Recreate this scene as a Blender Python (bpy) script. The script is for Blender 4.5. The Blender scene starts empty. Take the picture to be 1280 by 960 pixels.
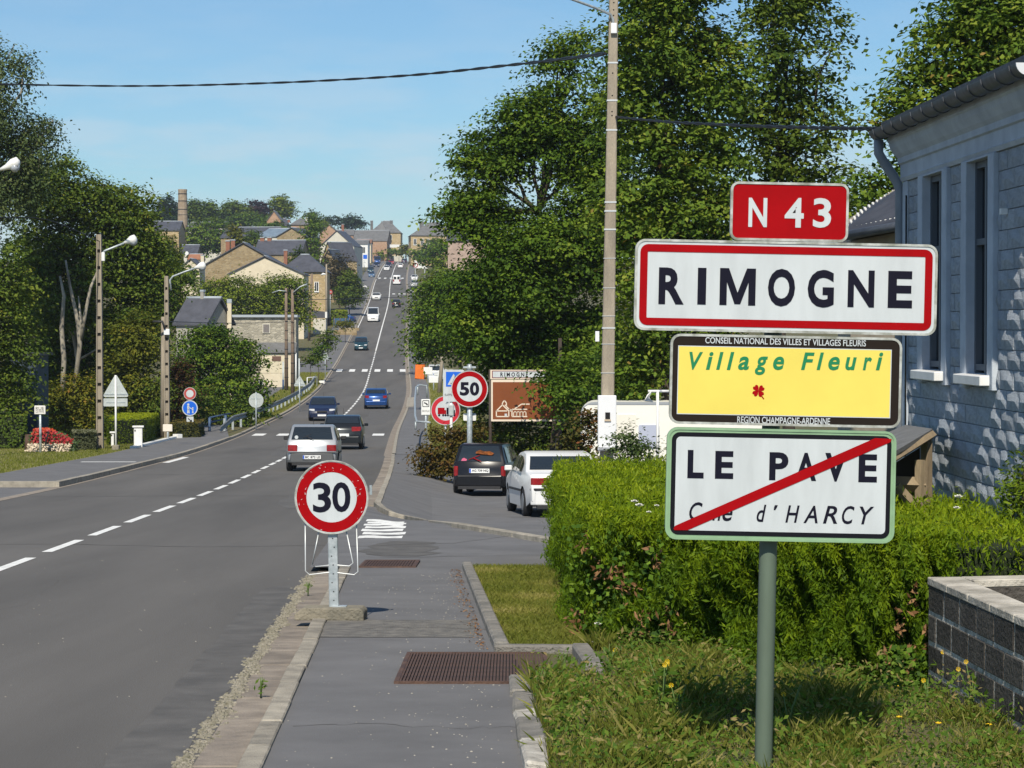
import bpy, bmesh, math, random
import numpy as np
from mathutils import Vector, Matrix, Euler
random.seed(7)
RNG = np.random.default_rng(11)
R = math.radians
scene = bpy.context.scene
COL = scene.collection

# ------------------------------------------------------------------ camera
EYE = 1.75
PITCH = math.atan(70.0 / 3000.0)
cam_d = bpy.data.cameras.new('camera')
cam_d.sensor_width = 36.0
cam_d.lens = 36.0 * 3000.0 / 1280.0
cam_d.clip_start = 0.1
cam_d.clip_end = 12000.0
cam = bpy.data.objects.new('camera', cam_d)
cam.location = (0, 0, EYE)
cam.rotation_euler = (math.pi / 2 - PITCH, 0, 0)
COL.objects.link(cam)
scene.camera = cam

# ------------------------------------------------------------------ light
SUN_EL = R(46.0)
SUN_TO = Vector((-0.11 * math.cos(SUN_EL), -0.999 * math.cos(SUN_EL), math.sin(SUN_EL))).normalized()
world = bpy.data.worlds.new('World')
scene.world = world
world.use_nodes = True
nt = world.node_tree
for n in list(nt.nodes):
    nt.nodes.remove(n)
wo = nt.nodes.new('ShaderNodeOutputWorld')
bg = nt.nodes.new('ShaderNodeBackground')
sky = nt.nodes.new('ShaderNodeTexSky')
sky.sky_type = 'NISHITA'
sky.sun_disc = False
sky.sun_elevation = SUN_EL
sky.sun_rotation = math.atan2(SUN_TO.x, SUN_TO.y)
sky.altitude = 300
sky.air_density = 1.0
sky.dust_density = 0.35
sky.ozone_density = 2.2
# thin cloud veil, denser towards the horizon all round
tc = nt.nodes.new('ShaderNodeTexCoord')
mp = nt.nodes.new('ShaderNodeMapping')
mp.inputs['Scale'].default_value = (5.5, 5.5, 27.0)
mp.inputs['Location'].default_value = (0.4, 0.1, 0.2)
nz = nt.nodes.new('ShaderNodeTexNoise')
nz.inputs['Scale'].default_value = 3.0
nz.inputs['Detail'].default_value = 7.0
nz.inputs['Roughness'].default_value = 0.55
rmp = nt.nodes.new('ShaderNodeMapRange')
rmp.inputs['From Min'].default_value = 0.42
rmp.inputs['From Max'].default_value = 0.62
rmp.inputs['To Max'].default_value = 0.75
sep = nt.nodes.new('ShaderNodeSeparateXYZ')
hz = nt.nodes.new('ShaderNodeMapRange')
hz.inputs['From Min'].default_value = 0.0
hz.inputs['From Max'].default_value = 0.12
hz.inputs['To Min'].default_value = 1.0
hz.inputs['To Max'].default_value = 0.10
mul = nt.nodes.new('ShaderNodeMath'); mul.operation = 'MULTIPLY'
mixc = nt.nodes.new('ShaderNodeMixRGB')
tint = nt.nodes.new('ShaderNodeMixRGB'); tint.blend_type = 'MULTIPLY'
tint.inputs['Fac'].default_value = 1.0
tint.inputs['Color2'].default_value = (0.60, 0.80, 0.93, 1)
mixc.inputs['Color2'].default_value = (6.0, 6.6, 7.2, 1)
L = nt.links.new
L(tc.outputs['Generated'], mp.inputs['Vector']); L(mp.outputs['Vector'], nz.inputs['Vector'])
L(nz.outputs['Fac'], rmp.inputs['Value']); L(tc.outputs['Generated'], sep.inputs['Vector'])
L(sep.outputs['Z'], hz.inputs['Value'])
L(rmp.outputs['Result'], mul.inputs[0]); L(hz.outputs['Result'], mul.inputs[1])
wob = nt.nodes.new('ShaderNodeMath'); wob.operation = 'MULTIPLY_ADD'; wob.inputs[1].default_value = -0.07; L(nz.outputs['Fac'], wob.inputs[0]); L(sep.outputs['Z'], wob.inputs[2])
band = nt.nodes.new('ShaderNodeMapRange'); band.inputs['From Min'].default_value = -0.030; band.inputs['From Max'].default_value = 0.034; band.inputs['To Min'].default_value = 0.88; band.inputs['To Max'].default_value = 0.0; L(wob.outputs[0], band.inputs['Value'])
mx = nt.nodes.new('ShaderNodeMath'); mx.operation = 'MAXIMUM'; L(mul.outputs[0], mx.inputs[0]); L(band.outputs[0], mx.inputs[1])
L(sky.outputs['Color'], tint.inputs['Color1'])
L(tint.outputs['Color'], mixc.inputs['Color1']); L(mx.outputs[0], mixc.inputs['Fac'])
L(mixc.outputs['Color'], bg.inputs['Color']); L(bg.outputs['Background'], wo.inputs['Surface'])
bg.inputs['Strength'].default_value = 0.105

sun_d = bpy.data.lights.new('sun', 'SUN')
sun_d.energy = 5.0
sun_d.angle = R(0.55)
sun_d.color = (1.0, 0.92, 0.78)
sun = bpy.data.objects.new('sun', sun_d)
sun.rotation_euler = (-SUN_TO).to_track_quat('-Z', 'Y').to_euler()
sun.location = (0, -20, 60)
COL.objects.link(sun)
scene.view_settings.view_transform = 'Standard'
scene.view_settings.look = 'None'
scene.view_settings.exposure = 0.12
scene.view_settings.gamma = 1.0
scene.view_settings.use_curve_mapping = False
scene.cycles.max_bounces = 6
scene.cycles.transparent_max_bounces = 8

# ------------------------------------------------------------------ terrain
_HY = [-40, 0, 21, 40, 60, 75, 100, 130, 165, 200, 259, 310, 357, 447, 600, 760, 820, 900, 1100, 3000]
_HH = [0.3, 1.75, 2.55, 3.25, 3.95, 4.4, 5.1, 5.6, 5.75, 5.5, 4.3, 2.5, .5, -4.3, -12.2, -20.6, -22.6, -23.2, -23.5, -24]
_CY = [-40, 12, 29, 75, 100, 130, 165, 200, 259, 357, 447, 600, 760, 900, 1100]
_CX = [-3.3, -5.32, -6.0, -7.8, -8.95, -10.2, -11.3, -12.5, -15.2, -19.5, -23.1, -30.2, -36.2, -40.5, -46]
def _pchip(xs, ys):
    xs = np.array(xs, float); ys = np.array(ys, float)
    h = np.diff(xs); d = np.diff(ys) / h
    m = np.zeros_like(xs); m[0] = d[0]; m[-1] = d[-1]
    for i in range(1, len(xs) - 1):
        if d[i-1] * d[i] > 0:
            w1 = 2*h[i] + h[i-1]; w2 = h[i] + 2*h[i-1]
            m[i] = (w1 + w2) / (w1 / d[i-1] + w2 / d[i])
    def f(x):
        x = np.asarray(x, float)
        i = np.clip(np.searchsorted(xs, x) - 1, 0, len(xs) - 2)
        t = np.clip((x - xs[i]) / h[i], 0, 1)
        return ((2*t**3 - 3*t**2 + 1) * ys[i] + (t**3 - 2*t**2 + t) * h[i] * m[i]
                + (-2*t**3 + 3*t**2) * ys[i+1] + (t**3 - t**2) * h[i] * m[i+1])
    return f
hfun = _pchip(_HY, _HH)
cxf = _pchip(_CY, _CX)
def sst(a, b, x):
    t = np.clip((np.asarray(x, float) - a) / (b - a), 0, 1)
    return t * t * (3 - 2 * t)
def G(x, y):
    x = np.asarray(x, float); y = np.asarray(y, float)
    z = EYE - hfun(y)
    z = z - 0.45 * sst(-3.1, -1.3, x) * sst(37, 49, y) * (1 - sst(85, 130, y))
    z = z - 0.04 * sst(1.4, 2.6, x) * sst(12.4, 15, y) * (1 - sst(20, 26, y))
    z = z - 0.11 * sst(0.25, 0.7, x) * (1 - sst(12.1, 13.6, y))
    return z
def Gf(x, y):
    return float(G(x, y))
_f = Vector((0, math.cos(PITCH), -math.sin(PITCH))); _u = Vector((0, math.sin(PITCH), math.cos(PITCH)))
def P(px, py, Y):
    """the point at depth Y seen at photo pixel px, py"""
    d = _f + Vector((1, 0, 0)) * ((px - 640) / 3000.0) + _u * ((480 - py) / 3000.0)
    t = Y / d.y
    return Vector((0, 0, EYE)) + d * t
def ground_at(px, py):
    """first ground point under photo pixel"""
    lo = 5.0
    y = 5.0
    while y < 900:
        p = P(px, py, y)
        if p.z < Gf(p.x, p.y):
            break
        y *= 1.03
    lo, hi = y / 1.03, y
    for _ in range(30):
        m = .5 * (lo + hi); p = P(px, py, m)
        if p.z < Gf(p.x, p.y): hi = m
        else: lo = m
    p = P(px, py, lo)
    return Vector((p.x, p.y, Gf(p.x, p.y)))

# ------------------------------------------------------------------ tagging
def tag(o, label=None, cat=None, group=None, kind=None):
    if label: o['label'] = label
    if cat: o['category'] = cat
    if group: o['group'] = group
    if kind: o['kind'] = kind
    return o
def empty(name, loc, rz=0.0, label=None, cat=None, group=None):
    o = bpy.data.objects.new(name, None)
    o.empty_display_size = 0.2
    o.location = loc; o.rotation_euler = (0, 0, rz)
    COL.objects.link(o)
    return tag(o, label, cat, group)
def copy_tree(o, parent=None):
    c = o.copy(); COL.objects.link(c)
    if parent: c.parent = parent
    for ch in o.children: copy_tree(ch, c)
    return c

# ------------------------------------------------------------------ materials
def lin(c):
    if isinstance(c, str):
        c = c.lstrip('#')
        c = [int(c[i:i+2], 16) / 255 for i in (0, 2, 4)]
        return tuple(v / 12.92 if v <= .04045 else ((v + .055) / 1.055) ** 2.4 for v in c)
    return tuple(c)
_M = {}
def mat(name, col, rough=.6, metal=0.0, var=0.0, scale=4.0, col2=None, bump=0.0, bscale=40.0, spec=.4, coat=0.0,
        detail=5.0, band=(0.35, 0.68), stretch=(1, 1, 1), objspace=True, rand=0.0):
    """procedural principled material: two tones mixed by noise, fine bump, optional per-object variation"""
    if name in _M: return _M[name]
    m = bpy.data.materials.new(name); m.use_nodes = True
    t = m.node_tree; b = t.nodes['Principled BSDF']
    c = lin(col)
    b.inputs['Roughness'].default_value = rough
    b.inputs['Metallic'].default_value = metal
    b.inputs['Specular IOR Level'].default_value = spec
    if coat: b.inputs['Coat Weight'].default_value = coat; b.inputs['Coat Roughness'].default_value = .06
    b.inputs['Base Color'].default_value = (*c, 1)
    if col2 is None:
        k = 1 - var; col2 = tuple(v * k for v in c)
    else: col2 = lin(col2); var = 1
    tcn = t.nodes.new('ShaderNodeTexCoord'); mpn = t.nodes.new('ShaderNodeMapping')
    mpn.inputs['Scale'].default_value = stretch
    t.links.new(tcn.outputs['Object'], mpn.inputs['Vector'])
    if var > 0:
        n = t.nodes.new('ShaderNodeTexNoise'); n.inputs['Scale'].default_value = scale
        n.inputs['Detail'].default_value = detail; n.inputs['Roughness'].default_value = .6
        r = t.nodes.new('ShaderNodeMapRange'); r.inputs['From Min'].default_value = band[0]; r.inputs['From Max'].default_value = band[1]
        x = t.nodes.new('ShaderNodeMixRGB'); x.inputs['Color1'].default_value = (*c, 1); x.inputs['Color2'].default_value = (*col2, 1)
        t.links.new(mpn.outputs[0], n.inputs['Vector']); t.links.new(n.outputs['Fac'], r.inputs['Value'])
        t.links.new(r.outputs[0], x.inputs['Fac'])
        out = x.outputs[0]
        if rand > 0:
            oi = t.nodes.new('ShaderNodeObjectInfo')
            rr = t.nodes.new('ShaderNodeMapRange'); rr.inputs['To Min'].default_value = 1 - rand; rr.inputs['To Max'].default_value = 1 + rand
            hs = t.nodes.new('ShaderNodeHueSaturation')
            t.links.new(oi.outputs['Random'], rr.inputs['Value']); t.links.new(rr.outputs[0], hs.inputs['Value'])
            t.links.new(out, hs.inputs['Color']); out = hs.outputs[0]
        t.links.new(out, b.inputs['Base Color'])
    if bump > 0:
        n2 = t.nodes.new('ShaderNodeTexNoise'); n2.inputs['Scale'].default_value = bscale; n2.inputs['Detail'].default_value = 6
        bp = t.nodes.new('ShaderNodeBump'); bp.inputs['Strength'].default_value = bump; bp.inputs['Distance'].default_value = .02
        t.links.new(mpn.outputs[0], n2.inputs['Vector']); t.links.new(n2.outputs['Fac'], bp.inputs['Height'])
        t.links.new(bp.outputs[0], b.inputs['Normal'])
    _M[name] = m
    return m
def leaf_mat(name, stops, trans=.20, rough=.55, spec=.08):
    """leaves: colour ramp over the per-leaf 'tint' attribute, partly translucent"""
    if name in _M: return _M[name]
    m = bpy.data.materials.new(name); m.use_nodes = True
    t = m.node_tree; b = t.nodes['Principled BSDF']; o = t.nodes['Material Output']
    a = t.nodes.new('ShaderNodeAttribute'); a.attribute_name = 'tint'
    rp = t.nodes.new('ShaderNodeValToRGB')
    el = rp.color_ramp.elements
    while len(el) > 1: el.remove(el[-1])
    el[0].position = stops[0][0]; el[0].color = (*lin(stops[0][1]), 1)
    for p, c in stops[1:]:
        e = el.new(p); e.color = (*lin(c), 1)
    t.links.new(a.outputs['Fac'], rp.inputs['Fac'])
    t.links.new(rp.outputs['Color'], b.inputs['Base Color'])
    b.inputs['Roughness'].default_value = rough; b.inputs['Specular IOR Level'].default_value = spec
    tr = t.nodes.new('ShaderNodeBsdfTranslucent'); mx = t.nodes.new('ShaderNodeMixShader')
    g = t.nodes.new('ShaderNodeMixRGB'); g.blend_type = 'MULTIPLY'; g.inputs['Fac'].default_value = 1
    g.inputs['Color2'].default_value = (1.5, 1.6, .6, 1)
    t.links.new(rp.outputs['Color'], g.inputs['Color1']); t.links.new(g.outputs[0], tr.inputs['Color'])
    mx.inputs['Fac'].default_value = trans
    t.links.new(b.outputs[0], mx.inputs[1]); t.links.new(tr.outputs[0], mx.inputs[2])
    t.links.new(mx.outputs[0], o.inputs['Surface'])
    _M[name] = m
    return m

# ------------------------------------------------------------------ mesh builder
class MB:
    def __init__(s): s.v = []; s.f = []; s.m = []; s.sm = []
    def add(s, vs, fs, mi=0, smooth=False):
        k = len(s.v); s.v.extend([tuple(p) for p in vs])
        for f in fs: s.f.append(tuple(i + k for i in f)); s.m.append(mi); s.sm.append(smooth)
        return s
    def box(s, c, d, mi=0, M=None, taper=1.0):
        x, y, z = [v / 2 for v in d]
        vs = []
        for dz, t in ((-z, 1), (z, taper)):
            for dx, dy in ((-x, -y), (x, -y), (x, y), (-x, y)): vs.append(Vector((dx * t, dy * t, dz)))
        if M: vs = [M @ p for p in vs]
        vs = [p + Vector(c) for p in vs]
        return s.add(vs, [(3, 2, 1, 0), (4, 5, 6, 7), (0, 1, 5, 4), (1, 2, 6, 5), (2, 3, 7, 6), (3, 0, 4, 7)], mi)
    def tube(s, pts, rad, n=8, mi=0, cap=True, smooth=True):
        pts = [Vector(p) for p in pts]
        if not isinstance(rad, (list, tuple)): rad = [rad] * len(pts)
        vs = []; prev = None
        for i, p in enumerate(pts):
            d = (pts[min(i+1, len(pts)-1)] - pts[max(i-1, 0)])
            if d.length < 1e-9: d = Vector((0, 0, 1))
            d.normalize()
            a = prev if prev is not None else (Vector((1, 0, 0)) if abs(d.x) < .9 else Vector((0, 1, 0)))
            a = (a - d * a.dot(d)).normalized(); prev = a; b = d.cross(a)
            for k in range(n):
                t = 2 * math.pi * k / n
                vs.append(p + (a * math.cos(t) + b * math.sin(t)) * rad[i])
        fs = []
        for i in range(len(pts) - 1):
            for k in range(n):
                fs.append((i*n+k, i*n+(k+1) % n, (i+1)*n+(k+1) % n, (i+1)*n+k))
        s.add(vs, fs, mi, smooth)
        if cap:
            k0 = len(s.v) - len(vs)
            s.f.append(tuple(k0 + k for k in reversed(range(n)))); s.m.append(mi); s.sm.append(False)
            s.f.append(tuple(k0 + (len(pts)-1)*n + k for k in range(n))); s.m.append(mi); s.sm.append(False)
        return s
    def prism(s, poly, t0, t1, axis='y', mi=0, mside=None, M=None):
        """extrude 2-D polygon; axis y: poly in (x,z); axis x: poly in (y,z); axis z: poly in (x,y)"""
        def q(p, t):
            v = {'y': (p[0], t, p[1]), 'x': (t, p[0], p[1]), 'z': (p[0], p[1], t)}[axis]
            return (M @ Vector(v)) if M else Vector(v)
        n = len(poly)
        vs = [q(p, t0) for p in poly] + [q(p, t1) for p in poly]
        s.add(vs, [tuple(range(n)), tuple(reversed(range(n, 2*n)))], mi)
        k = len(s.v) - 2*n
        for i in range(n):
            j = (i + 1) % n
            s.f.append((k+i, k+n+i, k+n+j, k+j)); s.m.append(mi if mside is None else mside); s.sm.append(False)
        return s
    def ring(s, outer, inner, y, mi=0, axis='y'):
        n = len(outer)
        f = (lambda p: (p[0], y, p[1])) if axis == 'y' else (lambda p: (p[0], p[1], y))
        s.add([f(p) for p in outer] + [f(p) for p in inner], [(i, (i+1) % n, n+(i+1) % n, n+i) for i in range(n)], mi)
        return s
    def face(s, pts, mi=0):
        return s.add(pts, [tuple(range(len(pts)))], mi)
    def obj(s, name, mats, parent=None, bevel=0.0, seg=1, fix=True, loc=None, auto=None):
        me = bpy.data.meshes.new(name)
        me.from_pydata(s.v, [], s.f)
        if not isinstance(mats, (list, tuple)): mats = [mats]
        for m in mats: me.materials.append(m)
        me.polygons.foreach_set('material_index', s.m)
        me.polygons.foreach_set('use_smooth', s.sm)
        if fix or bevel:
            bm = bmesh.new(); bm.from_mesh(me)
            if fix: bmesh.ops.recalc_face_normals(bm, faces=bm.faces)
            if bevel:
                ed = [e for e in bm.edges if len(e.link_faces) == 2 and e.calc_face_angle(0) > .6]
                bmesh.ops.bevel(bm, geom=ed, offset=bevel, segments=seg, affect='EDGES', profile=.6, clamp_overlap=True)
            bm.to_mesh(me); bm.free()
        if auto:
            me.polygons.foreach_set('use_smooth', [True] * len(me.polygons))
            me.set_sharp_from_angle(angle=R(auto))
        me.update()
        o = bpy.data.objects.new(name, me); COL.objects.link(o)
        if parent: o.parent = parent
        if loc is not None: o.location = loc
        return o
def rrect(x0, z0, x1, z1, r, n=5):
    pts = []
    for cx, cz, a0 in ((x1-r, z1-r, 0), (x0+r, z1-r, 90), (x0+r, z0+r, 180), (x1-r, z0+r, 270)):
        for k in range(n + 1):
            a = R(a0 + 90 * k / n); pts.append((cx + r * math.cos(a), cz + r * math.sin(a)))
    return pts
def circ(cx, cz, r, n=40):
    return [(cx + r * math.cos(2*math.pi*k/n), cz + r * math.sin(2*math.pi*k/n)) for k in range(n)]

# ------------------------------------------------------------------ lettering
_GL = {}
def glyph(ch, bold=0.0, shear=0.0, space=1.0):
    key = (ch, bold, shear, space)
    if key in _GL: return _GL[key]
    if ch == 'M':
        o = [(0, 0), (.2, 0), (.2, .62), (.42, .03), (.58, .03), (.8, .62), (.8, 0), (1, 0), (1, 1), (.75, 1), (.5, .34), (.25, 1), (0, 1)]
        _GL[key] = ([(a + shear * b, b, 0) for a, b in o], [tuple(range(13))]); return _GL[key]
    cu = bpy.data.curves.new('lettering', 'FONT')
    cu.body = ch; cu.size = 1; cu.offset = bold; cu.shear = shear; cu.resolution_u = 4; cu.space_character = space
    cu.fill_mode = 'FRONT'
    o = bpy.data.objects.new('lettering', cu); COL.objects.link(o)
    dg = bpy.context.evaluated_depsgraph_get()
    me = bpy.data.meshes.new_from_object(o.evaluated_get(dg))
    vs = [tuple(v.co) for v in me.vertices]; fs = [tuple(p.vertices) for p in me.polygons]
    bpy.data.objects.remove(o); bpy.data.curves.remove(cu); bpy.data.meshes.remove(me)
    _GL[key] = (vs, fs)
    return _GL[key]
def put_text(mb, txt, x0, z0, x1, z1, y, mi=0, bold=0.0, shear=0.0, space=1.0, xf=None):
    """fit a text's outline into the box x0..x1, z0..z1 on a plate facing -Y at depth y"""
    vs, fs = glyph(txt, bold, shear, space)
    ax = [v[0] for v in vs]; az = [v[1] for v in vs]
    a0, a1, b0, b1 = min(ax), max(ax), min(az), max(az)
    q = [(x0 + (v[0]-a0)/(a1-a0)*(x1-x0), y, z0 + (v[1]-b0)/max(b1-b0, 1e-6)*(z1-z0)) for v in vs]
    if xf: q = [xf(p) for p in q]
    mb.add(q, fs, mi)

# ------------------------------------------------------------------ leaves
def leaf_mesh(name, pos, nrm, size, tintv, aspect=.55, fold=.25, droop=None, updir=None):
    """many leaf-sized faces in one mesh: pos (n,3), nrm (n,3) leaf normals"""
    n = len(pos)
    up = RNG.normal(size=(n, 3)) if updir is None else updir
    t = up - nrm * np.sum(up * nrm, 1, keepdims=True)
    t /= np.linalg.norm(t, axis=1, keepdims=True) + 1e-9
    b = np.cross(nrm, t)
    s = np.asarray(size, float).reshape(-1, 1) * np.ones((n, 1))
    w = s * aspect * .5
    v = np.empty((n, 4, 3))
    v[:, 0] = pos - t * s * .5
    v[:, 1] = pos + b * w + nrm * w * fold - t * s * .05
    v[:, 2] = pos + t * s * .5
    v[:, 3] = pos - b * w + nrm * w * fold - t * s * .05
    me = bpy.data.meshes.new(name)
    me.vertices.add(4 * n); me.vertices.foreach_set('co', v.reshape(-1).astype(np.float32))
    me.loops.add(4 * n); me.loops.foreach_set('vertex_index', np.arange(4 * n, dtype=np.int32))
    me.polygons.add(n); me.polygons.foreach_set('loop_start', np.arange(0, 4 * n, 4, dtype=np.int32))
    me.polygons.foreach_set('loop_total', np.full(n, 4, dtype=np.int32))
    a = me.attributes.new('tint', 'FLOAT', 'POINT')
    a.data.foreach_set('value', np.repeat(np.clip(tintv, 0, 1), 4).astype(np.float32))
    me.update(calc_edges=True)
    return me
def unit(a): return a / (np.linalg.norm(a, axis=1, keepdims=True) + 1e-9)
def crown_points(lobes, nclump, per, spread, rng, hang=0.0):
    lob = np.array(lobes, float)
    area = (lob[:, 3] * lob[:, 4] + lob[:, 3] * lob[:, 5] + lob[:, 4] * lob[:, 5])
    idx = rng.choice(len(lob), nclump * 2, p=area / area.sum())
    d = unit(rng.normal(size=(nclump * 2, 3)))
    rad = 1 - np.abs(rng.normal(0, .17, nclump * 2)); rad = np.clip(rad + rng.normal(0, .05, nclump * 2), .15, 1.1)
    c = lob[idx, :3] + d * rad[:, None] * lob[idx, 3:6]
    keep = np.ones(len(c), bool)
    for l in lob:       # drop clumps buried in another lobe
        q = np.sum(((c - l[:3]) / l[3:6]) ** 2, 1)
        keep &= ~(q < .36)
    c = c[keep][:nclump]; d = d[keep][:nclump]
    n = len(c)
    # sprays: flat tiers reaching outwards and drooping a little at the tip
    dh = d.copy(); dh[:, 2] *= .25; dh = unit(dh); tg = np.stack([-dh[:, 1], dh[:, 0], 0 * dh[:, 0]], 1); tg = unit(tg)
    cs = rng.uniform(.7, 1.45, (n, 1))
    a = np.clip(rng.normal(size=(n, per)), -1.7, 1.7) * 1.4 * spread * cs; b = np.clip(rng.normal(size=(n, per)), -1.7, 1.7) * .95 * spread * cs; e = rng.normal(size=(n, per)) * .26 * spread
    off = a[:, :, None] * dh[:, None, :] + b[:, :, None] * tg[:, None, :]
    off[:, :, 2] += e - .22 * np.maximum(a, 0) - .15 * np.abs(b)
    off[:, :, 2] -= hang * np.abs(rng.normal(size=(n, per)))
    pos = (c[:, None, :] + off).reshape(-1, 3)
    nr = np.repeat(d, per, 0) * .55 + np.array([0, 0, .8]) + rng.normal(size=(n * per, 3)) * .42
    ct = np.repeat(rng.uniform(0, 1, n), per)
    lt = rng.uniform(-.16, .16, len(lob))[idx[keep][:nclump]]
    t = .60 * ct + .34 * rng.uniform(0, 1, n * per) + np.repeat(lt, per)
    return pos, unit(nr), t, c
def make_crown(name, lobes, nclump, per, spread, size, seed, m, parent, hang=0.0, aspect=.6, updown=False):
    rng = np.random.default_rng(seed)
    pos, nr, t, c = crown_points(lobes, nclump, per, spread, rng, hang)
    ud = None
    if updown:
        ud = rng.normal(size=pos.shape) * .5 + np.array([0, 0, -1.0])
    me = leaf_mesh(name, pos, nr, size * rng.uniform(.7, 1.3, len(pos)), t, aspect=aspect, updir=ud)
    me.materials.append(m)
    o = bpy.data.objects.new(name, me); COL.objects.link(o); o.parent = parent
    return o, c
def make_trunk(parent, h, r, lobes, m, seed, clumps=None, twigs=40, lean=(0, 0), forks=1):
    rng = random.Random(seed)
    mb = MB()
    def limb(a, b, r0, r1, k=5, wob=.06, n=7):
        a = Vector(a); b = Vector(b); L_ = (b - a).length
        pts = [a.lerp(b, i / k) + Vector((rng.gauss(0, 1), rng.gauss(0, 1), rng.gauss(0, .4))) * wob * L_ * (0 < i < k) * .5 for i in range(k + 1)]
        mb.tube(pts, [r0 + (r1 - r0) * i / k for i in range(k + 1)], n)
        return pts
    top = (lean[0], lean[1], h)
    tp = limb((0, 0, -.3), top, r, r * .35, 7, .03, 9)
    for l in lobes:
        c = Vector(l[:3]); i = min(range(len(tp)), key=lambda q: (tp[q] - (c - Vector((0, 0, l[5])))).length)
        i = min(i, len(tp) - 2)
        lp = limb(tp[i], c, r * .38, r * .10, 5, .07)
    if clumps is not None and len(clumps):
        for _ in range(twigs):
            c = Vector(clumps[rng.randrange(len(clumps))])
            l = min(lobes, key=lambda q: (Vector(q[:3]) - c).length)
            limb(Vector(l[:3]).lerp(c, .1), c, r * .09, r * .02, 3, .08, 4)
    return mb.obj('trunk', m, parent)
# ================================================================== SETTING
M_ASPH = mat('asphalt_road', (.142, .134, .124), .86, var=.46, scale=.55, stretch=(1, .10, 1), bump=.25, bscale=160, spec=.3, detail=12, band=(.25, .8))
M_PAVE = mat('asphalt_pavement', (.172, .170, .172), .85, var=.36, scale=1.3, bump=.25, bscale=140, spec=.3, detail=12, band=(.25, .8))
M_CONC = mat('concrete_gutter', (.30, .255, .205), .85, col2=(.17, .145, .12), scale=3.5, bump=.6, bscale=60, rand=.18)
M_KERB = mat('kerb_concrete', (.40, .36, .29), .85, col2=(.22, .20, .165), scale=5, bump=.8, bscale=70, rand=.16)
M_WHITE = mat('road_paint', (.78, .78, .75), .7, col2=(.42, .41, .39), scale=7, detail=10, band=(.50, .82))
M_SOIL = mat('soil_grass', (.085, .10, .032), .95, col2=(.13, .095, .05), scale=2.2, bump=.8, bscale=30)
M_LAWN = mat('lawn', (.19, .19, .055), .95, col2=(.26, .22, .085), scale=1.8, bump=.9, bscale=60)
M_FAR = mat('far_field', (.07, .10, .03), .95, col2=(.10, .11, .045), scale=.15)
M_GRAV = mat('gravel', (.32, .29, .235), .9, col2=(.16, .15, .10), scale=18, bump=1, bscale=50)

def yrange(a, b):
    out = [a]; y = a
    while y < b:
        y += 1.0 if y < 62 else 2.5 if y < 210 else 7 if y < 950 else 80
        out.append(min(y, b))
    return out
def sweep(name, ys, prof, m, parent=None, kind='structure', absx=False, smooth=False):
    """prof(y) -> [(offset from road centre, height)], swept along the road"""
    mb = MB(); vs = []; n = None
    for y in ys:
        c = 0 if absx else float(cxf(y))
        pr = prof(y); n = len(pr)
        for o_, dz in pr: vs.append((c + o_, y, Gf(c + o_, y) + dz))
    fs = []
    for i in range(len(ys) - 1):
        for k in range(n - 1):
            fs.append((i*n+k, i*n+k+1, (i+1)*n+k+1, (i+1)*n+k))
    mb.add(vs, fs, 0, smooth)
    o = mb.obj(name, m, parent, fix=False)
    if parent is None: tag(o, kind=kind)
    return o
def lat(a, b, dz, n=2):
    return [(a + (b - a) * i / n, dz) for i in range(n + 1)]
def rp(y):      # right pavement edge near (absolute x)
    return float(np.interp(y, [5, 10, 15.5, 17.7, 27.3], [.18, .10, .0, -.12, -.55]))

# ground: one sheet out to the horizon
ys = yrange(-38, 950) + [1100, 1500, 2200, 3000, 5000]
xs = [-2500, -900, -400, -220, -140, -100, -80, -66, -56, -48, -42, -36, -31, -27, -23, -20, -17, -14.5, -12, -10, -8, -6.5, -5, -3.5, -2, -.5, .5, 1.5, 2.5, 4, 6, 9, 13, 18, 25, 40, 70, 130, 300, 900, 2500]
gb = MB(); vs = []
for y in ys:
    for x in xs:
        xx = x + (float(cxf(y)) + 6) * max(0.0, 1 - abs(x) / 300)
        vs.append((xx, y, Gf(xx, y) - .06 - (0 if abs(x) < 130 else .004 * (abs(x) - 130))))
nx = len(xs)
gb.add(vs, [(i*nx+k, i*nx+k+1, (i+1)*nx+k+1, (i+1)*nx+k) for i in range(len(ys)-1) for k in range(nx-1)])
tag(gb.obj('ground', M_SOIL, fix=False), kind='structure')

road = sweep('road', yrange(-38, 880), lambda y: lat(-3.92, 3.72, 0, 6), M_ASPH)
sweep('side_bay', yrange(20, 59), lambda y: lat(-12, -3.9, -.004, 4), M_PAVE)
sweep('pavement', yrange(-38, 27.4), lambda y: [(x, .055) for x in np.linspace(float(cxf(y)) + 4.09, rp(y), 5)], M_PAVE, absx=True)
sweep('side_street', yrange(27.4, 92), lambda y: [(x, .05 if y > 28 else .055) for x in np.linspace(float(cxf(y)) + (3.62 if y < 47 else 4.09), 11, 14)], M_PAVE, absx=True)
sweep('far_pavement', yrange(92, 870), lambda y: lat(4.05, 5.7, .06), M_PAVE)
sweep('left_pavement', yrange(59, 118), lambda y: lat(-6.8, -4.17, .11), M_PAVE)
sweep('footpath', yrange(118, 246), lambda y: lat(float(np.interp(y, [118, 150, 246], [-6.8, -8.8, -9])), float(np.interp(y, [118, 150, 246], [-4.17, -7.0, -7.2])), .06), M_PAVE)
sweep('upper_pavement', yrange(246, 870), lambda y: lat(-7.6 - 4.5 * float(sst(246, 252, y) * (1 - sst(262, 272, y))), -4.15, .09), M_PAVE)
# verges
sweep('lawn', yrange(30, 117), lambda y: lat(-40, -6.78, .09, 8), M_LAWN)
sweep('verge', yrange(150, 246), lambda y: lat(-7.1, -4.15, .09), M_LAWN)
sweep('verge', yrange(92, 255), lambda y: lat(5.6, 9, .07), M_LAWN)

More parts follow.
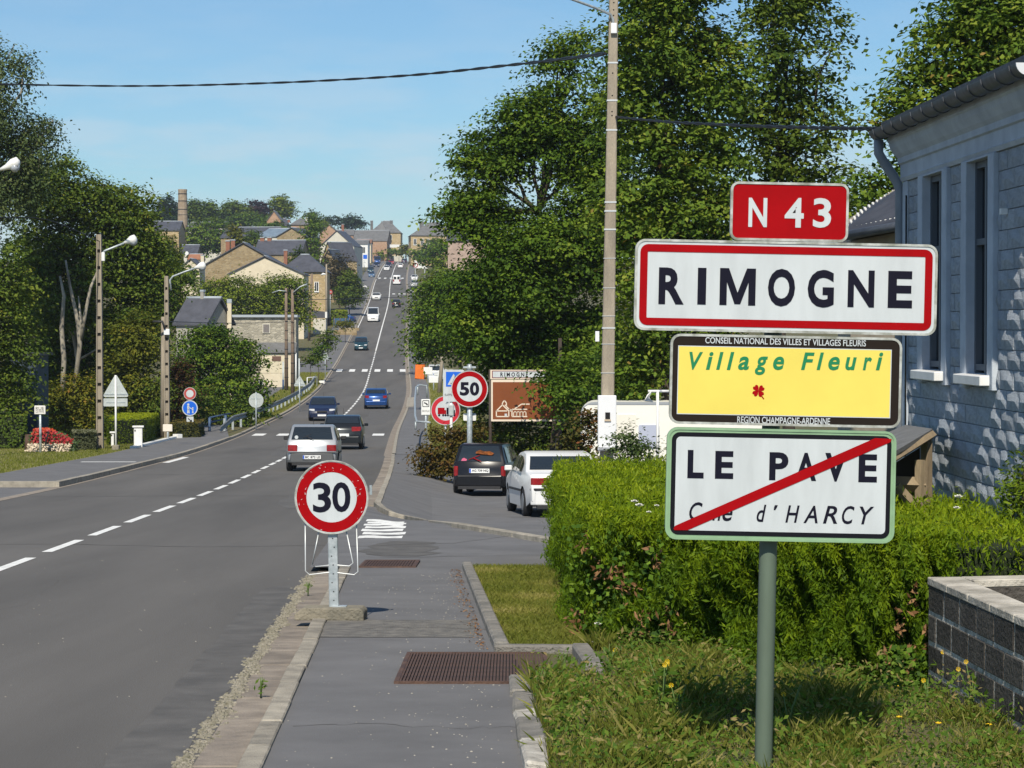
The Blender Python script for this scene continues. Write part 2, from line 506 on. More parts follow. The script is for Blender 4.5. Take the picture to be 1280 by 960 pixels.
# dashes and crossings lie on the road as parts of it
def stripe(name, y0, y1, o0, o1, dz=.005, parent=road, m=M_WHITE, absx=False, nseg=2):
    mb = MB(); vs = []
    for i in range(nseg + 1):
        y = y0 + (y1 - y0) * i / nseg
        c = 0 if absx else float(cxf(y))
        for o_ in (o0, o1): vs.append((c + o_, y, Gf(c + o_, y) + dz))
    mb.add(vs, [(2*i, 2*i+1, 2*i+3, 2*i+2) for i in range(nseg)])
    return mb.obj(name, m, parent, fix=False)
y = 35.7 - 4.33 * 5
while y < 300:
    stripe('lane_dash', y, y + 3.05, -.07, .07); y += 4.33
for y0 in np.arange(303, 760, 24): stripe('centre_line', float(y0), float(y0) + 23.9, -.08, .08, nseg=4)
for k in range(6): stripe('crossing_stripe', 249.5, 255.5, -3.55 + k * 1.33, -2.95 + k * 1.33)
for o_ in (-3.45, -2.2, -.95, .3, 1.5, 2.75): stripe('crossing_stripe', 123.2, 126.4, o_, o_ + .6)
for k in range(5): stripe('crossing_stripe', 604, 611, -3.3 + k * 1.45, -2.7 + k * 1.45)
for k in range(3): stripe('stop_mark', 499, 503, .6 + k * 1.1, 1.2 + k * 1.1)
stripe('edge_line', 360, 600, -3.75, -3.62, nseg=30)
stripe('edge_line', 612, 760, -3.6, -3.47, nseg=20)
stripe('stop_mark', 78.5, 79.1, -6.2, -4.4, .115)
stripe('parking_mark', 82, 90, -4.05, -3.62)
sidest = bpy.data.objects['side_street']
for k in range(7):      # small wavy crossing at the mouth of the side street
    yy = 34.2 + k * 1.02
    mb = MB(); vs = []
    for i in range(7):
        x = -2.28 + .105 * i + .04 * (k % 2) + (7 - k) * .012 - .03 * k; w = .10 * math.sin(i * 1.1 + k)
        for s_ in (-.2, .2): vs.append((x, yy + w + s_, Gf(x, yy) + .056))
    mb.add(vs, [(2*i, 2*i+1, 2*i+3, 2*i+2) for i in range(6)])
    mb.obj('crossing_stripe', M_WHITE, sidest, fix=False)
# repaired patch and scattered wear on pavement
sweep('pavement_patch', [18.6, 19.3, 20.2], lambda y: lat(-1.55, -.30, .0585), mat('worn_pavement', (.20, .188, .168), .9, col2=(.10, .097, .092), scale=9, bump=.8, bscale=70), absx=True)
tag(bpy.data.objects['pavement_patch'], kind='structure')

# right kerb and gutter: slabs and kerbstones laid one by one while they can be told apart
kerb = empty('kerb', (0, 0, 0)); tag(kerb, kind='structure')
def kerb_piece(name, y0, y1, o0, o1, z0, z1, m, parent, jit=.006):
    mb = MB(); vs = []
    j = random.uniform(-jit, jit); jz = random.uniform(-.004, .004)
    for y in (y0 + .006, y1 - .006):
        c = float(cxf(y))
        for o_ in (o0 + j, o1 + j):
            g = Gf(c + o_, y)
            vs += [(c + o_, y, g + z0), (c + o_, y, g + z1 + jz)]
    mb.add(vs, [(0, 1, 3, 2), (4, 6, 7, 5), (0, 4, 5, 1), (2, 3, 7, 6), (1, 5, 7, 3), (0, 2, 6, 4)])
    return mb.obj(name, m, parent, bevel=.008 if y0 < 40 else 0)
for a, b in ((4.0, 27.4), (48.5, 92)):
    y = a
    while y < b:
        l = 1.0 if y < 40 else 2.0
        kerb_piece('gutter_slab', y, min(y + l, b), 3.71, 3.965, -.1, .006, M_CONC, kerb); y += l
    y = a + .3
    while y < b:
        l = 1.0 if y < 40 else 2.0
        kerb_piece('kerbstone', y, min(y + l, b), 3.97, 4.09, -.1, .075, M_KERB, kerb); y += l
sweep('gutter', yrange(92, 860), lambda y: [(3.66, .004), (3.98, .008)], M_CONC)
sweep('far_kerb', yrange(92, 860), lambda y: [(3.985, -.05), (3.985, .10), (4.12, .10)], M_KERB)
# left kerb
lk = empty('left_kerb', (0, 0, 0)); tag(lk, kind='structure')
y = 59.0
while y < 116:
    kerb_piece('kerbstone', y, y + 2, -4.18, -4.0, -.1, .135, M_KERB, lk); y += 2
sweep('left_gutter', yrange(20, 860), lambda y: [(-4.0 if y > 59 else -4.15, .006), (-3.86, .006)], M_CONC)
sweep('upper_kerb', yrange(116, 860), lambda y: [(-4.18, .11), (-4.0, .11), (-4.0, -.05)], M_KERB)
mb = MB()
for x0, x1 in ((-15.5, -14.2), (-14.2, -12.9), (-12.9, -11.22)):
    mb = MB(); g = Gf(x0, 59)
    mb.box(((x0 + x1) / 2, 59.1, g + .02), (x1 - x0 - .02, .2, .24)); mb.obj('kerbstone', M_KERB, lk, bevel=.01)

# kerb sweeping round the corner of the side street
cp = [ground_at(*p) for p in ((467, 634), (474, 640), (486, 646.5), (505, 652), (535, 657.5), (565, 663), (600, 669), (640, 676), (690, 685), (760, 697))]
ck = empty('corner_kerb', (0, 0, 0)); tag(ck, kind='structure')
for i in range(len(cp) - 1):
    a = cp[i]; b = cp[i + 1]; d = (b - a); d.z = 0; d.normalize(); nn = Vector((-d.y, d.x, 0)) * .16
    if nn.y < 0: nn = -nn
    mb = MB(); vs = []
    for p in (a + d * .01, b - d * .01):
        for q in (p, p + nn):
            g = Gf(q.x, q.y); vs += [(q.x, q.y, g - .02), (q.x, q.y, g + .12)]
    mb.add(vs, [(0, 1, 3, 2), (4, 6, 7, 5), (0, 4, 5, 1), (2, 3, 7, 6), (1, 5, 7, 3), (0, 2, 6, 4)])
    mb.obj('kerbstone', M_KERB, ck, bevel=.01)

# lawn by the hedge, its edging stones, drain grates
sweep('front_lawn', yrange(17.6, 27.2), lambda y: [(x, .085) for x in np.linspace(rp(y) + .06, 2.2, 5)], M_LAWN, absx=True)
sweep('rough_ground', yrange(6, 17.6), lambda y: [(x, .06) for x in np.linspace(rp(y) + .10, 6, 9)], M_SOIL, absx=True)
M_EDGE = mat('edging_concrete', (.27, .25, .22), .9, col2=(.15, .145, .13), scale=6, bump=.9, bscale=60, rand=.12)
M_CHIP = mat('chipped_stone', (.55, .52, .46), .9, col2=(.28, .26, .22), scale=6, bump=1, bscale=40)
edging = empty('lawn_edging', (0, 0, 0)); tag(edging, kind='structure')
def edge_stone(a, b, w, z0, z1, m, jit=.0, name='edging_stone'):
    a = Vector((a[0], a[1], 0)); b = Vector((b[0], b[1], 0)); d = (b - a).normalized(); nn = Vector((d.y, -d.x, 0)) * w
    mb = MB(); vs = []
    for p in (a + d * .008, b - d * .008):
        for q in (p, p + nn):
            g = Gf(q.x, q.y); e = random.uniform(-jit, jit); vs += [(q.x + e, q.y, g + z0), (q.x + e, q.y, g + z1 + e)]
    mb.add(vs, [(0, 1, 3, 2), (4, 6, 7, 5), (0, 4, 5, 1), (2, 3, 7, 6), (1, 5, 7, 3), (0, 2, 6, 4)])
    return mb.obj(name, m, edging, bevel=.015)
for k in range(10):
    y0, y1 = 17.5 + k * .98, 17.5 + (k + 1) * .98
    edge_stone((rp(y0) - .02, y0), (rp(y1) - .02, y1), .11, -.05, .125, M_EDGE)
edge_stone((-.13, 17.42), (.55, 17.36), .11, -.05, .12, M_EDGE)
edge_stone((.56, 17.36), (.62, 15.9), .13, -.05, .13, M_EDGE)
for y0, y1, m in ((15.45, 14.6, M_EDGE), (14.6, 13.75, M_EDGE), (13.75, 13.2, M_CHIP), (13.2, 12.3, M_EDGE), (12.3, 11.4, M_CHIP)):
    edge_stone((rp(y1) - .02, y1), (rp(y0) - .02, y0), .13, -.05, .10 + random.uniform(-.02, .015), m, .012)

M_RUST = mat('rusty_iron', (.13, .075, .052), .75, col2=(.07, .045, .04), scale=5, bump=.5, bscale=40, metal=.2)
M_DARK = mat('dark_void', (.012, .012, .012), .9)
def grate(x0, x1, y0, y1, bars, label):
    g = Gf((x0+x1)/2, (y0+y1)/2)
    t = empty('drain_grate', ((x0+x1)/2, (y0+y1)/2, g + .055), 0, label, 'drain grate')
    slope = (Gf((x0+x1)/2, y1) - Gf((x0+x1)/2, y0)) / (y1 - y0)
    hw, hd = (x1-x0)/2, (y1-y0)/2
    def q(mb): mb.v = [(a, b, c + b * slope) for a, b, c in mb.v]; return mb
    mb = MB(); mb.box((0, 0, .002), (2*hw, 2*hd, .006)); q(mb).obj('grate_pan', M_DARK, t)
    fr = MB()
    for s_ in (-1, 1):
        fr.box((s_ * (hw + .012), 0, .008), (.03, 2*hd + .05, .02)); fr.box((0, s_ * (hd + .012), .0075), (2*hw, .03, .02))
    q(fr).obj('grate_frame', M_RUST, t)
    b = MB(); b.box((0, 0, .009), (2*hw/bars * .66, 2*hd - .01, .012)); q(b)
    first = b.obj('grate_bar', M_RUST, t)
    for i in range(bars):
        o = first if i == 0 else first.copy()
        if i: COL.objects.link(o); o.parent = t
        o.location = (-hw + (i + .5) * 2 * hw / bars, 0, 0)
    return t
grate(-.73, .22, 15.35, 17.25, 44, 'large rusty ribbed drain grate beside the lawn corner in the pavement')
grate(-1.72, -1.12, 27.3, 28.5, 18, 'smaller rusty drain grate behind the 30 speed limit sign')

# repairs and cracks: thin sheets of darker tar lying on the asphalt
M_TAR = mat('tar_repair', (.127, .120, .111), .8, var=.35, scale=2.5, bump=.3, bscale=90)
def ragged(name, parent, y0, y1, o0, o1, amp, m, dz=.0028, absx=False, step=.35, freq=3.1):
    mb = MB(); vs = []; n = max(3, int((y1 - y0) / step)); r_ = random.Random(int(y0 * 10 + o0 * 7))
    for i in range(n + 1):
        y = y0 + (y1 - y0) * i / n; c = 0 if absx else float(cxf(y)); e = min(1, i / 1.5, (n - i) / 1.5)
        a = o0 + amp * r_.uniform(-1, 1) + (1 - e) * (o1 - o0) * .3; b = o1 + amp * r_.uniform(-1, 1) - (1 - e) * (o1 - o0) * .3
        for o_ in (a, b): vs.append((c + o_, y, Gf(c + o_, y) + dz))
    mb.add(vs, [(2*i, 2*i+1, 2*i+3, 2*i+2) for i in range(n)]); return mb.obj(name, m, parent, fix=False)
ragged('tar_patch', road, 11, 25, 3.25, 3.62, .018, M_TAR)
ragged('tar_patch', road, 46, 66, 2.0, 3.3, .06, M_TAR, step=1)
ragged('tar_patch', road, 92, 118, -.9, .1, .08, M_TAR, step=2)
ragged('tar_patch', road, 140, 170, 1.6, 3.2, .08, M_TAR, step=2)
def crack(parent, pts, w, absx=True, dz=.0036):
    r_ = random.Random(int(pts[0][0] * 31 + pts[0][1] * 17)); mb = MB(); vs = []; q = []
    for (ax, ay), (bx, by) in zip(pts[:-1], pts[1:]):
        for i in range(8): u = i / 8; q.append((ax + (bx - ax) * u + r_.uniform(-.03, .03), ay + (by - ay) * u + r_.uniform(-.06, .06)))
    q.append(pts[-1])
    for i, (x, y) in enumerate(q):
        ww = w * r_.uniform(.4, 1.2); vs += [(x, y - ww, Gf(x, y - ww) + dz), (x, y + ww, Gf(x, y + ww) + dz)]
    mb.add(vs, [(2*i, 2*i+1, 2*i+3, 2*i+2) for i in range(len(q) - 1)]); return mb.obj('crack', M_TAR, parent, fix=False)
crack(road, [(-10.5, 52.5), (-7, 53.2), (-3.2, 52.8)], .05)
crack(road, [(-9.4, 33), (-6.5, 33.4), (-4.2, 32.6), (-2.3, 33.1)], .025)
crack(road, [(-11, 69), (-7, 69.6), (-3.9, 69.2)], .06)
crack(road, [(-5.2, 19), (-4.6, 22.5), (-4.9, 26), (-4.5, 31)], .012)
sd = bpy.data.objects['side_street']
crack(sd, [(-1.6, 29.3), (0, 29.8), (2.2, 29.4), (5, 30)], .02, dz=.055)
crack(sd, [(-2.2, 31.8), (-.8, 32.6), (.2, 35.2)], .03, dz=.055)
crack(sd, [(-1.4, 52), (.5, 51.2), (3, 51.8)], .05, dz=.055)
crack(sd, [(-1.0, 44.5), (.2, 43.9), (1.2, 44.3)], .05, dz=.055)
ragged('tar_patch', sd, 29.6, 33.2, -1.9, -1.0, .12, M_TAR, dz=.053, absx=True)
pv = bpy.data.objects['pavement']
crack(pv, [(-1.3, 19.4), (-.7, 19.5), (-.2, 19.3)], .012, dz=.0595)
crack(pv, [(-1.2, 13.2), (-.8, 13.3), (-.3, 13.1), (.05, 13.2)], .006, dz=.0575)
# ================================================================== FOREGROUND SIGNS
M_SIGNW = mat('sign_white', (.545, .585, .605), .5, var=.14, scale=3.5, spec=.1, stretch=(2.5, 2.5, .5), detail=9)
M_SIGNR = mat('sign_red', (.34, .003, .006), .55, var=.16, scale=6, spec=.06)
M_SIGNB = mat('sign_black', (.008, .008, .012), .55, spec=.12)
M_SIGNY = mat('sign_yellow', (.76, .63, .13), .55, var=.07, scale=4, spec=.06)
M_SIGNG = mat('sign_green_rim', (.25, .40, .24), .5, var=.2, scale=9)
M_LETG = mat('letter_green', (.02, .20, .085), .6, spec=.1)
M_LETB = mat('letter_black', (.008, .008, .018), .6, spec=.1)
M_BROWNB = mat('dark_brown_frame', (.018, .013, .010), .55, spec=.12)
M_POSTG = mat('post_green', (.115, .155, .115), .5, var=.25, scale=6, stretch=(1, 1, .2))
M_GALV = mat('galvanised_steel', (.52, .56, .58), .45, metal=.35, col2=(.30, .35, .37), scale=14, bump=.1, bscale=30, spec=.5)
M_GALVB = mat('galvanised_sheet', (.50, .54, .53), .5, metal=.2, var=.2, scale=8)
M_RIM = mat('sign_rim_grey', (.50, .52, .50), .5, col2=(.20, .21, .17), scale=14, bump=.1)
M_SIGNBLUE = mat('sign_blue', (.01, .12, .62), .4)

def plate(name, x0, z0, x1, z1, y, r, th, m, parent, rim=None):
    """rounded sign panel with a folded rim, front face at depth y looking to -Y"""
    mb = MB()
    mb.prism(rrect(x0, z0, x1, z1, r), y, y + th, 'y', 0, 1 if rim else None)
    o = mb.obj(name, [m, rim] if rim else m, parent)
    if rim:
        rb = MB(); out = rrect(x0, z0, x1, z1, r); inn = rrect(x0 + .012, z0 + .012, x1 - .012, z1 - .012, max(r - .012, .01))
        rb.ring(out, inn, y - .004); n = len(out)
        rb.add([(p[0], y - .004, p[1]) for p in inn] + [(p[0], y + .001, p[1]) for p in inn], [(i, (i+1) % n, n + (i+1) % n, n + i) for i in range(n)])
        rb.add([(p[0], y - .004, p[1]) for p in out] + [(p[0], y + .001, p[1]) for p in out], [(i, (i+1) % n, n + (i+1) % n, n + i) for i in range(n)])
        rb.obj('rim', rim, o)
    return o

SY = 11.9; SC = 3000.0 / SY            # px per metre at the sign
base = P(963.5, 960, SY); gz0 = Gf(base.x, SY)
ROLL = R(1.15)
org = P(967, 450, SY)
def S(px, py):
    """photo pixel -> sign-local metres (x, z from the ground), the stack's slight lean taken out"""
    dx = (px - 967) / SC; dz = (450 - py) / SC
    c, s_ = math.cos(ROLL), math.sin(ROLL)
    return (dx * c - dz * s_, dx * s_ + dz * c + org.z - gz0)
post = empty('sign_post', (org.x - math.tan(ROLL) * (org.z - gz0) , SY, gz0), 0, 'grey green fluted post carrying the stack of four village name signs', 'sign post')
post.rotation_euler = (0, ROLL, 0)
mb = MB(); prof = []
for k in range(48):
    a = 2 * math.pi * k / 48; rr = .043 + (.0012 if k % 2 else -.0008); prof.append((rr * math.cos(a), rr * math.sin(a) + .055))
mb.prism(prof, -.3, 2.9, 'z'); mb.obj('pole', M_POSTG, post, auto=50)
for zpx in (265, 345, 400, 450, 505, 560, 650):
    c = MB(); z = S(967, zpx)[1]
    c.tube([(-.06, .055, z - .014), (-.06, .055, z + .014)], .001, 4)
    c = MB(); c.prism(circ(0, .055, .050, 20), z - .013, z + .013, 'z'); c.box((0, .014, z), (.16, .012, .026)); c.obj('clamp', M_GALV, post)

def sign_thing(name, label, pxbox, r, th, m, rim, cat='sign'):
    (x0, z1) = S(pxbox[0], (pxbox[1] + pxbox[3]) / 2); z1 = S((pxbox[0] + pxbox[2]) / 2, pxbox[1])[1]
    x0 = S(pxbox[0], (pxbox[1] + pxbox[3]) / 2)[0]; x1 = S(pxbox[2], (pxbox[1] + pxbox[3]) / 2)[0]; z0 = S((pxbox[0] + pxbox[2]) / 2, pxbox[3])[1]
    t = empty(name, post.location, 0, label, cat); t.rotation_euler = post.rotation_euler
    plate('panel', x0, z0, x1, z1, -.045, r, th, m, t, rim)
    return t, x0, z0, x1, z1
FY = -.0475      # face of print, proud of the panel
def letters(t, m, boxes, scale, ox, oy, bold, shear=0.0, name='lettering', y=None):
    """each letter fitted to the box measured on a zoomed photo (scale, origin ox, oy)"""
    for ch, a, b, c, d in boxes:
        mb = MB()
        px0, px1, py0, py1 = ox + a / scale, ox + b / scale, oy + c / scale, oy + d / scale
        mid = S((px0 + px1) / 2, (py0 + py1) / 2); w = (px1 - px0) / SC; h = (py1 - py0) / SC
        put_text(mb, ch, mid[0] - w/2, mid[1] - h/2, mid[0] + w/2, mid[1] + h/2, FY if y is None else y, 0, bold, shear)
        mb.obj('letter', m, t, fix=False)

t, x0, z0, x1, z1 = sign_thing('road_number_sign', 'small red sign reading N 43 on top of the sign stack', (911.5, 229, 1058.5, 302), .04, .03, M_SIGNR, M_RIM)
letters(t, M_SIGNW, [('N', 493, 567, 122, 238), ('4', 637, 713, 122, 240), ('3', 750, 822, 123, 241)], 3.2, 780, 210, .024)
t, x0, z0, x1, z1 = sign_thing('town_sign', 'wide white town sign reading RIMOGNE with red border', (792.5, 302.5, 1169, 416), .05, .035, M_SIGNW, M_RIM)
b = MB(); b.ring(rrect(x0 + .025, z0 + .025, x1 - .025, z1 - .025, .04), rrect(x0 + .062, z0 + .062, x1 - .062, z1 - .062, .004), FY); b.obj('red_border', M_SIGNR, t, fix=False)
letters(t, M_LETB, [('R', 136, 237, 399, 545), ('I', 291, 325, 400, 546), ('M', 379, 522, 402, 549), ('O', 571, 679, 404, 554), ('G', 729, 834, 408, 558), ('N', 889, 995, 410, 557), ('E', 1049, 1146, 413, 560)], 3.2, 780, 210, .035)
t, x0, z0, x1, z1 = sign_thing('flower_village_sign', 'yellow sign with black frame reading Village Fleuri and a red flower', (836.5, 419.5, 1125, 532), .05, .03, M_BROWNB, M_RIM)
b = MB(); cx_, cz_ = S(980.5, 477); wy, hy = 261 / SC / 2, 83.5 / SC / 2
b.face([(cx_ - wy - .012, FY, cz_ - hy - .0), (cx_ + wy, FY, cz_ - hy), (cx_ + wy, FY, cz_ + hy), (cx_ - wy - .012, FY, cz_ + hy)])
b.obj('yellow_field', M_SIGNY, t, fix=False)
b = MB(); e = .004
b.ring([(cx_ - wy - .012 - e, cz_ - hy - e), (cx_ + wy + e, cz_ - hy - e), (cx_ + wy + e, cz_ + hy + e), (cx_ - wy - .012 - e, cz_ + hy + e)],
       [(cx_ - wy - .012, cz_ - hy), (cx_ + wy, cz_ - hy), (cx_ + wy, cz_ + hy), (cx_ - wy - .012, cz_ + hy)], FY); b.obj('white_line', M_SIGNW, t, fix=False)
GY = FY - .0015
letters(t, M_LETG, [('V', 258, 312, 95, 166), ('i', 325, 354, 95, 166), ('l', 366, 394, 95, 166), ('l', 408, 437, 95, 167), ('a', 453, 497, 113, 167), ('g', 520, 571, 113, 187), ('e', 592, 636, 113, 167),
                    ('F', 704, 757, 97, 167), ('l', 766, 794, 97, 167), ('e', 812, 858, 114, 168), ('u', 880, 925, 116, 168), ('r', 950, 986, 116, 168), ('i', 1002, 1030, 97, 168)], 3.2, 780, 410, .025, .22, y=GY)
def line_txt(t, txt, zx0, zx1, zy0, zy1, m, bold, scale=3.2, ox=780, oy=410, y=None, shear=0.0, name='small_print'):
    mb = MB(); px0, px1, py0, py1 = ox + zx0/scale, ox + zx1/scale, oy + zy0/scale, oy + zy1/scale
    mid = S((px0 + px1)/2, (py0 + py1)/2); w = (px1 - px0)/SC; h = (py1 - py0)/SC
    put_text(mb, txt, mid[0] - w/2, mid[1] - h/2, mid[0] + w/2, mid[1] + h/2, FY if y is None else y, 0, bold, shear)
    return mb.obj(name, m, t, fix=False)
line_txt(t, 'CONSEIL NATIONAL DES VILLES ET VILLAGES FLEURIS', 322, 962, 42, 67, M_SIGNW, .012)
line_txt(t, 'REGION CHAMPAGNE-ARDENNE', 450, 820, 355, 382, M_SIGNW, .012)
fb = MB(); fx, fz = S(780 + 534/3.2, 410 + 250/3.2); r_ = .0175
for k in range(4):
    a = R(40 + 90 * k); d = Vector((math.cos(a), 0, math.sin(a))); n_ = Vector((-math.sin(a), 0, math.cos(a)))
    pts = [Vector((0, 0, 0))] + [d * r_ * u + n_ * r_ * v for u, v in ((.7, -.62), (1.25, -.85), (1.75, -.62), (1.78, -.2), (1.55, 0), (1.78, .2), (1.75, .62), (1.25, .85), (.7, .62))]
    fb.face([(fx + p.x, GY - k * .00005, fz + p.z) for p in pts])
fb.face([(fx + .003, GY, fz - .008), (fx + .010, GY, fz - .022), (fx + .026, GY, fz - .042), (fx + .030, GY, fz - .039), (fx + .016, GY, fz - .020), (fx + .009, GY, fz - .004)])
fb.obj('flower_emblem', M_SIGNR, t, fix=False)
t, x0, z0, x1, z1 = sign_thing('end_of_place_sign', 'green rimmed white sign reading LE PAVE struck through with a red bar', (832, 536, 1118, 676), .055, .035, M_SIGNG, M_SIGNG)
b = MB(); b.prism(rrect(x0 + .024, z0 + .024, x1 - .024, z1 - .024, .04), FY, FY + .004, 'y'); b.obj('black_border', M_SIGNB, t)
b = MB(); b.prism(rrect(x0 + .046, z0 + .046, x1 - .046, z1 - .046, .022), FY - .001, FY + .003, 'y'); b.obj('white_field', M_SIGNW, t)
YL = FY - .0025
letters(t, M_LETB, [('L', 252, 317, 486, 599), ('E', 362, 435, 490, 601), ('P', 578, 654, 495, 607), ('A', 683, 766, 497, 609), ('V', 800, 886, 498, 612), ('E', 934, 1008, 503, 615), ], 3.2, 780, 410, .034, y=YL)
letters(t, M_LETB, [('C', 259, 312, 694, 768), ('n', 352, 386, 717, 768), ('e', 391, 432, 717, 770), ('d', 528, 566, 704, 773), ("'", 596, 612, 706, 726), ('H', 643, 699, 707, 776), ('A', 715, 772, 708, 778), ('R', 793, 850, 709, 780), ('C', 868, 918, 709, 782), ('Y', 938, 996, 712, 783)], 3.2, 780, 410, .012, .25, y=YL)
b = MB(); YB = YL - .0015
pts = [S(780 + a/3.2, 410 + c/3.2) for a, c in ((196, 800), (203, 788), (1000, 438), (1066, 442), (1060, 455), (252, 806), (200, 806))]
b.face([(p[0], YB, p[1]) for p in pts]); b.obj('red_bar', M_SIGNR, t, fix=False)

# ------------------------------------------------------------------ 30 sign on its concrete foot
def round_sign(t, cz, r, text, boxw, boxh, y=-.05, bold=.03, ring_m=None, back=M_GALVB, tilt=0.0, rimw=.06):
    mb = MB(); mb.prism(circ(0, cz, r, 48), y, y + .022, 'y', 0, 1); o = mb.obj('panel', [M_SIGNW, back], t)
    rb = MB(); rb.ring(circ(0, cz, r * .945, 48), circ(0, cz, r * .68, 48), y - .0025); rb.obj('red_ring', ring_m or M_SIGNR, o, fix=False)
    eb = MB(); n = 48
    for a, c in ((circ(0, cz, r, n), circ(0, cz, r - .012, n)),):
        eb.ring(a, c, y - .005); eb.add([(p[0], y - .005, p[1]) for p in c] + [(p[0], y, p[1]) for p in c], [(i, (i+1) % n, n+(i+1) % n, n+i) for i in range(n)])
    eb.obj('rim', M_RIM, o)
    if text:
        tb = MB(); n = len(text); w = boxw / n
        for i, ch in enumerate(text):
            x = -boxw / 2 + i * w; put_text(tb, ch, x + .03 * w, cz - boxh / 2, x + .97 * w, cz + boxh / 2, y - .003, 0, bold)
        tb.obj('numerals', M_LETB, o, fix=False)
    return o
b30 = ground_at(412, 784); py30 = b30.y + .12
def H(px, py, Y, x=None):
    p = P(px, py, Y); return p.z - Gf(p.x if x is None else x, Y)
s30 = 3000 / py30
x30 = P(418, 768, py30).x; g30 = Gf(x30, py30) + .06
M_CONCB = mat('concrete_block', (.27, .24, .18), .9, col2=(.15, .14, .11), scale=5, bump=.9, bscale=40)
ft = empty('concrete_block', (P(413, 777, py30).x, py30, g30), R(-4), 'weathered concrete foot block under the 30 speed limit sign', 'concrete block')
mb = MB(); mb.prism([(-.29, 0), (.30, 0), (.30, .075), (.27, .105), (-.22, .105), (-.29, .05)], -.13, .13, 'y'); mb.obj('block', M_CONCB, ft, bevel=.012, seg=2)
mb = MB(); mb.box((.08, 0, .108), (.12, .08, .012)); mb.obj('socket', M_GALV, ft)
t30 = empty('speed_limit_sign', (x30, py30, g30), 0, 'round temporary 30 speed limit sign on a perforated steel post by the kerb', 'road sign')
t30.rotation_euler = (0, R(-1.0), 0)
hz30 = P(414, 621, py30).z - g30 - .1
mb = MB(); mb.box((0, 0, .1 + hz30 / 2 + .1), (.082, .05, hz30 + .2)); mb.obj('post', M_GALV, t30, bevel=.006)
mb = MB()
for k in range(10):
    z = .16 + k * .075
    mb.prism(circ(random.choice((-.012, 0, .012)), z, .006, 8), -.0262, -.0255, 'y')
mb.obj('post_hole', M_DARK, t30)
bpy.data.objects['post_hole']['kind'] = 'stuff'
round_sign(t30, .1 + hz30, 46.3 / s30, '30', 48.5 / s30, 37.5 / s30, bold=.022)
mb = MB(); M_WIRE = mat('wire_galv', (.6, .62, .62), .4, metal=.3)
zc = .1 + hz30
def wire(pts, r=.0055): mb.tube([Vector((a / s30, -.02, zc + c / s30)) for a, c in pts], r, 6)
wire([(-34, -32), (-35, -92), (-30, -97), (-2, -94), (26, -98), (31, -94), (30, -34)])
wire([(-17, -42), (-26, -84), (-22, -87), (0, -85), (20, -87), (25, -83), (17, -42)])
mb.obj('wire_stand', M_WIRE, t30)
mb = MB(); mb.box((49 / s30, -.03, zc + 8 / s30), (.02, .02, .08)); mb.obj('hook', M_GALV, t30)

r_ = random.Random(4)
for sgn, zc_, m_, rad in ((t30, .1 + hz30, M_SIGNW, 46.3 / s30),):
    mb = MB()
    for _ in range(26):
        a = r_.uniform(0, 6.28); q = rad * r_.uniform(.70, .95); w = r_.uniform(.001, .004); l = r_.uniform(.002, .012); e = r_.uniform(0, 3.1); cx0, cz0 = q * math.cos(a), zc_ + q * math.sin(a)
        d = (math.cos(e), math.sin(e)); mb.face([(cx0 - d[0]*l - d[1]*w, -.0532, cz0 - d[1]*l + d[0]*w), (cx0 - d[0]*l*.8 + d[1]*w, -.0532, cz0 - d[1]*l - d[0]*w), (cx0 + d[0]*l, -.0532, cz0 + d[1]*l), ])
    o = mb.obj('paint_chips', m_, sgn, fix=False); o['kind'] = 'stuff'

# ------------------------------------------------------------------ block wall bottom right
M_BLOCK = mat('dark_block', (.046, .041, .036), .85, col2=(.085, .076, .065), scale=4, bump=1.0, bscale=35, rand=.3)
M_MORT = mat('mortar', (.74, .69, .60), .95, col2=(.25, .23, .19), scale=12, bump=1, bscale=50)
M_CAP = mat('wall_cap', (.56, .52, .45), .9, col2=(.26, .24, .20), scale=4, bump=.7, bscale=40)
WA = P(1160, 870, 15.2); wz = Gf(WA.x, 15.2)
wtop = P(1160, 724, 15.2).z - wz
wall = empty('block_wall', (WA.x, 15.2, wz), 0, 'low dark block wall with pale mortar joints in the bottom right corner', 'garden wall')
ang = math.atan2(.15, 2.3)
MA = Matrix.Rotation(-math.pi / 2 + ang, 4, 'Z')    # wing towards the viewer: local +x runs along it
LA = 4.2; TH = .20; rows = 5; ch = (wtop - .02) / 4
def wing(Mx, L_, side):
    mb = MB(); mb.box((L_ / 2, side * (TH / 2 + .001), wtop / 2 - .25), (L_ - .004, TH - .002, wtop + .45)); mb.v = [tuple(Mx @ Vector(v)) for v in mb.v]
    mb.obj('mortar_core', M_MORT, wall)
    for r_ in range(0, 6):
        x = 0.0 if r_ % 2 == 0 else -.0
        first = True
        while x < L_ - .05:
            l = (.40 if not (first and r_ % 2) else .20) + random.uniform(-.015, .02); first = False
            l = min(l, L_ - x)
            b = MB(); e = random.uniform(-.003, .005)
            b.box((x + l / 2, side * (TH / 2), wtop - .02 - (r_ + .5) * ch), (l - .024, TH + .006 + e, ch - .024)); b.v = [tuple(Mx @ Vector(v)) for v in b.v]
            b.obj('block', M_BLOCK, wall, bevel=.008)
            x += l
wing(MA, LA, 1)
MBm = Matrix.Rotation(R(12), 4, 'Z')
MBm = Matrix.Translation(MA @ Vector((.0, .205, 0))) @ MBm
wing(MBm, 3.5, -1)
for Mx, L_, sd, x00 in ((MA, LA, 1, 0), (MBm, 3.5, -1, .0)):
    x = x00
    while x < L_:
        l = min(.5, L_ - x)
        b = MB(); b.box((x + l / 2, sd * TH / 2, wtop - .010), (l - .01, TH + .016, .05)); b.v = [tuple(Mx @ Vector(v)) for v in b.v]; b.obj('capstone', M_CAP, wall, bevel=.006); x += l

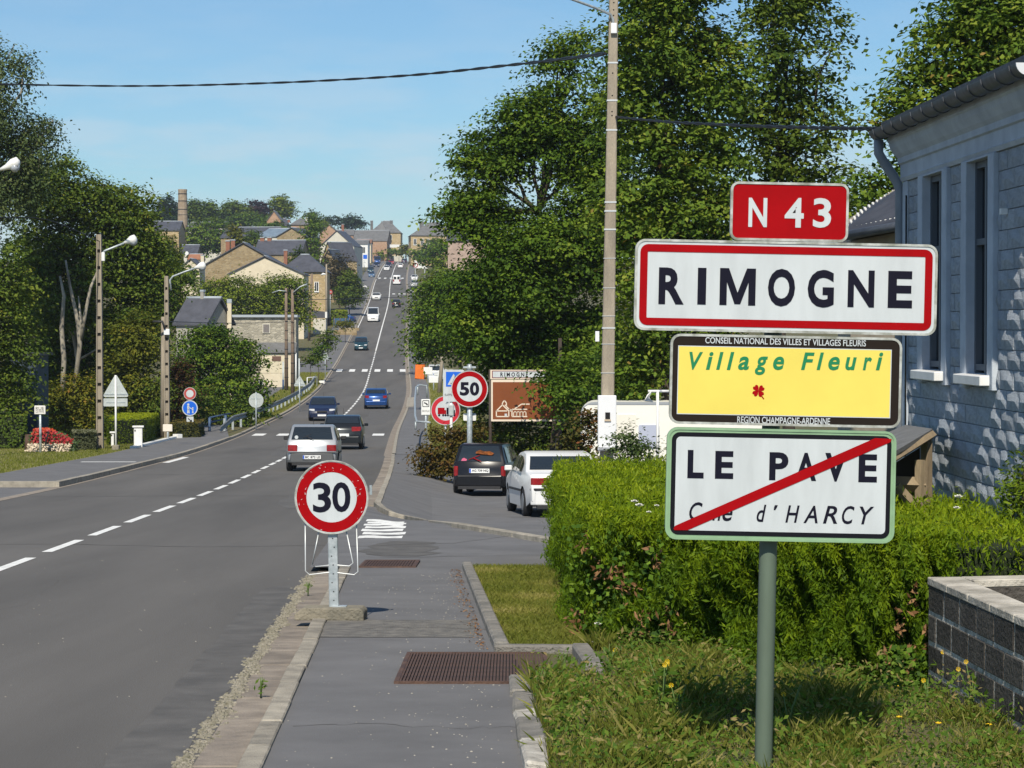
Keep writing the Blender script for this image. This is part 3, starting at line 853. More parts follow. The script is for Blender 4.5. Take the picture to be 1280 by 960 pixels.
# ------------------------------------------------------------------ hedge
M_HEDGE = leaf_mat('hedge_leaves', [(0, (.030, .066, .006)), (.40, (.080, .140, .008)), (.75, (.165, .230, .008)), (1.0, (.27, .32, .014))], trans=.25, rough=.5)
M_HCORE = mat('hedge_core', (.018, .028, .008), .95, var=.4, scale=8)
hedge = empty('hedge', (1.6, 19, Gf(1.6, 19)), 0, 'long clipped bright green hedge with white roses behind the sign post', 'hedge')
HC = [(.50, 18.4), (1.75, 15.9), (2.85, 15.45), (7.5, 14.0), (7.5, 17), (4.2, 21.5), (2.6, 30), (.50, 30.0)]   # footprint
def hedge_z(x, y): return EYE - (1.40 + .025 * (y - 19.0)) + .0 * x
def inset_poly(poly, d):
    c = Vector((sum(p[0] for p in poly) / len(poly), sum(p[1] for p in poly) / len(poly)))
    out = []
    for p in poly:
        v = c - Vector(p[:2]); out.append(tuple(Vector(p[:2]) + v.normalized() * d))
    return out
mb = MB(); ip = inset_poly(HC, .22); n = len(ip); hl = hedge.location
vs = [(p[0] - hl.x, p[1] - hl.y, Gf(p[0], p[1]) - hl.z - .05) for p in ip] + [(p[0] - hl.x, p[1] - hl.y, hedge_z(*p) - hl.z - .13) for p in ip]
mb.add(vs, [tuple(range(n, 2*n))] + [(i, (i+1) % n, n + (i+1) % n, n + i) for i in range(n)]); mb.obj('branches', M_HCORE, hedge)
def hedge_leaves():
    rng = np.random.default_rng(5)
    pos = []; nr = []; tn = []; sz = []
    sides = [(0, 1, 95000), (1, 2, 52000), (7, 0, 46000), (2, 3, 14000)]
    for a, b, cnt in sides:
        A = np.array(HC[a]); B = np.array(HC[b]); d = B - A; nn = np.array([d[1], -d[0]]) / np.linalg.norm(d)
        u = rng.uniform(0, 1, cnt); w = rng.uniform(0, 1, cnt)
        # lumps: depth varies with a few waves
        lump = .07 * np.sin(u * 23 + w * 4) + .06 * np.sin(u * 9 - w * 9 + 1) + .05 * np.sin(w * 17 + u * 41)
        dep = lump - np.abs(rng.normal(0, .095, cnt)) + np.where(rng.uniform(size=cnt) < .03, .08, 0)
        # rounded top edge
        x = A[0] + d[0] * u; y = A[1] + d[1] * u
        zb = G(x, y); zt = hedge_z(x, y)
        zz = zb + (zt - zb) * w
        dep = dep - .12 * np.clip((w - .86) / .14, 0, 1) ** 2 - .08 * np.clip((.2 - w) / .2, 0, 1)
        x = x + nn[0] * dep; y = y + nn[1] * dep
        pos.append(np.stack([x, y, zz], 1))
        nr.append(np.stack([np.full(cnt, nn[0]), np.full(cnt, nn[1]), np.full(cnt, .45)], 1) + rng.normal(size=(cnt, 3)) * .55)
        cl = .5 + .5 * np.sin(u * 37 + 3 * np.sin(w * 8)) * np.sin(w * 13 + u * 11)
        tn.append(np.clip(.05 + .32 * cl + .33 * rng.uniform(size=cnt) + .32 * w ** 3, 0, 1)); sz.append(rng.uniform(.020, .074, cnt))  # face tinted darker lower down, shade put into the leaf colour
    cnt = 115000                          # top, tinted paler than the face like leaves in full sun
    pts = []
    from mathutils.geometry import intersect_point_tri_2d
    P2 = np.array(HC)
    x = rng.uniform(.45, 7.5, cnt * 3); y = rng.uniform(14, 30, cnt * 3)
    ins = np.zeros(len(x), bool); j = len(P2) - 1
    for i in range(len(P2)):
        xi, yi = P2[i]; xj, yj = P2[j]
        ins ^= ((yi > y) != (yj > y)) & (x < (xj - xi) * (y - yi) / (yj - yi + 1e-12) + xi); j = i
    x = x[ins][:cnt]; y = y[ins][:cnt]; k = len(x)
    z = hedge_z(x, y) + .05 * np.sin(x * 7 + y * 3) + .04 * np.sin(y * 9 - x * 4) - np.abs(rng.normal(0, .05, k)) + np.where(rng.uniform(size=k) < .06, rng.uniform(0, .12, k), 0)
    pos.append(np.stack([x, y, z], 1)); nr.append(np.array([0, -.35, .8]) + rng.normal(size=(k, 3)) * .6)
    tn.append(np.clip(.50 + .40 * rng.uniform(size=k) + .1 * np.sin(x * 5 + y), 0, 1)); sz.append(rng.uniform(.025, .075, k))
    pos = np.concatenate(pos); nr = unit(np.concatenate(nr)); tn = np.concatenate(tn); sz = np.concatenate(sz)
    ud = unit(nr * .5 + np.array([0, -.1, 1.0]) + rng.normal(size=pos.shape) * .5)
    return leaf_mesh('foliage', pos - np.array(hl), nr * .6 + rng.normal(size=pos.shape) * .5, sz, tn, aspect=.25, updir=ud)
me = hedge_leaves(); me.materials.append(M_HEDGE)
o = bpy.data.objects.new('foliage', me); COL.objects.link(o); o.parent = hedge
# broader ivy and rose leaves growing through the face, dead brown sprays
rng = np.random.default_rng(9)
def face_pts(k, u0, u1, w0, w1, out):
    A = np.array(HC[0 if u1 < .6 else 1]); B = np.array(HC[1 if u1 < .6 else 2]); d = B - A; nn = np.array([d[1], -d[0]]) / np.linalg.norm(d)
    u = rng.uniform(u0, u1, k); w = rng.uniform(w0, w1, k); x = A[0] + d[0]*u; y = A[1] + d[1]*u
    zb = G(x, y); z = zb + (hedge_z(x, y) - zb) * w
    dep = rng.normal(out, .04, k)
    return np.stack([x + nn[0]*dep, y + nn[1]*dep, z], 1) - np.array(hl), np.array([nn[0], nn[1], .5])
M_IVY = leaf_mat('ivy_leaves', [(0, (.03, .07, .010)), (.6, (.08, .15, .014)), (1, (.17, .26, .03))], trans=.2)
p1, nn = face_pts(420, .62, 1.0, 0, .30, .07); p2, _ = face_pts(260, .0, .59, .05, .9, .07)
pp = np.concatenate([p1, p2]); me = leaf_mesh('ivy', pp, unit(nn + rng.normal(size=pp.shape) * .5), rng.uniform(.03, .058, len(pp)), rng.uniform(0, 1, len(pp)) ** 1.6, aspect=.85)
me.materials.append(M_IVY); o = bpy.data.objects.new('ivy', me); COL.objects.link(o); o.parent = hedge
M_DEAD = leaf_mat('dead_leaves', [(0, (.10, .045, .02)), (1, (.30, .17, .08))], trans=.1)
cs = [(.02, .12), (.05, .2), (.28, .55), (.33, .45), (.55, .30), (.66, .2), (.48, .72), (.18, .60), (.93, .12), (.72, .45), (.80, .6), (.88, .35), (.40, .25), (.12, .8), (.78, .22)]
pp = np.concatenate([face_pts(24, u - .02, u + .02, max(w - .09, 0), w + .09, .07)[0] for u, w in cs])
me = leaf_mesh('dead_leaves', pp, unit(nn + rng.normal(size=pp.shape) * .7), rng.uniform(.03, .08, len(pp)), rng.uniform(0, 1, len(pp)), aspect=.35); me.materials.append(M_DEAD)
o = bpy.data.objects.new('dead_leaves', me); COL.objects.link(o); o.parent = hedge
# white roses and bindweed flowers
M_ROSE = mat('white_petal', (.82, .80, .74), .6, var=.1, scale=30)
def rose(px, py, Y, r):
    mb = MB(); c = P(px, py, Y) - hl
    for k in range(9):
        a = k * 2.4; e = R(20 + 55 * (k / 9)); d = Vector((math.cos(a) * math.cos(e), math.sin(a) * math.cos(e), math.sin(e))); s_ = Vector((-math.sin(a), math.cos(a), 0)); w = r * (1 - .05 * k)
        mb.face([c, c + d * w * .6 + s_ * w * .5, c + d * w, c + d * w * .6 - s_ * w * .5])
    mb.obj('rose', M_ROSE, hedge, fix=False)
for px, py, Y, r in ((793, 628, 17.2, .035), (799, 633, 17.1, .04), (821, 633, 16.9, .025), (811, 641, 16.9, .025), (747, 781, 17.7, .035), (742, 804, 17.7, .03), (1198, 622, 15.6, .035), (1196, 636, 15.6, .03), (868, 858, 15.6, .045), (1050, 640, 16.4, .02)):
    rose(px, py, Y, r)
# ================================================================== HOUSE ON THE RIGHT
M_WALLB = mat('painted_block', (.52, .565, .62), .85, col2=(.36, .40, .45), scale=5, bump=1.0, bscale=28, rand=.10)
M_SMOOTH = mat('painted_render', (.50, .55, .61), .8, col2=(.38, .42, .48), scale=3, bump=.25, bscale=30)
M_ZINC = mat('zinc_gutter', (.11, .12, .14), .5, var=.4, scale=9, metal=.3)
M_SLATE = mat('slate', (.060, .062, .072), .6, var=.45, scale=3.5, bump=.4, bscale=25)
M_GLASS = mat('window_glass', (.012, .015, .018), .05, spec=.5)
M_WOOD = mat('weathered_wood', (.30, .235, .15), .8, col2=(.17, .13, .09), scale=3, stretch=(1, 1, .3), bump=.4)
M_WFRAME = mat('window_frame_grey', (.10, .115, .135), .6)
M_WHITEP = mat('white_paint', (.78, .78, .76), .5, var=.12, scale=6)
def WX(Y): return 4.19 - .0267 * Y
HY0 = 16.25; HLEN = 22.0 - HY0
hz0 = Gf(WX(19), 19)
house = empty('roadside_house', (WX(HY0), HY0, hz0), math.atan(.0267), 'pale blue block house with tall narrow windows and dark gutter', 'house')
E = EYE - hz0                      # eye level above the house ground
WD = 7.5
# openings: (y0, y1, z0, z1) in wall coordinates
OP = [(20.15 - HY0, 20.98 - HY0, E - .36, E + 1.32), (18.43 - HY0, 19.20 - HY0, E - .36, E + 1.32)]
ZT = E + 1.50
# backing wall with real openings
mb = MB(); yb = [0] + sorted(v for o_ in OP for v in o_[:2]) + [HLEN]
for i in range(len(yb) - 1):
    a, b = yb[i], yb[i + 1]
    op = [o_ for o_ in OP if abs(o_[0] - a) < 1e-6]
    if op:
        mb.box((.21, (a+b)/2, (op[0][2] - .3) / 2), (.38, b - a, op[0][2] + .3)); mb.box((.21, (a+b)/2, (op[0][3] + ZT + .3) / 2), (.38, b - a, ZT + .3 - op[0][3]))
    else: mb.box((.21, (a+b)/2, (ZT + .3 - .3) / 2), (.38, b - a, ZT + .6))
mb.box((WD / 2 + .2, .2, ZT / 2), (WD - .4, .38, ZT + .6)); mb.box((WD / 2 + .2, HLEN - .2, ZT / 2), (WD - .4, .38, ZT + .6)); mb.box((WD, HLEN / 2, ZT / 2), (.38, HLEN, ZT + .6))
mb.obj('wall', M_SMOOTH, house)
# rock-faced blocks course by course, face uneven
def block_mesh(seed):
    r = random.Random(seed); mb = MB(); n = 4; vs = []; 
    for i in range(n + 1):
        for j in range(3):
            ed = i in (0, n) or j in (0, 2)
            vs.append((-.012 - (0 if ed else r.uniform(.006, .022)), i / n - .5, j / 2 - .5))
    fs = [(i*3+j, i*3+j+1, (i+1)*3+j+1, (i+1)*3+j) for i in range(n) for j in range(2)]
    k = len(vs); vs += [(.02, -.5, -.5), (.02, -.5, .5), (.02, .5, .5), (.02, .5, -.5)]
    fs += [(k, k+1, 2, 1, 0), (k+3, n*3, n*3+1, n*3+2, k+2), (k+1, k+2) + tuple(i*3+2 for i in range(n, -1, -1)), (k+3, k) + tuple(i*3 for i in range(n+1))]
    mb.add(vs, fs); me = mb.obj('block', M_WALLB); m_ = me.data; bpy.data.objects.remove(me); return m_
BM = [block_mesh(s) for s in range(7)]
CH = .150
SUR = .19           # width of the smooth surround beside each opening
zone = [(.25, OP[1][0] - SUR), (OP[1][1] + SUR, OP[0][0] - SUR), (OP[0][1] + SUR, HLEN - .22)]
z = E + 1.335; row = 0
allz = []
while z > E - 1.35:
    z -= CH; row += 1
    segs = list(zone) if z > E - .48 else [(.25, HLEN - .22)]
    for a, b in segs:
        y = a - (.2 if row % 2 else 0)
        while y < b - .02:
            y0 = max(y, a); y1 = min(y + .41, b); y += .41
            if y1 - y0 < .04: continue
            o = bpy.data.objects.new('block', random.choice(BM)); COL.objects.link(o); o.parent = house
            o.location = (0, (y0 + y1) / 2, z + CH / 2); o.scale = (random.uniform(.8, 1.2), (y1 - y0) - .007, CH - .007)
# surrounds, corner pilasters
for (a, b, z0, z1) in OP:
    for y0, y1 in ((a - SUR, a), (b, b + SUR)):
        mb = MB(); mb.box((-.0, (y0+y1)/2, (z0 - .12 + E + 1.335)/2), (.11, y1 - y0 - .004, E + 1.335 - z0 + .12)); mb.obj('pilaster', M_SMOOTH, house, bevel=.006)
    mb = MB(); mb.box((0, (a+b)/2, (z1 + E + 1.335)/2), (.10, b - a, E + 1.335 - z1 + .001)); mb.obj('lintel', M_SMOOTH, house)
    s = MB(); s.prism([(-.13, z0 - .085), (.22, z0 - .085), (.22, z0 + .012), (-.13, z0 - .008)], a - .10, b + .10, 'y'); s.obj('window_sill', M_WHITEP, house, bevel=.006)
    w = empty('window', (0, 0, 0)); w.parent = house
    f = MB()
    for y0, y1 in ((a + .002, a + .05), (b - .05, b - .002), ((a+b)/2 - .03, (a+b)/2 + .03)): f.box((.045, (y0+y1)/2, (z0+z1)/2), (.05, y1 - y0, z1 - z0))
    for zz in (z0 + .05, z0 + .62 * (z1 - z0), z1 - .03): f.box((.0455, (a+b)/2, zz), (.045, b - a - .004, .05))
    f.obj('frame', M_WFRAME, w)
    g = MB(); g.box((.075, (a+b)/2, (z0+z1)/2), (.01, b - a - .01, z1 - z0)); g.obj('pane', M_GLASS, w)
for y0, y1 in ((.0, .24), (HLEN - .22, HLEN)):
    mb = MB(); mb.box((-.0, (y0+y1)/2, (E + 1.335)/2 - .2), (.06, y1 - y0, E + 1.335 + .4)); mb.obj('pilaster', M_SMOOTH, house, bevel=.006)
# frieze and moulded cornice
c = MB(); c.prism([(-.035, E + 1.337), (.2, E + 1.337), (.2, E + 1.78), (-.165, E + 1.78), (-.165, E + 1.70), (-.15, E + 1.685), (-.14, E + 1.64), (-.10, E + 1.58), (-.07, E + 1.55), (-.07, E + 1.50), (-.045, E + 1.49), (-.045, E + 1.38), (-.055, E + 1.37)], -.02, HLEN + .03, 'y')
c.obj('cornice', M_SMOOTH, house)
# roof
rf = MB(); pk = E + 1.80 + 1.3
rf.prism([(-.22, E + 1.80), (WD / 2, pk), (WD + .33, E + 1.80), (WD + .33, E + 1.88), (WD / 2, pk + .09), (-.22, E + 1.88)], .10, HLEN + .05, 'y'); rf.obj('roof', M_SLATE, house)
gb_ = MB(); gb_.prism([(0.02, E + 1.78), (WD - .02, E + 1.78), (WD / 2, pk - .05)], .02, .3, 'y'); gb_.prism([(0.02, E + 1.78), (WD - .02, E + 1.78), (WD / 2, pk - .05)], HLEN - .3, HLEN - .02, 'y'); gb_.obj('gable', M_SMOOTH, house)
# half-round gutter with bracket rings, stop end, swan-neck downpipe
gt = MB(); gx, gz_, gr = -.25, E + 1.80, .082
arc = [(gx + gr * math.cos(R(a)), gz_ + gr * math.sin(R(a))) for a in range(180, 361, 15)]; arc2 = [(gx + (gr-.006) * math.cos(R(a)), gz_ + (gr-.006) * math.sin(R(a))) for a in range(360, 179, -15)]
gt.prism(arc + arc2, .10, HLEN + .06, 'y'); gu = gt.obj('gutter', M_ZINC, house, auto=40)
for k in range(13):
    y = .30 + k * .44; r2 = gr + .008
    b = MB(); a1 = [(gx + r2 * math.cos(R(a)), gz_ + r2 * math.sin(R(a))) for a in range(180, 361, 20)]; a2 = [(gx + (gr + .001) * math.cos(R(a)), gz_ + (gr + .001) * math.sin(R(a))) for a in range(360, 179, -20)]
    b.prism(a1 + a2, y - .012, y + .012, 'y'); b.obj('bracket', M_ZINC, gu)
b = MB(); b.prism([(gx + gr * 1.05 * math.cos(R(a)), gz_ + gr * 1.05 * math.sin(R(a))) for a in range(180, 361, 15)], .082, .099, 'y'); b.obj('stop_end', mat('zinc_sunlit', (.62, .63, .65), .5, metal=.1), gu)  # stop end coloured as sunlit zinc, far paler than the gutter itself
d = MB(); d.tube([(gx, HLEN + .0, gz_ - gr), (gx, HLEN + .0, gz_ - .20), (gx + .05, HLEN + .02, gz_ - .28), (-.07, HLEN + .05, gz_ - .46), (-.04, HLEN + .06, gz_ - .55), (-.04, HLEN + .06, -.2)], .045, 10); d.obj('downpipe', mat('downpipe_paint', (.26, .29, .33), .6, var=.2, scale=4), house)
d = MB(); d.tube([(-.045, HLEN - .26, E + 1.2), (-.045, HLEN - .262, E - 1.3)], .008, 5); d.obj('cable', M_DARK, house)  # thin dark vertical line beside the far corner pilaster
b = MB(); b.box((-.04, 17.95 - HY0, E + .87), (.05, .06, .045)); b.obj('doorbell_box', M_WHITEP, house)

# outbuilding behind the house with hooked slates
ob = empty('outbuilding', (4.1, 24.0, Gf(4.1, 24)), 0, 'small outbuilding with slates held by bright hooks behind the block house', 'outbuilding')
O = Vector(ob.location)
A = P(1050, 291, 25.2); B = P(1215, 262, 23.6); Cc = P(1215, 175, 27.6); D = P(1078, 262, 28.2)
mb = MB(); th = Vector((0, .02, -.07)); q = [A - O, B - O, Cc - O, D - O]
mb.add(q + [p + th for p in q], [(0, 1, 2, 3), (7, 6, 5, 4), (0, 4, 5, 1), (1, 5, 6, 2), (2, 6, 7, 3), (3, 7, 4, 0)]); mb.obj('roof', M_SLATE, ob)
hk = MB(); nrm = (B - A).cross(D - A).normalized()
if nrm.z < 0: nrm = -nrm
for i in range(1, 13):
    for j in range(0, 27):
        u = (j + (.5 if i % 2 else 0)) / 27; v = i / 13
        p = (A.lerp(B, u)).lerp(D.lerp(Cc, u), v) - O + nrm * .012
        hk.box(p, (.022, .02, .02))
hk.obj('slate_hooks', M_WHITEP, ob); bpy.data.objects['slate_hooks']['kind'] = 'stuff'
w = MB(); a0 = A - O + Vector((.15, .25, -.08)); b0 = B - O + Vector((0, .25, -.08))
w.add([a0, b0, b0 - Vector((0, 0, 4.0)), a0 - Vector((0, 0, 4.0)), a0 + Vector((.3, 3.2, .3)), b0 + Vector((0, 3.6, .6)), b0 + Vector((0, 3.6, -4)), a0 + Vector((.3, 3.2, -4))], [(0, 1, 2, 3), (4, 5, 6, 7), (0, 3, 7, 4), (1, 5, 6, 2), (0, 4, 5, 1)]); w.obj('wall', mat('beige_boards', (.36, .31, .24), .8, var=.3, scale=4), ob)
g = MB(); g.tube([A - O + Vector((0, -.06, -.04)), B - O + Vector((0, -.06, -.04))], .05, 8); g.obj('gutter', M_ZINC, ob)

# wood lean-to between hedge and house
ln = empty('lean_to', (3.3, 19.6, Gf(3.3, 19.6)), 0, 'open timber lean-to with felt roof against the block house', 'shed')
O = Vector(ln.location)
top = [P(1166, 536, 19.8), P(1126, 560, 18.9), P(1080, 588, 18.2), P(1092, 548, 20.6), P(1132, 531, 21.0)]
mb = MB(); q = [p - O for p in top]; n = len(q); mb.add(q + [p - Vector((0, 0, .035)) for p in q], [tuple(range(n)), tuple(range(2*n-1, n-1, -1))] + [(i, (i+1) % n, n+(i+1) % n, n+i) for i in range(n)])
mb.obj('felt_roof', mat('roof_felt', (.16, .165, .17), .9, var=.3, scale=6, bump=.4), ln)
def beam(name, a, b, w):
    m_ = MB(); a = a - O; b = b - O; m_.tube([a, b], w * .7, 4, smooth=False); m_.obj(name, M_WOOD, ln)
beam('rafter', P(1166, 543, 19.78), P(1082, 595, 18.18), .05)
beam('post', P(1158, 548, 19.7), P(1158, 650, 19.7), .07); beam('post', P(1150, 575, 19.4), P(1150, 650, 19.4), .06)
beam('rail', P(1095, 604, 19.3), P(1153, 606, 19.45), .09); beam('brace', P(1120, 607, 19.3), P(1150, 640, 19.4), .06)
m_ = MB(); bq = [P(1085, 600, 20.4) - O, P(1150, 560, 20.4) - O, P(1150, 680, 20.4) - O, P(1085, 680, 20.4) - O]; m_.add(bq + [p + Vector((0, .03, 0)) for p in bq], [(0, 1, 2, 3), (7, 6, 5, 4), (0, 4, 5, 1), (1, 5, 6, 2), (2, 6, 7, 3), (3, 7, 4, 0)]); m_.obj('back_board', mat('dark_board', (.04, .03, .022), .9), ln)

# ------------------------------------------------------------------ caravan
CY_ = 60.0
cv = empty('caravan', (P(725, 600, CY_).x, CY_, Gf(P(725, 600, CY_).x, CY_)), R(-2), 'white caravan with rounded roof corner parked behind the hedge', 'caravan')
zc0 = H(725, 503, CY_); M_CARA = mat('caravan_white', (.80, .78, .70), .45, var=.06, scale=2)
r_ = .38; L_ = 4.6
pr = [(.0, .45), (0.02, zc0 - r_)] + [(r_ - r_ * math.cos(R(a)), zc0 - r_ + r_ * math.sin(R(a))) for a in (15, 30, 45, 60, 75, 90)] + [(L_ - r_ + r_ * math.sin(R(a)), zc0 - r_ + r_ * math.cos(R(a))) for a in (0, 30, 60, 90)] + [(L_, .45)]
mb = MB(); mb.prism(pr, 0, 2.1, 'y'); mb.obj('body', M_CARA, cv, bevel=.03, seg=2)
tr = MB(); tr.ring([(x + (.0 if x > r_ else -.012), z + .012) for x, z in pr], [(max(x, .055) if x < r_ else min(x, L_ - .055), min(z, zc0 - .055)) for x, z in pr], -.012)
pr2 = [(max(x, .06) if x < 1 else min(x, L_ - .06), min(z, zc0 - .06)) for x, z in pr]
tr.obj('edge_trim', mat('trim_grey', (.30, .32, .34), .5), cv, fix=False)
def cwin(px0, py0, px1, py1, m, nm):
    a = P(px0, py1, CY_); b = P(px1, py0, CY_)
    f = MB(); f.prism(rrect(a.x - cv.location.x, a.z - cv.location.z, b.x - cv.location.x, b.z - cv.location.z, .05), -.03, .01, 'y'); return f.obj(nm, m, cv)
cwin(798, 531, 824, 560, mat('caravan_pane', (.42, .45, .55), .25), 'window')
cwin(769, 518, 795, 545, mat('hatch_cream', (.74, .71, .62), .5), 'hatch')
f = MB(); f.box((L_ / 2, 1.0, .36), (.9, 1.8, .25)); f.obj('chassis', M_DARK, cv)
for sx in (1.9, 2.6):
    for sy in (.12, 1.98):
        w = MB(); w.tube([(sx, sy - .08, .3), (sx, sy + .08, .3)], .3, 18); w.obj('wheel', mat('tyre_rubber', (.02, .02, .021), .8, bump=.2), cv)
# clothes airer standing by the caravan
al = empty('clothes_line', (P(800, 480, 40.0).x, 40.0, Gf(2.1, 40)), 0, 'white wire clothes line frame above the caravan roof', 'clothes line')
O = Vector(al.location); w = MB()
w.tube([P(822, 600, 40) - O, P(822, 488, 40) - O], .025, 6); w.obj('post', M_WHITEP, al)
w = MB(); w.tube([P(810, 489, 40) - O, P(836, 489, 40) - O], .025, 6); w.obj('arm', M_WHITEP, al)
w = MB()
for k in range(6):
    w.tube([P(815 - k, 488 + k, 40 - .1 * k) - O, P(811 - k, 496 + k, 40 - .1 * k) - O, P(814 + k % 3, 502, 40) - O], .010, 4)
w.obj('wires', M_WHITEP, al); bpy.data.objects['wires']['kind'] = 'stuff'

# ------------------------------------------------------------------ concrete lamp pole at the right, cables
M_POLE = mat('pole_concrete', (.34, .29, .22), .9, col2=(.22, .19, .15), scale=3, stretch=(2, 2, .4), bump=.7, bscale=40, rand=.1)
PY = 39.5
pb = P(756.5, 600, PY); pz = Gf(pb.x, PY)
pole = empty('concrete_pole', (pb.x, PY, pz), 0, 'tall square concrete pole with white meter box rising behind the hedge', 'utility pole')
O = Vector(pole.location); zt = P(768, -60, PY).z - pz; lean = P(768, -60, PY).x - pb.x
mb = MB(); vs = []
for z, w, x in ((-.4, .118, 0), (zt, .068, lean)): vs += [(x - w, -w, z), (x + w, -w, z), (x + w, w, z), (x - w, w, z)]
mb.add(vs, [(3, 2, 1, 0), (4, 5, 6, 7), (0, 1, 5, 4), (1, 2, 6, 5), (2, 3, 7, 6), (3, 0, 4, 7)]); mb.obj('shaft', M_POLE, pole, bevel=.015)
def pw(py): 
    t = (P(760, py, PY).z - pz) / zt; return .118 + (.068 - .118) * t, lean * t, P(760, py, PY).z - pz
for py in (79, 126, 163, 253, 264, 287, 323, 360, 395, 410, 430, 466):
    w, x, z = pw(py); b = MB(); b.box((x, 0, z), (2*w + .012, 2*w + .012, .026 if py not in (323, 360, 395, 430, 466) else .010)); b.obj('steel_band', M_WIRE, pole)
hb = MB()
for py in (4, 13, 20, 92, 120, 140, 145):
    w, x, z = pw(py); hb.prism(circ(x, z, .013, 8), -w - .002, -w + .004, 'y')
hb.obj('bolt_holes', M_DARK, pole); bpy.data.objects['bolt_holes']['kind'] = 'stuff'
def pbox(px0, py0, px1, py1, dep, m, nm, par=pole, bev=.01, y=None):
    a = P(px0, py1, PY - .1) - O; b = P(px1, py0, PY - .1) - O; w = pw((py0+py1)/2)[0]
    f = MB(); yy = -w - dep / 2 if y is None else y; f.box(((a.x+b.x)/2, yy, (a.z+b.z)/2), (b.x - a.x, dep, b.z - a.z)); return f.obj(nm, m, par, bevel=bev)
M_BOXW = mat('meter_box_white', (.74, .75, .76), .5, var=.05, scale=3)
mbx = pbox(747, 494, 770, 563, .16, M_BOXW, 'meter_box')
pbox(756, 515, 762, 523, .01, M_DARK, 'meter_window', mbx, 0, -.118 - .168); pbox(755, 523.6, 763, 526, .012, mat('tan_label', (.5, .40, .28), .7), 'meter_label', mbx, 0, -.118 - .168)
pbox(747.5, 558.5, 769.5, 561.5, .012, mat('grey_strip', (.32, .33, .35), .6), 'box_strip', mbx, 0, -.118 - .168)
pbox(744, 414, 749, 427, .05, M_BOXW, 'junction_box', bev=.004); pbox(763.5, 29, 771, 42, .07, M_BOXW, 'lamp_fuse_box', bev=.006)
la = MB(); la.tube([P(767, 34, PY - .12) - O, P(766, 24, PY - .12) - O, P(763, 18, PY - .14) - O, P(742, 9, PY - .4) - O, P(712, -2, PY - .8) - O, P(690, -9, PY - 1.0) - O], .022, 8); la.obj('lamp_arm', M_GALV, pole)
lh = MB(); lh.tube([P(694, -8, PY - 1) - O, P(684, -12, PY - 1.05) - O, P(668, -17, PY - 1.15) - O, P(660, -19, PY - 1.2) - O], [.03, .07, .09, .03], 10); lh.obj('lamp_head', M_WHITEP, pole)
M_CABLE = mat('black_cable', (.010, .011, .014), .6)
def cable(pts, r, label, name='overhead_cable', twist=False, group=None):
    o_ = Vector(pts[0]); mb = MB(); n = 40; q = []
    # Catmull-Rom through the points
    pts = [Vector(p) for p in pts]
    for i in range(len(pts) - 1):
        p0 = pts[max(i-1, 0)]; p1 = pts[i]; p2 = pts[i+1]; p3 = pts[min(i+2, len(pts)-1)]
        for k in range(n // (len(pts) - 1)):
            t = k / (n // (len(pts) - 1)); q.append(.5 * ((2*p1) + (p2 - p0)*t + (2*p0 - 5*p1 + 4*p2 - p3)*t*t + (-p0 + 3*p1 - 3*p2 + p3)*t**3))
    q.append(pts[-1]); q = [p - o_ for p in q]
    if twist:
        ln = len(q) * 4; qq = []
        for i in range(ln + 1):
            f = i / ln * (len(q) - 1); a = min(int(f), len(q) - 2); qq.append(q[a].lerp(q[a+1], f - a))
        for ph in (0, math.pi):
            mb.tube([p + Vector((0, math.cos(i * .55 + ph), math.sin(i * .55 + ph))) * r * .8 for i, p in enumerate(qq)], r, 5)
    else: mb.tube(q, r, 5)
    o = mb.obj(name, M_CABLE, fix=False); o.location = o_
    return tag(o, label, 'cable', group)
cable([P(757, 67, PY), P(640, 81, PY + 18), P(500, 95, PY + 32), P(330, 104, PY + 43), P(150, 107.5, PY + 52), P(-60, 104, PY + 60)], .023, 'thick twisted black cable crossing the sky to the left', twist=True)
cable([P(769, 146, PY), P(830, 152, PY - 5), P(930, 157, PY - 11), P(1030, 160, PY - 15.5), P(1101, 161, 22.0)], .013, 'black cable from the tall pole to the house gutter', twist=True)
# ================================================================== TREES
LM_BIG = leaf_mat('leaf_maple', [(0, (.026, .055, .008)), (.4, (.062, .115, .012)), (.75, (.125, .19, .018)), (1, (.23, .27, .035))])
LM_TALL = leaf_mat('leaf_ash', [(0, (.040, .080, .014)), (.4, (.090, .150, .018)), (.8, (.165, .22, .026)), (.95, (.22, .24, .035)), (1, (.26, .15, .05))])
LM_DARK = leaf_mat('leaf_dark', [(0, (.032, .062, .010)), (.5, (.082, .125, .017)), (.9, (.165, .20, .028)), (1, (.26, .24, .04))])
LM_BIRCH = leaf_mat('leaf_birch', [(0, (.04, .065, .025)), (.6, (.085, .12, .04)), (1, (.17, .19, .07))])
LM_YEL = leaf_mat('leaf_yellowish', [(0, (.06, .07, .012)), (.5, (.12, .135, .015)), (.9, (.22, .18, .02)), (1, (.26, .14, .03))])
LM_RED = leaf_mat('leaf_reddish', [(0, (.045, .018, .012)), (.6, (.085, .045, .018)), (1, (.10, .10, .02))])
LM_LIME = leaf_mat('leaf_lime', [(0, (.055, .090, .010)), (.5, (.125, .170, .016)), (1, (.23, .26, .025))])
LM_PURP = leaf_mat('leaf_copper', [(0, (.018, .012, .014)), (1, (.050, .028, .030))], trans=.1)
LM_CON = leaf_mat('needle_dark', [(0, (.012, .026, .012)), (.6, (.024, .048, .018)), (1, (.05, .075, .025))], trans=.1)
M_BARK = mat('bark_brown', (.085, .065, .045), .95, col2=(.04, .032, .025), scale=6, stretch=(1, 1, .3), bump=1, bscale=20)
M_BARKP = mat('bark_pale', (.38, .34, .27), .9, col2=(.14, .12, .09), scale=3, stretch=(1, 1, .35), bump=.8, bscale=20)

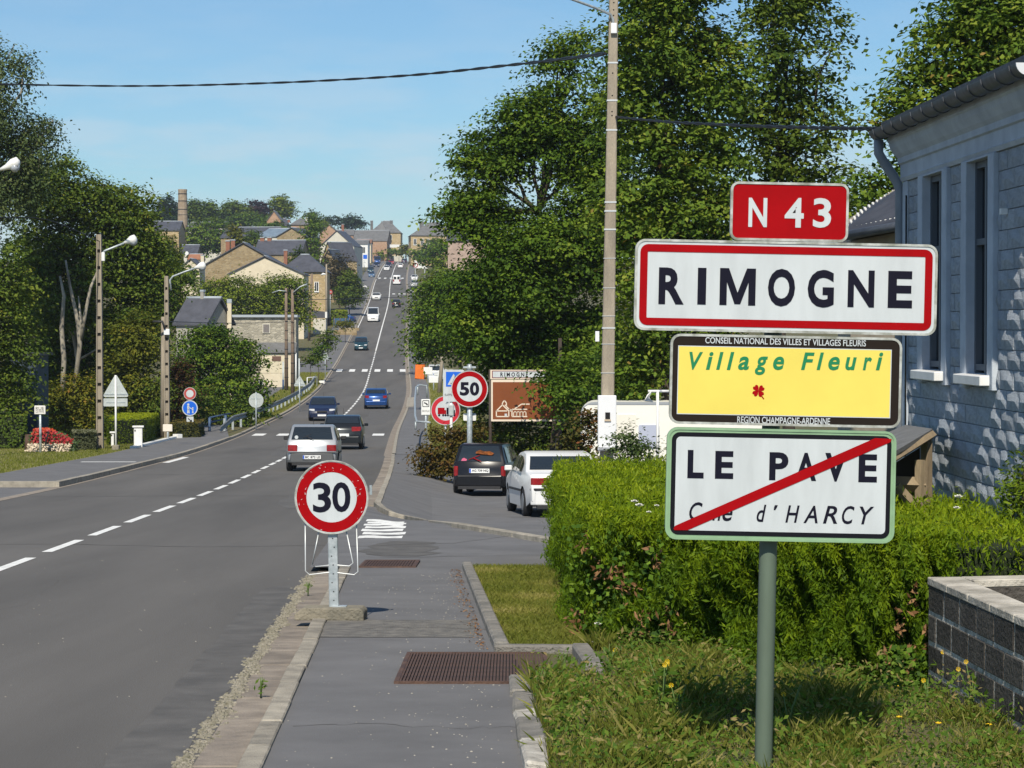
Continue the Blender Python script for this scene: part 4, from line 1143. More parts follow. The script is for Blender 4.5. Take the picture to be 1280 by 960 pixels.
def tree(name, label, cat, Y, bpx, lobes, m, per=26, dens=1.0, size=.16, spread=.34, bark=None, trunk=None, seed=1, hang=0.0, group=None, twigs=40, depth=1.0, updown=False, trunk_r=None, aspect=.6):
    """crown lobes given where the photo shows them at depth Y (photo px, radius px); built as a rounded tree there"""
    bx = P(bpx, 480, Y).x; bz = Gf(bx, Y); t = empty(name, (bx, Y, bz), 0, label, cat, group)
    ml = []; area = 0
    rng = random.Random(seed)
    for l in lobes:
        px, py, r = l[:3]; ry = l[3] if len(l) > 3 else r; dy = l[4] if len(l) > 4 else rng.uniform(-.4, .4) * r
        c = P(px, py, Y); k = Y / 3000.0
        ml.append((c.x - bx, dy * k, c.z - bz, r * k, r * k * depth, ry * k)); area += 4 * math.pi * (r * k) * (ry * k)
    if Y < 180 and cat == 'tree':       # break every bough mass into smaller clumps with shade between them
        sub = []; area = 0; rs = np.random.default_rng(seed + 500)
        for l in ml:
            if l[3] < .9: sub.append(l); area += 4 * math.pi * l[3] * l[5]; continue
            sub.append((l[0], l[1], l[2], l[3] * .62, l[4] * .62, l[5] * .62)); area += 4 * math.pi * l[3] * l[5] * .38
            for q in range(10):
                z_ = 1 - 2 * (q + .5) / 10; a_ = q * 2.4 + rs.uniform(0, 1); rr_ = math.sqrt(1 - z_ * z_); f_ = rs.uniform(.62, .80); s_ = rs.uniform(.32, .46)
                sub.append((l[0] + math.cos(a_) * rr_ * f_ * l[3], l[1] + math.sin(a_) * rr_ * f_ * l[4], l[2] + z_ * f_ * l[5], l[3] * s_, l[4] * s_, l[5] * s_ * .8)); area += 4 * math.pi * l[3] * l[5] * s_ * s_ * .8
        sl = sub; dens *= .85
    else: sl = ml
    nl = dens * area * 3.0 / (size * size * aspect)
    nc = max(12, int(nl / per))
    o, cl = make_crown('crown', sl, nc, per, spread, size, seed, m, t, hang, aspect, updown)
    h = max(l[2] for l in ml) * .72
    tr = trunk_r or max(.05, h * .02)
    make_trunk(t, h, tr, ml, bark or M_BARK, seed, cl, twigs, lean=(rng.uniform(-.03, .03) * h, 0))
    return t
# right-hand side
tree('broadleaf_tree', 'large leafy maple at the right of the road reaching behind the brown sign', 'tree', 80, 690, [(655, 330, 88, 80), (600, 262, 46, 40), (572, 262, 26, 18), (622, 190, 44, 40), (668, 150, 48, 48), (700, 92, 32, 38), (722, 55, 16, 24), (700, 66, 12, 26), (735, 190, 60, 80), (742, 300, 60, 70), (690, 440, 70, 62), (620, 400, 62, 56), (735, 430, 62, 60), (590, 205, 22, 14), (640, 470, 40, 34), (716, 486, 30, 34, -150), (690, 468, 22, 14, -160), (735, 470, 44, 44, -100), (770, 480, 40, 36, 0)], LM_BIG, size=.15, per=28, spread=.30, seed=3, twigs=90, dens=1.25)
tree('broadleaf_tree', 'tall ash rising just right of the lamp pole', 'tree', 62, 830, [(830, 40, 66, 80), (800, 130, 46, 70), (880, 90, 60, 70), (860, 190, 66, 60), (800, 260, 52, 60), (890, 270, 66, 56), (820, 360, 58, 66), (900, 360, 60, 60), (795, 450, 52, 50), (890, 440, 56, 50), (780, 60, 24, 60), (850, -30, 60, 50)], LM_TALL, size=.15, per=26, spread=.28, seed=5, twigs=110, dens=1.0)
tree('broadleaf_tree', 'airy dark tree with sky showing through above the red road number sign', 'tree', 66, 980, [(970, 40, 52, 70), (1000, 120, 46, 50), (1040, 60, 18, 55), (950, 140, 44, 50), (1030, 160, 30, 30), (980, 200, 50, 44), (1000, -20, 50, 50), (1040, 250, 44, 50), (960, 280, 52, 44)], LM_DARK, size=.16, per=22, spread=.26, seed=8, twigs=120, dens=.62)
tree('broadleaf_tree', 'tree with autumn tinted leaves behind the block house roof', 'tree', 46, 1180, [(1112, 140, 26, 34), (1150, 120, 40, 50), (1200, 60, 60, 60), (1180, 150, 50, 50), (1260, 40, 60, 60), (1240, 110, 50, 50), (1120, 205, 36, 26), (1090, 232, 30, 30), (1150, 250, 40, 40), (1300, 0, 60, 60), (1230, -10, 50, 50)], LM_TALL, size=.13, per=24, spread=.22, seed=12, twigs=90, dens=1.0)
tree('broadleaf_tree', 'leafy tree leaning over the right pavement beyond the orange skip', 'tree', 165, 575, [(556, 405, 40, 40), (540, 425, 24, 26), (590, 360, 40, 36), (600, 420, 40, 40), (560, 360, 28, 22)], LM_BIG, size=.26, per=22, spread=.5, seed=21, twigs=40, dens=.8)
tree('broadleaf_tree', 'rounded tree at the right kerb farther up the hill', 'tree', 240, 545, [(528, 400, 18, 32), (540, 370, 22, 20), (556, 352, 24, 20), (530, 425, 16, 18)], LM_DARK, size=.34, per=20, spread=.6, seed=22, twigs=20, dens=.9)
tree('broadleaf_tree', 'small tree before the slate house on the right hilltop', 'tree', 420, 560, [(548, 318, 12, 16), (560, 305, 12, 12), (536, 325, 10, 10), (572, 325, 14, 14), (590, 345, 20, 24)], LM_BIG, size=.5, per=18, spread=.7, seed=23, twigs=10, dens=1.0)
tree('shrub', 'dense dark shrubs under the big maple behind the parked cars', 'shrub', 82, 660, [(600, 545, 26, 30), (650, 550, 36, 34), (690, 540, 36, 30), (735, 530, 34, 46), (600, 500, 14, 20), (640, 560, 30, 40), (700, 560, 40, 40)], LM_DARK, size=.13, per=24, spread=.22, seed=31, twigs=20, dens=.8)
tree('shrub', 'reddish brown shrub beside the white post left of the black hatchback', 'shrub', 70, 552, [(550, 562, 26, 26), (575, 558, 24, 26), (535, 572, 14, 18), (590, 552, 16, 22), (555, 582, 26, 14)], leaf_mat('leaf_brown', [(0, (.05, .035, .012)), (.5, (.09, .075, .015)), (1, (.15, .075, .03))]), size=.11, per=22, spread=.16, seed=33, twigs=20, dens=.9)
tree('shrub', 'straggly rusty shrub left of the white meter box', 'shrub', 57, 722, [(712, 560, 20, 22), (735, 545, 14, 34), (700, 575, 18, 16), (742, 520, 8, 18), (728, 530, 12, 24), (722, 575, 22, 22)], leaf_mat('leaf_rusty', [(0, (.035, .05, .012)), (.6, (.08, .075, .018)), (1, (.20, .075, .03))]), size=.10, per=18, spread=.14, seed=35, twigs=40, dens=.6)
tree('shrub', 'green shrub with pale twigs in front of the caravan', 'shrub', 36, 788, [(790, 575, 22, 20), (780, 550, 16, 18), (800, 560, 12, 18), (815, 572, 16, 22), (775, 575, 14, 20)], leaf_mat('leaf_greyish', [(0, (.03, .05, .015)), (.6, (.07, .11, .03)), (1, (.26, .27, .18))]), size=.06, per=18, spread=.10, seed=36, twigs=40, dens=.6)
tree('shrub', 'tall feathery shrub at the right edge beside the house', 'shrub', 17.2, 1272, [(1272, 600, 14, 22), (1262, 622, 16, 18), (1282, 575, 10, 16)], leaf_mat('leaf_feather', [(0, (.06, .11, .012)), (.6, (.13, .19, .015)), (1, (.22, .28, .02))]), size=.05, per=16, spread=.05, seed=37, twigs=30, dens=.8, aspect=.35)
# left-hand side
tree('birch_tree', 'birch with drooping grey green twigs at the left edge', 'tree', 118, -10, [(6, 80, 22, 40), (-20, 130, 50, 60), (30, 82, 12, 24), (30, 160, 32, 30), (52, 175, 20, 30), (10, 220, 50, 50), (66, 150, 10, 14)], LM_BIRCH, size=.17, per=24, spread=.34, seed=41, hang=.5, bark=M_BARKP, twigs=70, dens=.75, updown=True)
tl = tree('broadleaf_tree', 'big dark tree with bare pale trunks behind the left lamp pole', 'tree', 128, 96, [(70, 240, 48, 50), (112, 262, 46, 50), (150, 262, 34, 36), (172, 290, 30, 34), (120, 330, 60, 50), (170, 350, 40, 40), (60, 320, 50, 50), (195, 330, 22, 34), (80, 380, 40, 34), (160, 410, 40, 36), (180, 245, 10, 16)], LM_DARK, size=.21, per=26, spread=.40, seed=43, bark=M_BARKP, twigs=90, dens=.95)
tree('broadleaf_tree', 'dark tree filling the gaps behind the bare pale trunks', 'tree', 134, 110, [(80, 400, 50, 44), (110, 450, 50, 50), (50, 460, 50, 50), (150, 440, 40, 50), (90, 500, 60, 40), (40, 380, 40, 40)], LM_BIG, size=.21, per=24, spread=.38, seed=44, twigs=30, dens=.9)
def bare_stems():
    O = Vector(tl.location); q = lambda px, py, y=123: P(px, py, y) - O
    for pts, r in (([q(78, 500), q(80, 450), q(77, 410), q(80, 370), q(75, 345)], [.26, .24, .22, .16, .09]), ([q(92, 500), q(100, 430), q(97, 400), q(88, 360), q(82, 325)], [.24, .22, .2, .14, .08]), ([q(101, 425), q(106, 395), q(113, 360), q(122, 338)], [.2, .18, .14, .08]), ([q(99, 428), q(101, 400), q(98, 370)], [.16, .13, .06])):
        m_ = MB(); m_.tube(pts, [v * .55 for v in r], 9); m_.obj('stem', M_BARKP, tl)
bare_stems()
tree('broadleaf_tree', 'dark leafy tree low at the left edge shading the lawn', 'tree', 101, 0, [(0, 350, 40, 50), (-10, 410, 46, 56), (26, 440, 24, 40), (0, 490, 36, 44), (-50, 400, 60, 120)], LM_DARK, size=.17, per=26, spread=.34, seed=45, twigs=40, dens=.7)
tree('shrub', 'brownish shrub behind the red flower bed', 'shrub', 112, 82, [(80, 510, 22, 30), (62, 500, 16, 24), (100, 495, 20, 30), (112, 520, 16, 24)], LM_YEL, size=.15, per=22, spread=.26, seed=46, twigs=20, dens=.8)
tree('shrub', 'yellowing bushy shrub between the two left lamp poles', 'shrub', 122, 165, [(165, 425, 26, 34), (150, 480, 24, 40), (185, 420, 22, 34), (175, 480, 26, 40)], LM_YEL, size=.19, per=22, spread=.34, seed=47, twigs=30, dens=.8)
tree('shrub', 'dark red leaved shrub behind the second left lamp pole', 'shrub', 125, 216, [(218, 490, 16, 40), (208, 510, 18, 26), (228, 480, 12, 26)], LM_RED, size=.16, per=22, spread=.26, seed=48, twigs=20, dens=.8)
tree('shrub', 'mid green shrub above the clipped hedge on the left', 'shrub', 122, 190, [(190, 500, 26, 30), (165, 505, 20, 26)], LM_DARK, size=.15, per=22, spread=.24, seed=49, twigs=20, dens=.8)
tree('broadleaf_tree', 'dark tree behind the second left lamp pole', 'tree', 175, 205, [(195, 345, 34, 30), (215, 385, 26, 26), (180, 400, 34, 40), (212, 345, 22, 16), (232, 395, 14, 18)], LM_DARK, size=.26, per=22, spread=.5, seed=50, twigs=30, dens=.8)
tree('broadleaf_tree', 'broad green bushy tree in front of the grey gabled house', 'tree', 150, 285, [(240, 450, 30, 34), (270, 432, 26, 30), (300, 446, 30, 28), (268, 418, 18, 14), (285, 490, 46, 46), (240, 500, 30, 40), (318, 480, 16, 34), (250, 420, 18, 14), (250, 530, 34, 22), (295, 530, 36, 20), (322, 515, 14, 24)], LM_BIG, size=.21, per=24, spread=.38, seed=51, twigs=40, dens=.8)
tree('shrub', 'low green bushes beside the blue railing', 'shrub', 139, 290, [(285, 520, 24, 24), (262, 508, 16, 28), (310, 520, 12, 20)], LM_DARK, size=.18, per=22, spread=.28, seed=52, twigs=20, dens=.8)
for i, (px, lobes, lab) in enumerate(((268, [(262, 368, 20, 18), (282, 362, 18, 16), (256, 385, 14, 16), (280, 385, 18, 16)], 'lime green tree left of the cream gable'),
        (310, [(304, 362, 18, 18), (322, 372, 18, 18), (300, 388, 20, 16), (326, 392, 14, 12)], 'lime green tree in front of the cream gable'),
        (352, [(340, 362, 18, 18), (358, 358, 18, 16), (372, 372, 14, 22), (350, 388, 22, 18), (376, 392, 12, 16)], 'lime green tree right of the cream gable by the twin poles'))):
    tree('broadleaf_tree', lab, 'tree', 292 + 4 * i, px, lobes, LM_LIME, size=.34, per=20, spread=.6, seed=60 + i, twigs=20, dens=1.3, group='lime green trees below the gables')
# up the hill on the left
tree('broadleaf_tree', 'tall slim tree beside the brown stone house on the hill', 'tree', 455, 388, [(388, 300, 11, 26), (384, 330, 12, 18), (392, 280, 7, 14)], LM_BIG, size=.5, per=18, spread=.7, seed=70, twigs=10)
tree('broadleaf_tree', 'dark brownish tree above the blue cars on the left', 'tree', 425, 424, [(424, 335, 14, 18), (418, 352, 13, 16), (430, 350, 12, 18)], leaf_mat('leaf_brownish', [(0, (.025, .022, .010)), (.6, (.05, .045, .018)), (1, (.10, .075, .03))]), size=.45, per=18, spread=.6, seed=71, twigs=10)
tree('broadleaf_tree', 'dense egg shaped green tree beside the road in the village', 'tree', 405, 437, [(437, 360, 13, 17), (429, 366, 8, 11), (445, 364, 8, 12), (437, 347, 6, 8), (437, 374, 11, 6)], LM_DARK, size=.36, per=18, spread=.4, seed=72, twigs=6, dens=2.0)
sk = [('pair of dark conifers left of the brick chimney', 640, 212, [(203, 262, 8, 16), (200, 275, 12, 14), (212, 258, 7, 15), (215, 274, 12, 14)], LM_CON),
      ('dark tree directly right of the brick chimney', 650, 243, [(240, 262, 8, 14), (250, 268, 14, 16), (262, 262, 10, 12), (256, 278, 16, 14)], LM_DARK),
      ('leafy tree over the slate roofs right of the brick chimney', 560, 255, [(256, 296, 20, 20), (272, 290, 14, 16), (244, 306, 9, 14), (280, 302, 12, 14)], LM_BIG),
      ('rounded green tree on the skyline left of the copper beech', 720, 290, [(288, 262, 12, 12), (300, 268, 14, 14), (278, 270, 9, 10)], LM_DARK),
      ('dark copper beech on the skyline', 730, 322, [(320, 258, 9, 9), (326, 262, 9, 10), (316, 265, 8, 9)], LM_PURP),
      ('bright green rounded tree on the skyline above the turret', 740, 352, [(346, 260, 10, 10), (358, 262, 10, 10), (350, 252, 9, 7), (344, 272, 9, 9)], LM_LIME),
      ('green tree on the skyline behind the slate roofs', 700, 310, [(306, 276, 13, 10), (328, 276, 12, 9), (292, 280, 10, 9)], LM_BIG),
      ('small trees at the right end of the roofline', 760, 390, [(388, 270, 7, 7), (396, 280, 8, 8)], LM_DARK),
      ('wide umbrella shaped pine behind the orange hilltop house', 860, 442, [(438, 275, 10, 6), (447, 280, 9, 6), (434, 282, 7, 5)], LM_CON),
      ('dark pines on the skyline left of the umbrella pine', 870, 415, [(410, 276, 6, 6), (421, 275, 5, 6), (402, 280, 5, 6)], LM_CON),
      ('thin tree among the slate roofs in mid village', 430, 297, [(297, 300, 8, 14), (293, 288, 6, 8), (300, 312, 9, 9)], LM_YEL),
      ('brown green tree below the brick chimney', 420, 222, [(212, 322, 14, 14), (226, 328, 12, 10), (200, 325, 12, 14), (212, 304, 7, 10)], LM_YEL),
      ('green tree beside the small white gable', 370, 215, [(212, 340, 16, 14), (236, 345, 12, 10), (200, 330, 12, 14)], LM_BIG),
      ('hedge like tree below the far white banner', 800, 490, [(478, 316, 7, 4), (492, 314, 8, 4), (505, 313, 6, 5)], LM_DARK),
      ('small bright bush by the far white banner', 790, 508, [(508, 309, 3, 4), (510, 314, 4, 4)], LM_YEL),
      ('trees at the right of the far road bend', 700, 525, [(524, 318, 7, 6), (535, 312, 9, 8), (517, 316, 5, 4), (545, 305, 9, 9)], LM_BIG)]
sk += [('green trees between the slate shed and the factory roof', 480, 192, [(186, 302, 14, 14), (200, 312, 14, 12), (176, 318, 12, 14)], LM_DARK), ('olive tree in front of the factory wall', 480, 318, [(316, 296, 9, 10), (308, 304, 9, 8)], LM_DARK), ('bushy trees between the factory and the turret house', 600, 345, [(342, 284, 10, 7), (356, 286, 9, 6), (330, 284, 8, 6)], LM_BIG), ('dark trees on the skyline behind the white barn', 820, 400, [(400, 284, 9, 7), (388, 282, 8, 8), (412, 286, 6, 5)], LM_DARK), ('leafy tree beside the long slate roofed house', 410, 376, [(374, 322, 8, 12), (368, 330, 8, 8)], LM_DARK)]
for i, (lab, Y, bp, lobes, m) in enumerate(sk):
    tree('pine_tree' if m is LM_CON else 'hill_tree', lab, 'tree', Y, bp, lobes, m, size=Y * .00115, per=14, spread=Y * .0011, seed=80 + i, twigs=4, dens=1.9, trunk_r=.3)
tree('shrub', 'rounded low bush on the left pavement up the hill', 'shrub', 322, 432, [(432, 404, 9, 5), (427, 405, 5, 4), (437, 405, 5, 4)], LM_YEL, size=.25, per=18, spread=.3, seed=99, twigs=4, trunk_r=.05)
for i, (px, py, r, ry, Y, lab) in enumerate(((398, 442, 8, 10, 225, 'dark green bank shrub right of the cream garage'), (408, 425, 9, 12, 250, 'bank shrub below the fenced terrace'), (388, 452, 7, 8, 218, 'small bank shrub at the foot of the stone shed'))):
    tree('shrub', lab, 'shrub', Y, px, [(px, py, r, ry), (px + 4, py - 6, r * .7, ry * .7)], LM_DARK if i else LM_BIG, size=.26, per=18, spread=.3, seed=110 + i, twigs=4, trunk_r=.05)
# ================================================================== VEHICLES
M_TYRE = mat('tyre', (.020, .020, .021), .85, bump=.2)
M_RIMW = mat('wheel_rim', (.32, .33, .34), .4, metal=.6)
M_CGLASS = mat('car_glass', (.018, .024, .030), .04, spec=.7)
M_TAIL = mat('tail_light', (.30, .012, .015), .2, spec=.6, var=.4, scale=9)
M_LAMPW = mat('head_light', (.62, .64, .66), .12, spec=.7)
M_PLATE = mat('plate_white', (.78, .79, .78), .45)
M_EU = mat('plate_blue', (.02, .10, .50), .45)
M_TRIM = mat('black_trim', (.025, .025, .027), .6)
M_UNDER = mat('under_body', (.010, .010, .010), .9)
def paint(name, c, metal=.0, rough=.28): return mat('paint_' + name, c, rough, metal=metal, spec=.3, coat=.25, var=.10, scale=3)
M_GREYB = mat('bumper_grey', (.085, .090, .095), .6)

SPEC = {   # lower outline (rear->front over the top is the belt), roof line, all in metres (y forward, z up)
 'hatch': dict(L=3.72, w=.815, belt=((.10, .90), (2.78, .92)), rear=[(.16, .26), (.03, .34), (.0, .52), (.03, .60), (.05, .74)], nose=[(3.42, .80), (3.62, .70), (3.70, .56), (3.72, .38), (3.62, .22)],
              roof=[(.22, 1.06), (.44, 1.30), (.62, 1.385), (1.2, 1.405), (1.80, 1.375), (2.10, 1.27)], ax=(.62, 3.02), wr=.29, tl=(.60, .80), gw=.80),
 'boxy': dict(L=3.60, w=.775, belt=((.08, .86), (2.70, .90)), rear=[(.14, .26), (.03, .32), (.0, .50), (.03, .56), (.05, .72)], nose=[(3.30, .80), (3.52, .72), (3.58, .56), (3.60, .38), (3.5, .22)],
              roof=[(.16, 1.04), (.28, 1.30), (.40, 1.375), (1.1, 1.40), (1.75, 1.385), (2.05, 1.28)], ax=(.60, 2.95), wr=.28, tl=(.52, .80), gw=.80),
 'sedan': dict(L=4.5, w=.88, belt=((.10, .93), (3.15, .95)), rear=[(.16, .26), (.03, .34), (.0, .53), (.02, .64), (.05, .85)], nose=[(4.0, .82), (4.35, .70), (4.46, .56), (4.5, .38), (4.4, .22)],
              roof=[(.74, .99), (1.16, 1.25), (1.45, 1.355), (1.95, 1.40), (2.5, 1.365), (2.82, 1.22)], ax=(.92, 3.60), wr=.31, tl=(.69, .85), gw=.78),
 'coupe': dict(L=4.3, w=.88, belt=((.12, .94), (3.0, .95)), rear=[(.16, .26), (.03, .34), (.0, .55), (.04, .66), (.08, .82)], nose=[(3.8, .82), (4.15, .72), (4.26, .56), (4.3, .38), (4.2, .22)],
              roof=[(.34, 1.10), (.62, 1.30), (.86, 1.40), (1.5, 1.45), (2.1, 1.41), (2.5, 1.27)], ax=(.75, 3.38), wr=.32, tl=(.74, .96), gw=.78),
 'mpv': dict(L=4.2, w=.87, belt=((.08, 1.0), (3.25, 1.02)), rear=[(.16, .26), (.03, .34), (.0, .55), (.03, .66), (.05, .84)], nose=[(3.8, .90), (4.08, .76), (4.17, .58), (4.2, .38), (4.1, .22)],
              roof=[(.16, 1.20), (.28, 1.46), (.50, 1.58), (1.3, 1.63), (2.0, 1.58), (2.5, 1.40)], ax=(.75, 3.30), wr=.32, tl=(.75, 1.1), gw=.80),
 'van': dict(L=5.2, w=.96, belt=((.04, 1.15), (4.35, 1.18)), rear=[(.12, .30), (.02, .40), (.0, .60), (.02, .75), (.03, .95)], nose=[(4.75, 1.08), (5.05, .92), (5.15, .66), (5.2, .44), (5.1, .26)],
              roof=[(.06, 1.55), (.10, 2.0), (.20, 2.18), (1.5, 2.24), (3.0, 2.22), (3.6, 2.05)], ax=(1.0, 4.2), wr=.34, tl=(.75, 1.25), gw=.86),
}
def car(label, kind, pos, yaw, body, group='cars on and beside the road', bumper=None, wipe=True, plate=None, cat='car', name=None, spoiler=False, lod=0, pw=.52, tail_w=.30, wh=1.0):
    S_ = SPEC[kind]; Lc, w = S_['L'], S_['w']
    t = empty(name or 'car', pos, yaw, label, cat, group)
    # slope of the road under it
    dy = Vector((-math.sin(yaw), math.cos(yaw), 0)); p0 = Vector(pos)
    za = Gf(p0.x + dy.x * (-1.3), p0.y + dy.y * (-1.3)); zb = Gf(p0.x + dy.x * 1.3, p0.y + dy.y * 1.3)
    dx = Vector((math.cos(yaw), math.sin(yaw), 0)); zl = Gf(p0.x - dx.x * .7, p0.y - dx.y * .7); zr = Gf(p0.x + dx.x * .7, p0.y + dx.y * .7)
    t.rotation_euler = (math.atan((zb - za) / 2.6), -math.atan((zr - zl) / 1.4), yaw)
    y0 = -Lc / 2
    belt0, belt1 = S_['belt']; bz = lambda y: belt0[1] + (belt1[1] - belt0[1]) * (y - belt0[0]) / (belt1[0] - belt0[0])
    ztop = max(p[1] for p in S_['roof'])
    def f(y, z):
        tt = abs((y - Lc / 2) / (Lc / 2)); x = w * (1 - .10 * tt ** 3.2)
        b = bz(y)
        if z > b: x -= (z - b) / (ztop - b) * (.15 if kind != 'van' else .09) + .012
        else: x -= .045 * ((b - z) / b) ** 2.2 - .0
        return x
    def arch(yc, r):
        return [(yc + r * math.cos(R(a)), .24 + .06 + (r) * math.sin(R(a))) for a in (-12, 15, 45, 75, 105, 135, 165, 192)]
    r = S_['wr'] + .045
    front_b = arch(S_['ax'][1], r); rear_b = arch(S_['ax'][0], r)
    low = S_['rear'] + [belt0]                      # up the tail
    topl = S_['roof']
    nose = [belt1] + S_['nose']
    bottom = [(front_b[0][0] + .02, .22)] + front_b + [(front_b[-1][0] - .02, .20), (rear_b[0][0] + .02, .20)] + rear_b + [(rear_b[-1][0] - .02, .22)]
    sil = low + topl + nose + bottom              # closed, clockwise seen from -x
    n = len(sil); iB0 = len(low) - 1; iB1 = len(low) + len(topl)
    area2 = sum(sil[i][0] * sil[(i+1) % n][1] - sil[(i+1) % n][0] * sil[i][1] for i in range(n)); sg = 1 if area2 > 0 else -1
    def inset(d):
        out = []
        nb = len(low) + len(topl) + len(nose)
        for i, p in enumerate(sil):
            a = Vector(sil[i-1]); c = Vector(sil[(i+1) % n]); e = (c - a).normalized(); nn = Vector((-e.y, e.x)) * sg
            k = d if i < nb else d * .12
            out.append((p[0] + nn.x * k, p[1] + nn.y * k))
        return out
    rr = .065; i1 = inset(rr); i2 = inset(rr * .32)
    mb = MB(); rings = []
    for poly, dx, s_ in ((i1, 0, -1), (i2, rr * .32, -1), (sil, rr, -1), (sil, rr, 1), (i2, rr * .32, 1), (i1, 0, 1)):
        k = len(mb.v); rings.append(k)
        for q, p in zip(poly, sil): mb.v.append((s_ * (f(p[0], p[1]) - dx), y0 + q[0], q[1]))
    for a, b in zip(rings[:-1], rings[1:]):
        for i in range(n):
            j = (i + 1) % n; mb.f.append((a+i, a+j, b+j, b+i)); mb.m.append(1 if (i >= len(low)+len(topl)+len(nose)-1) else 0); mb.sm.append(True)
    for k in (rings[0], rings[-1]):
        mb.f.append(tuple(k + i for i in range(iB0, iB1 + 1))); mb.m.append(0); mb.sm.append(True)
        mb.f.append(tuple([k + i for i in range(iB1, n)] + [k + i for i in range(0, iB0 + 1)])); mb.m.append(0); mb.sm.append(True)
    ob_ = mb.obj('body', [body, M_UNDER], t)
    bm = bmesh.new(); bm.from_mesh(ob_.data); bmesh.ops.triangulate(bm, faces=[f_ for f_ in bm.faces if len(f_.verts) > 4]); bmesh.ops.recalc_face_normals(bm, faces=bm.faces); bm.to_mesh(ob_.data); bm.free()
    ob_.data.polygons.foreach_set('use_smooth', [True] * len(ob_.data.polygons)); ob_.data.set_sharp_from_angle(angle=R(38))
    # glass across the car between two points of the outline, curved with the body
    def cross(name, pa, pb, inx0, inx1, m, off=.012, n=4):
        a = Vector(pa); b = Vector(pb); e = (b - a).normalized(); nn = Vector((-e.y, e.x))
        if kind and nn.y < 0: nn = -nn
        pts = []
        for p, ix in ((a, inx0), (b, inx1)):
            q = p + nn * off; h = f(p.x, p.y) - ix
            pts.append([( -h + 2*h*i/n, y0 + q.x, q.y) for i in range(n + 1)])
        m_ = MB(); m_.add(pts[0] + pts[1], [(i, i+1, n+2+i, n+1+i) for i in range(n)], 0); return m_.obj(name, m, t, fix=False)
    R_ = S_['roof']
    lerp2 = lambda a, b, k: (a[0] + (b[0]-a[0])*k, a[1] + (b[1]-a[1])*k)
    ra, rb = belt0, R_[1]
    def strip(name, pl, m, inx, off=.012):
        m_ = MB(); nn_ = 6; vs = []
        for i, p in enumerate(pl):
            a = Vector(pl[max(i-1, 0)]); b = Vector(pl[min(i+1, len(pl)-1)]); e = (b - a).normalized(); q = Vector((-e.y, e.x))
            if q.y < 0: q = -q
            h = f(p[0], p[1]) - inx
            for k in range(nn_ + 1): vs.append((-h + 2*h*k/nn_, y0 + p[0] + q.x*off, p[1] + q.y*off))
        m_.add(vs, [(i*(nn_+1)+k, i*(nn_+1)+k+1, (i+1)*(nn_+1)+k+1, (i+1)*(nn_+1)+k) for i in range(len(pl)-1) for k in range(nn_)], 0, True); return m_.obj(name, m, t, fix=False)
    ob_rw = None
    if kind != 'van':
        ob_rw = strip('rear_window', ([lerp2(ra, R_[0], .35)] if kind not in ('sedan', 'coupe') else []) + [lerp2(R_[0], R_[1], .06 if kind == 'sedan' else .0), R_[1], lerp2(R_[1], R_[2], .3)], M_CGLASS, .10)
    else:
        for s_ in (-1, 1):
            m_ = MB(); m_.box((s_ * .40, y0 + .03, 1.62), (.56, .05, .62)); m_.obj('rear_window', M_CGLASS, t)
    strip('windscreen', [lerp2(R_[-2], R_[-1], .25), R_[-1], lerp2(R_[-1], belt1, .9)], M_CGLASS, .09)
    for s_ in (-1, 1):
        tops = lambda y: float(np.interp(y, [p[0] for p in R_] + [belt1[0]], [p[1] for p in R_] + [belt1[1]])) - .085
        if kind == 'van': spans = [(3.25, 4.15)]
        else:
            a = R_[1][0] + .12 if kind not in ('sedan',) else R_[1][0] + .05; b = belt1[0] - .38; mid = (a + b) / 2 - (.1 if kind != 'sedan' else .0); spans = [(a, mid - .045), (mid + .045, b)]
        for a, b in spans:
            k = 6; bot = [(a + (b-a)*i/k, bz(a + (b-a)*i/k) + .025) for i in range(k+1)]; tp = [(y, max(tops(y), z + .03)) for y, z in bot]
            vs = [(s_ * (f(y, z) + .004), y0 + y, z) for y, z in bot] + [(s_ * (f(y, z) + .004), y0 + y, z) for y, z in tp]
            m_ = MB(); m_.add(vs, [(i, i+1, k+2+i, k+1+i) for i in range(k)], 0, True); m_.obj('side_window', M_CGLASS, t, fix=False)
        # wheels
        for ya in S_['ax']:
            x = s_ * (w - .12)
            wr = S_['wr']; m_ = MB(); m_.tube([(x - .095, y0 + ya, wr), (x - .07, y0 + ya, wr), (x + .07, y0 + ya, wr), (x + .095, y0 + ya, wr)], [wr * .86, wr, wr, wr * .86], 22); wl = m_.obj('wheel', M_TYRE, t)
            m_ = MB(); m_.tube([(x + s_ * .088, y0 + ya, wr), (x + s_ * .105, y0 + ya, wr)], [wr * .64, wr * .56], 16); m_.obj('rim', M_RIMW, wl)
        # lights
        z0_, z1_ = S_['tl']; yt = .045
        ylo = float(np.interp((z0_+z1_)/2, [p[1] for p in S_['rear'][2:]] + [belt0[1]], [p[0] for p in S_['rear'][2:]] + [belt0[0]]))
        hw = f(.05, .7); tw = tail_w
        m_ = MB(); m_.prism([(s_ * (hw - .012), y0 + ylo + .16), (s_ * (hw - .01), y0 + ylo + .02), (s_ * (hw - .06), y0 + ylo - .018), (s_ * (hw - tw), y0 + ylo - .022), (s_ * (hw - tw), y0 + ylo + .16)], z0_, z1_, 'z'); m_.obj('tail_light', M_TAIL, t, bevel=.015)
        nz_ = S_['nose']; yh = nz_[1][0]; zh = nz_[1][1]
        hw2 = f(yh, zh); m_ = MB(); m_.prism([(s_ * (hw2 - .02), y0 + yh - .12), (s_ * (hw2 - .03), y0 + yh + .03), (s_ * (hw2 - .36), y0 + yh + .10), (s_ * (hw2 - .36), y0 + yh - .12)], zh - .11, zh + .025, 'z'); m_.obj('headlight', M_LAMPW, t, bevel=.015)
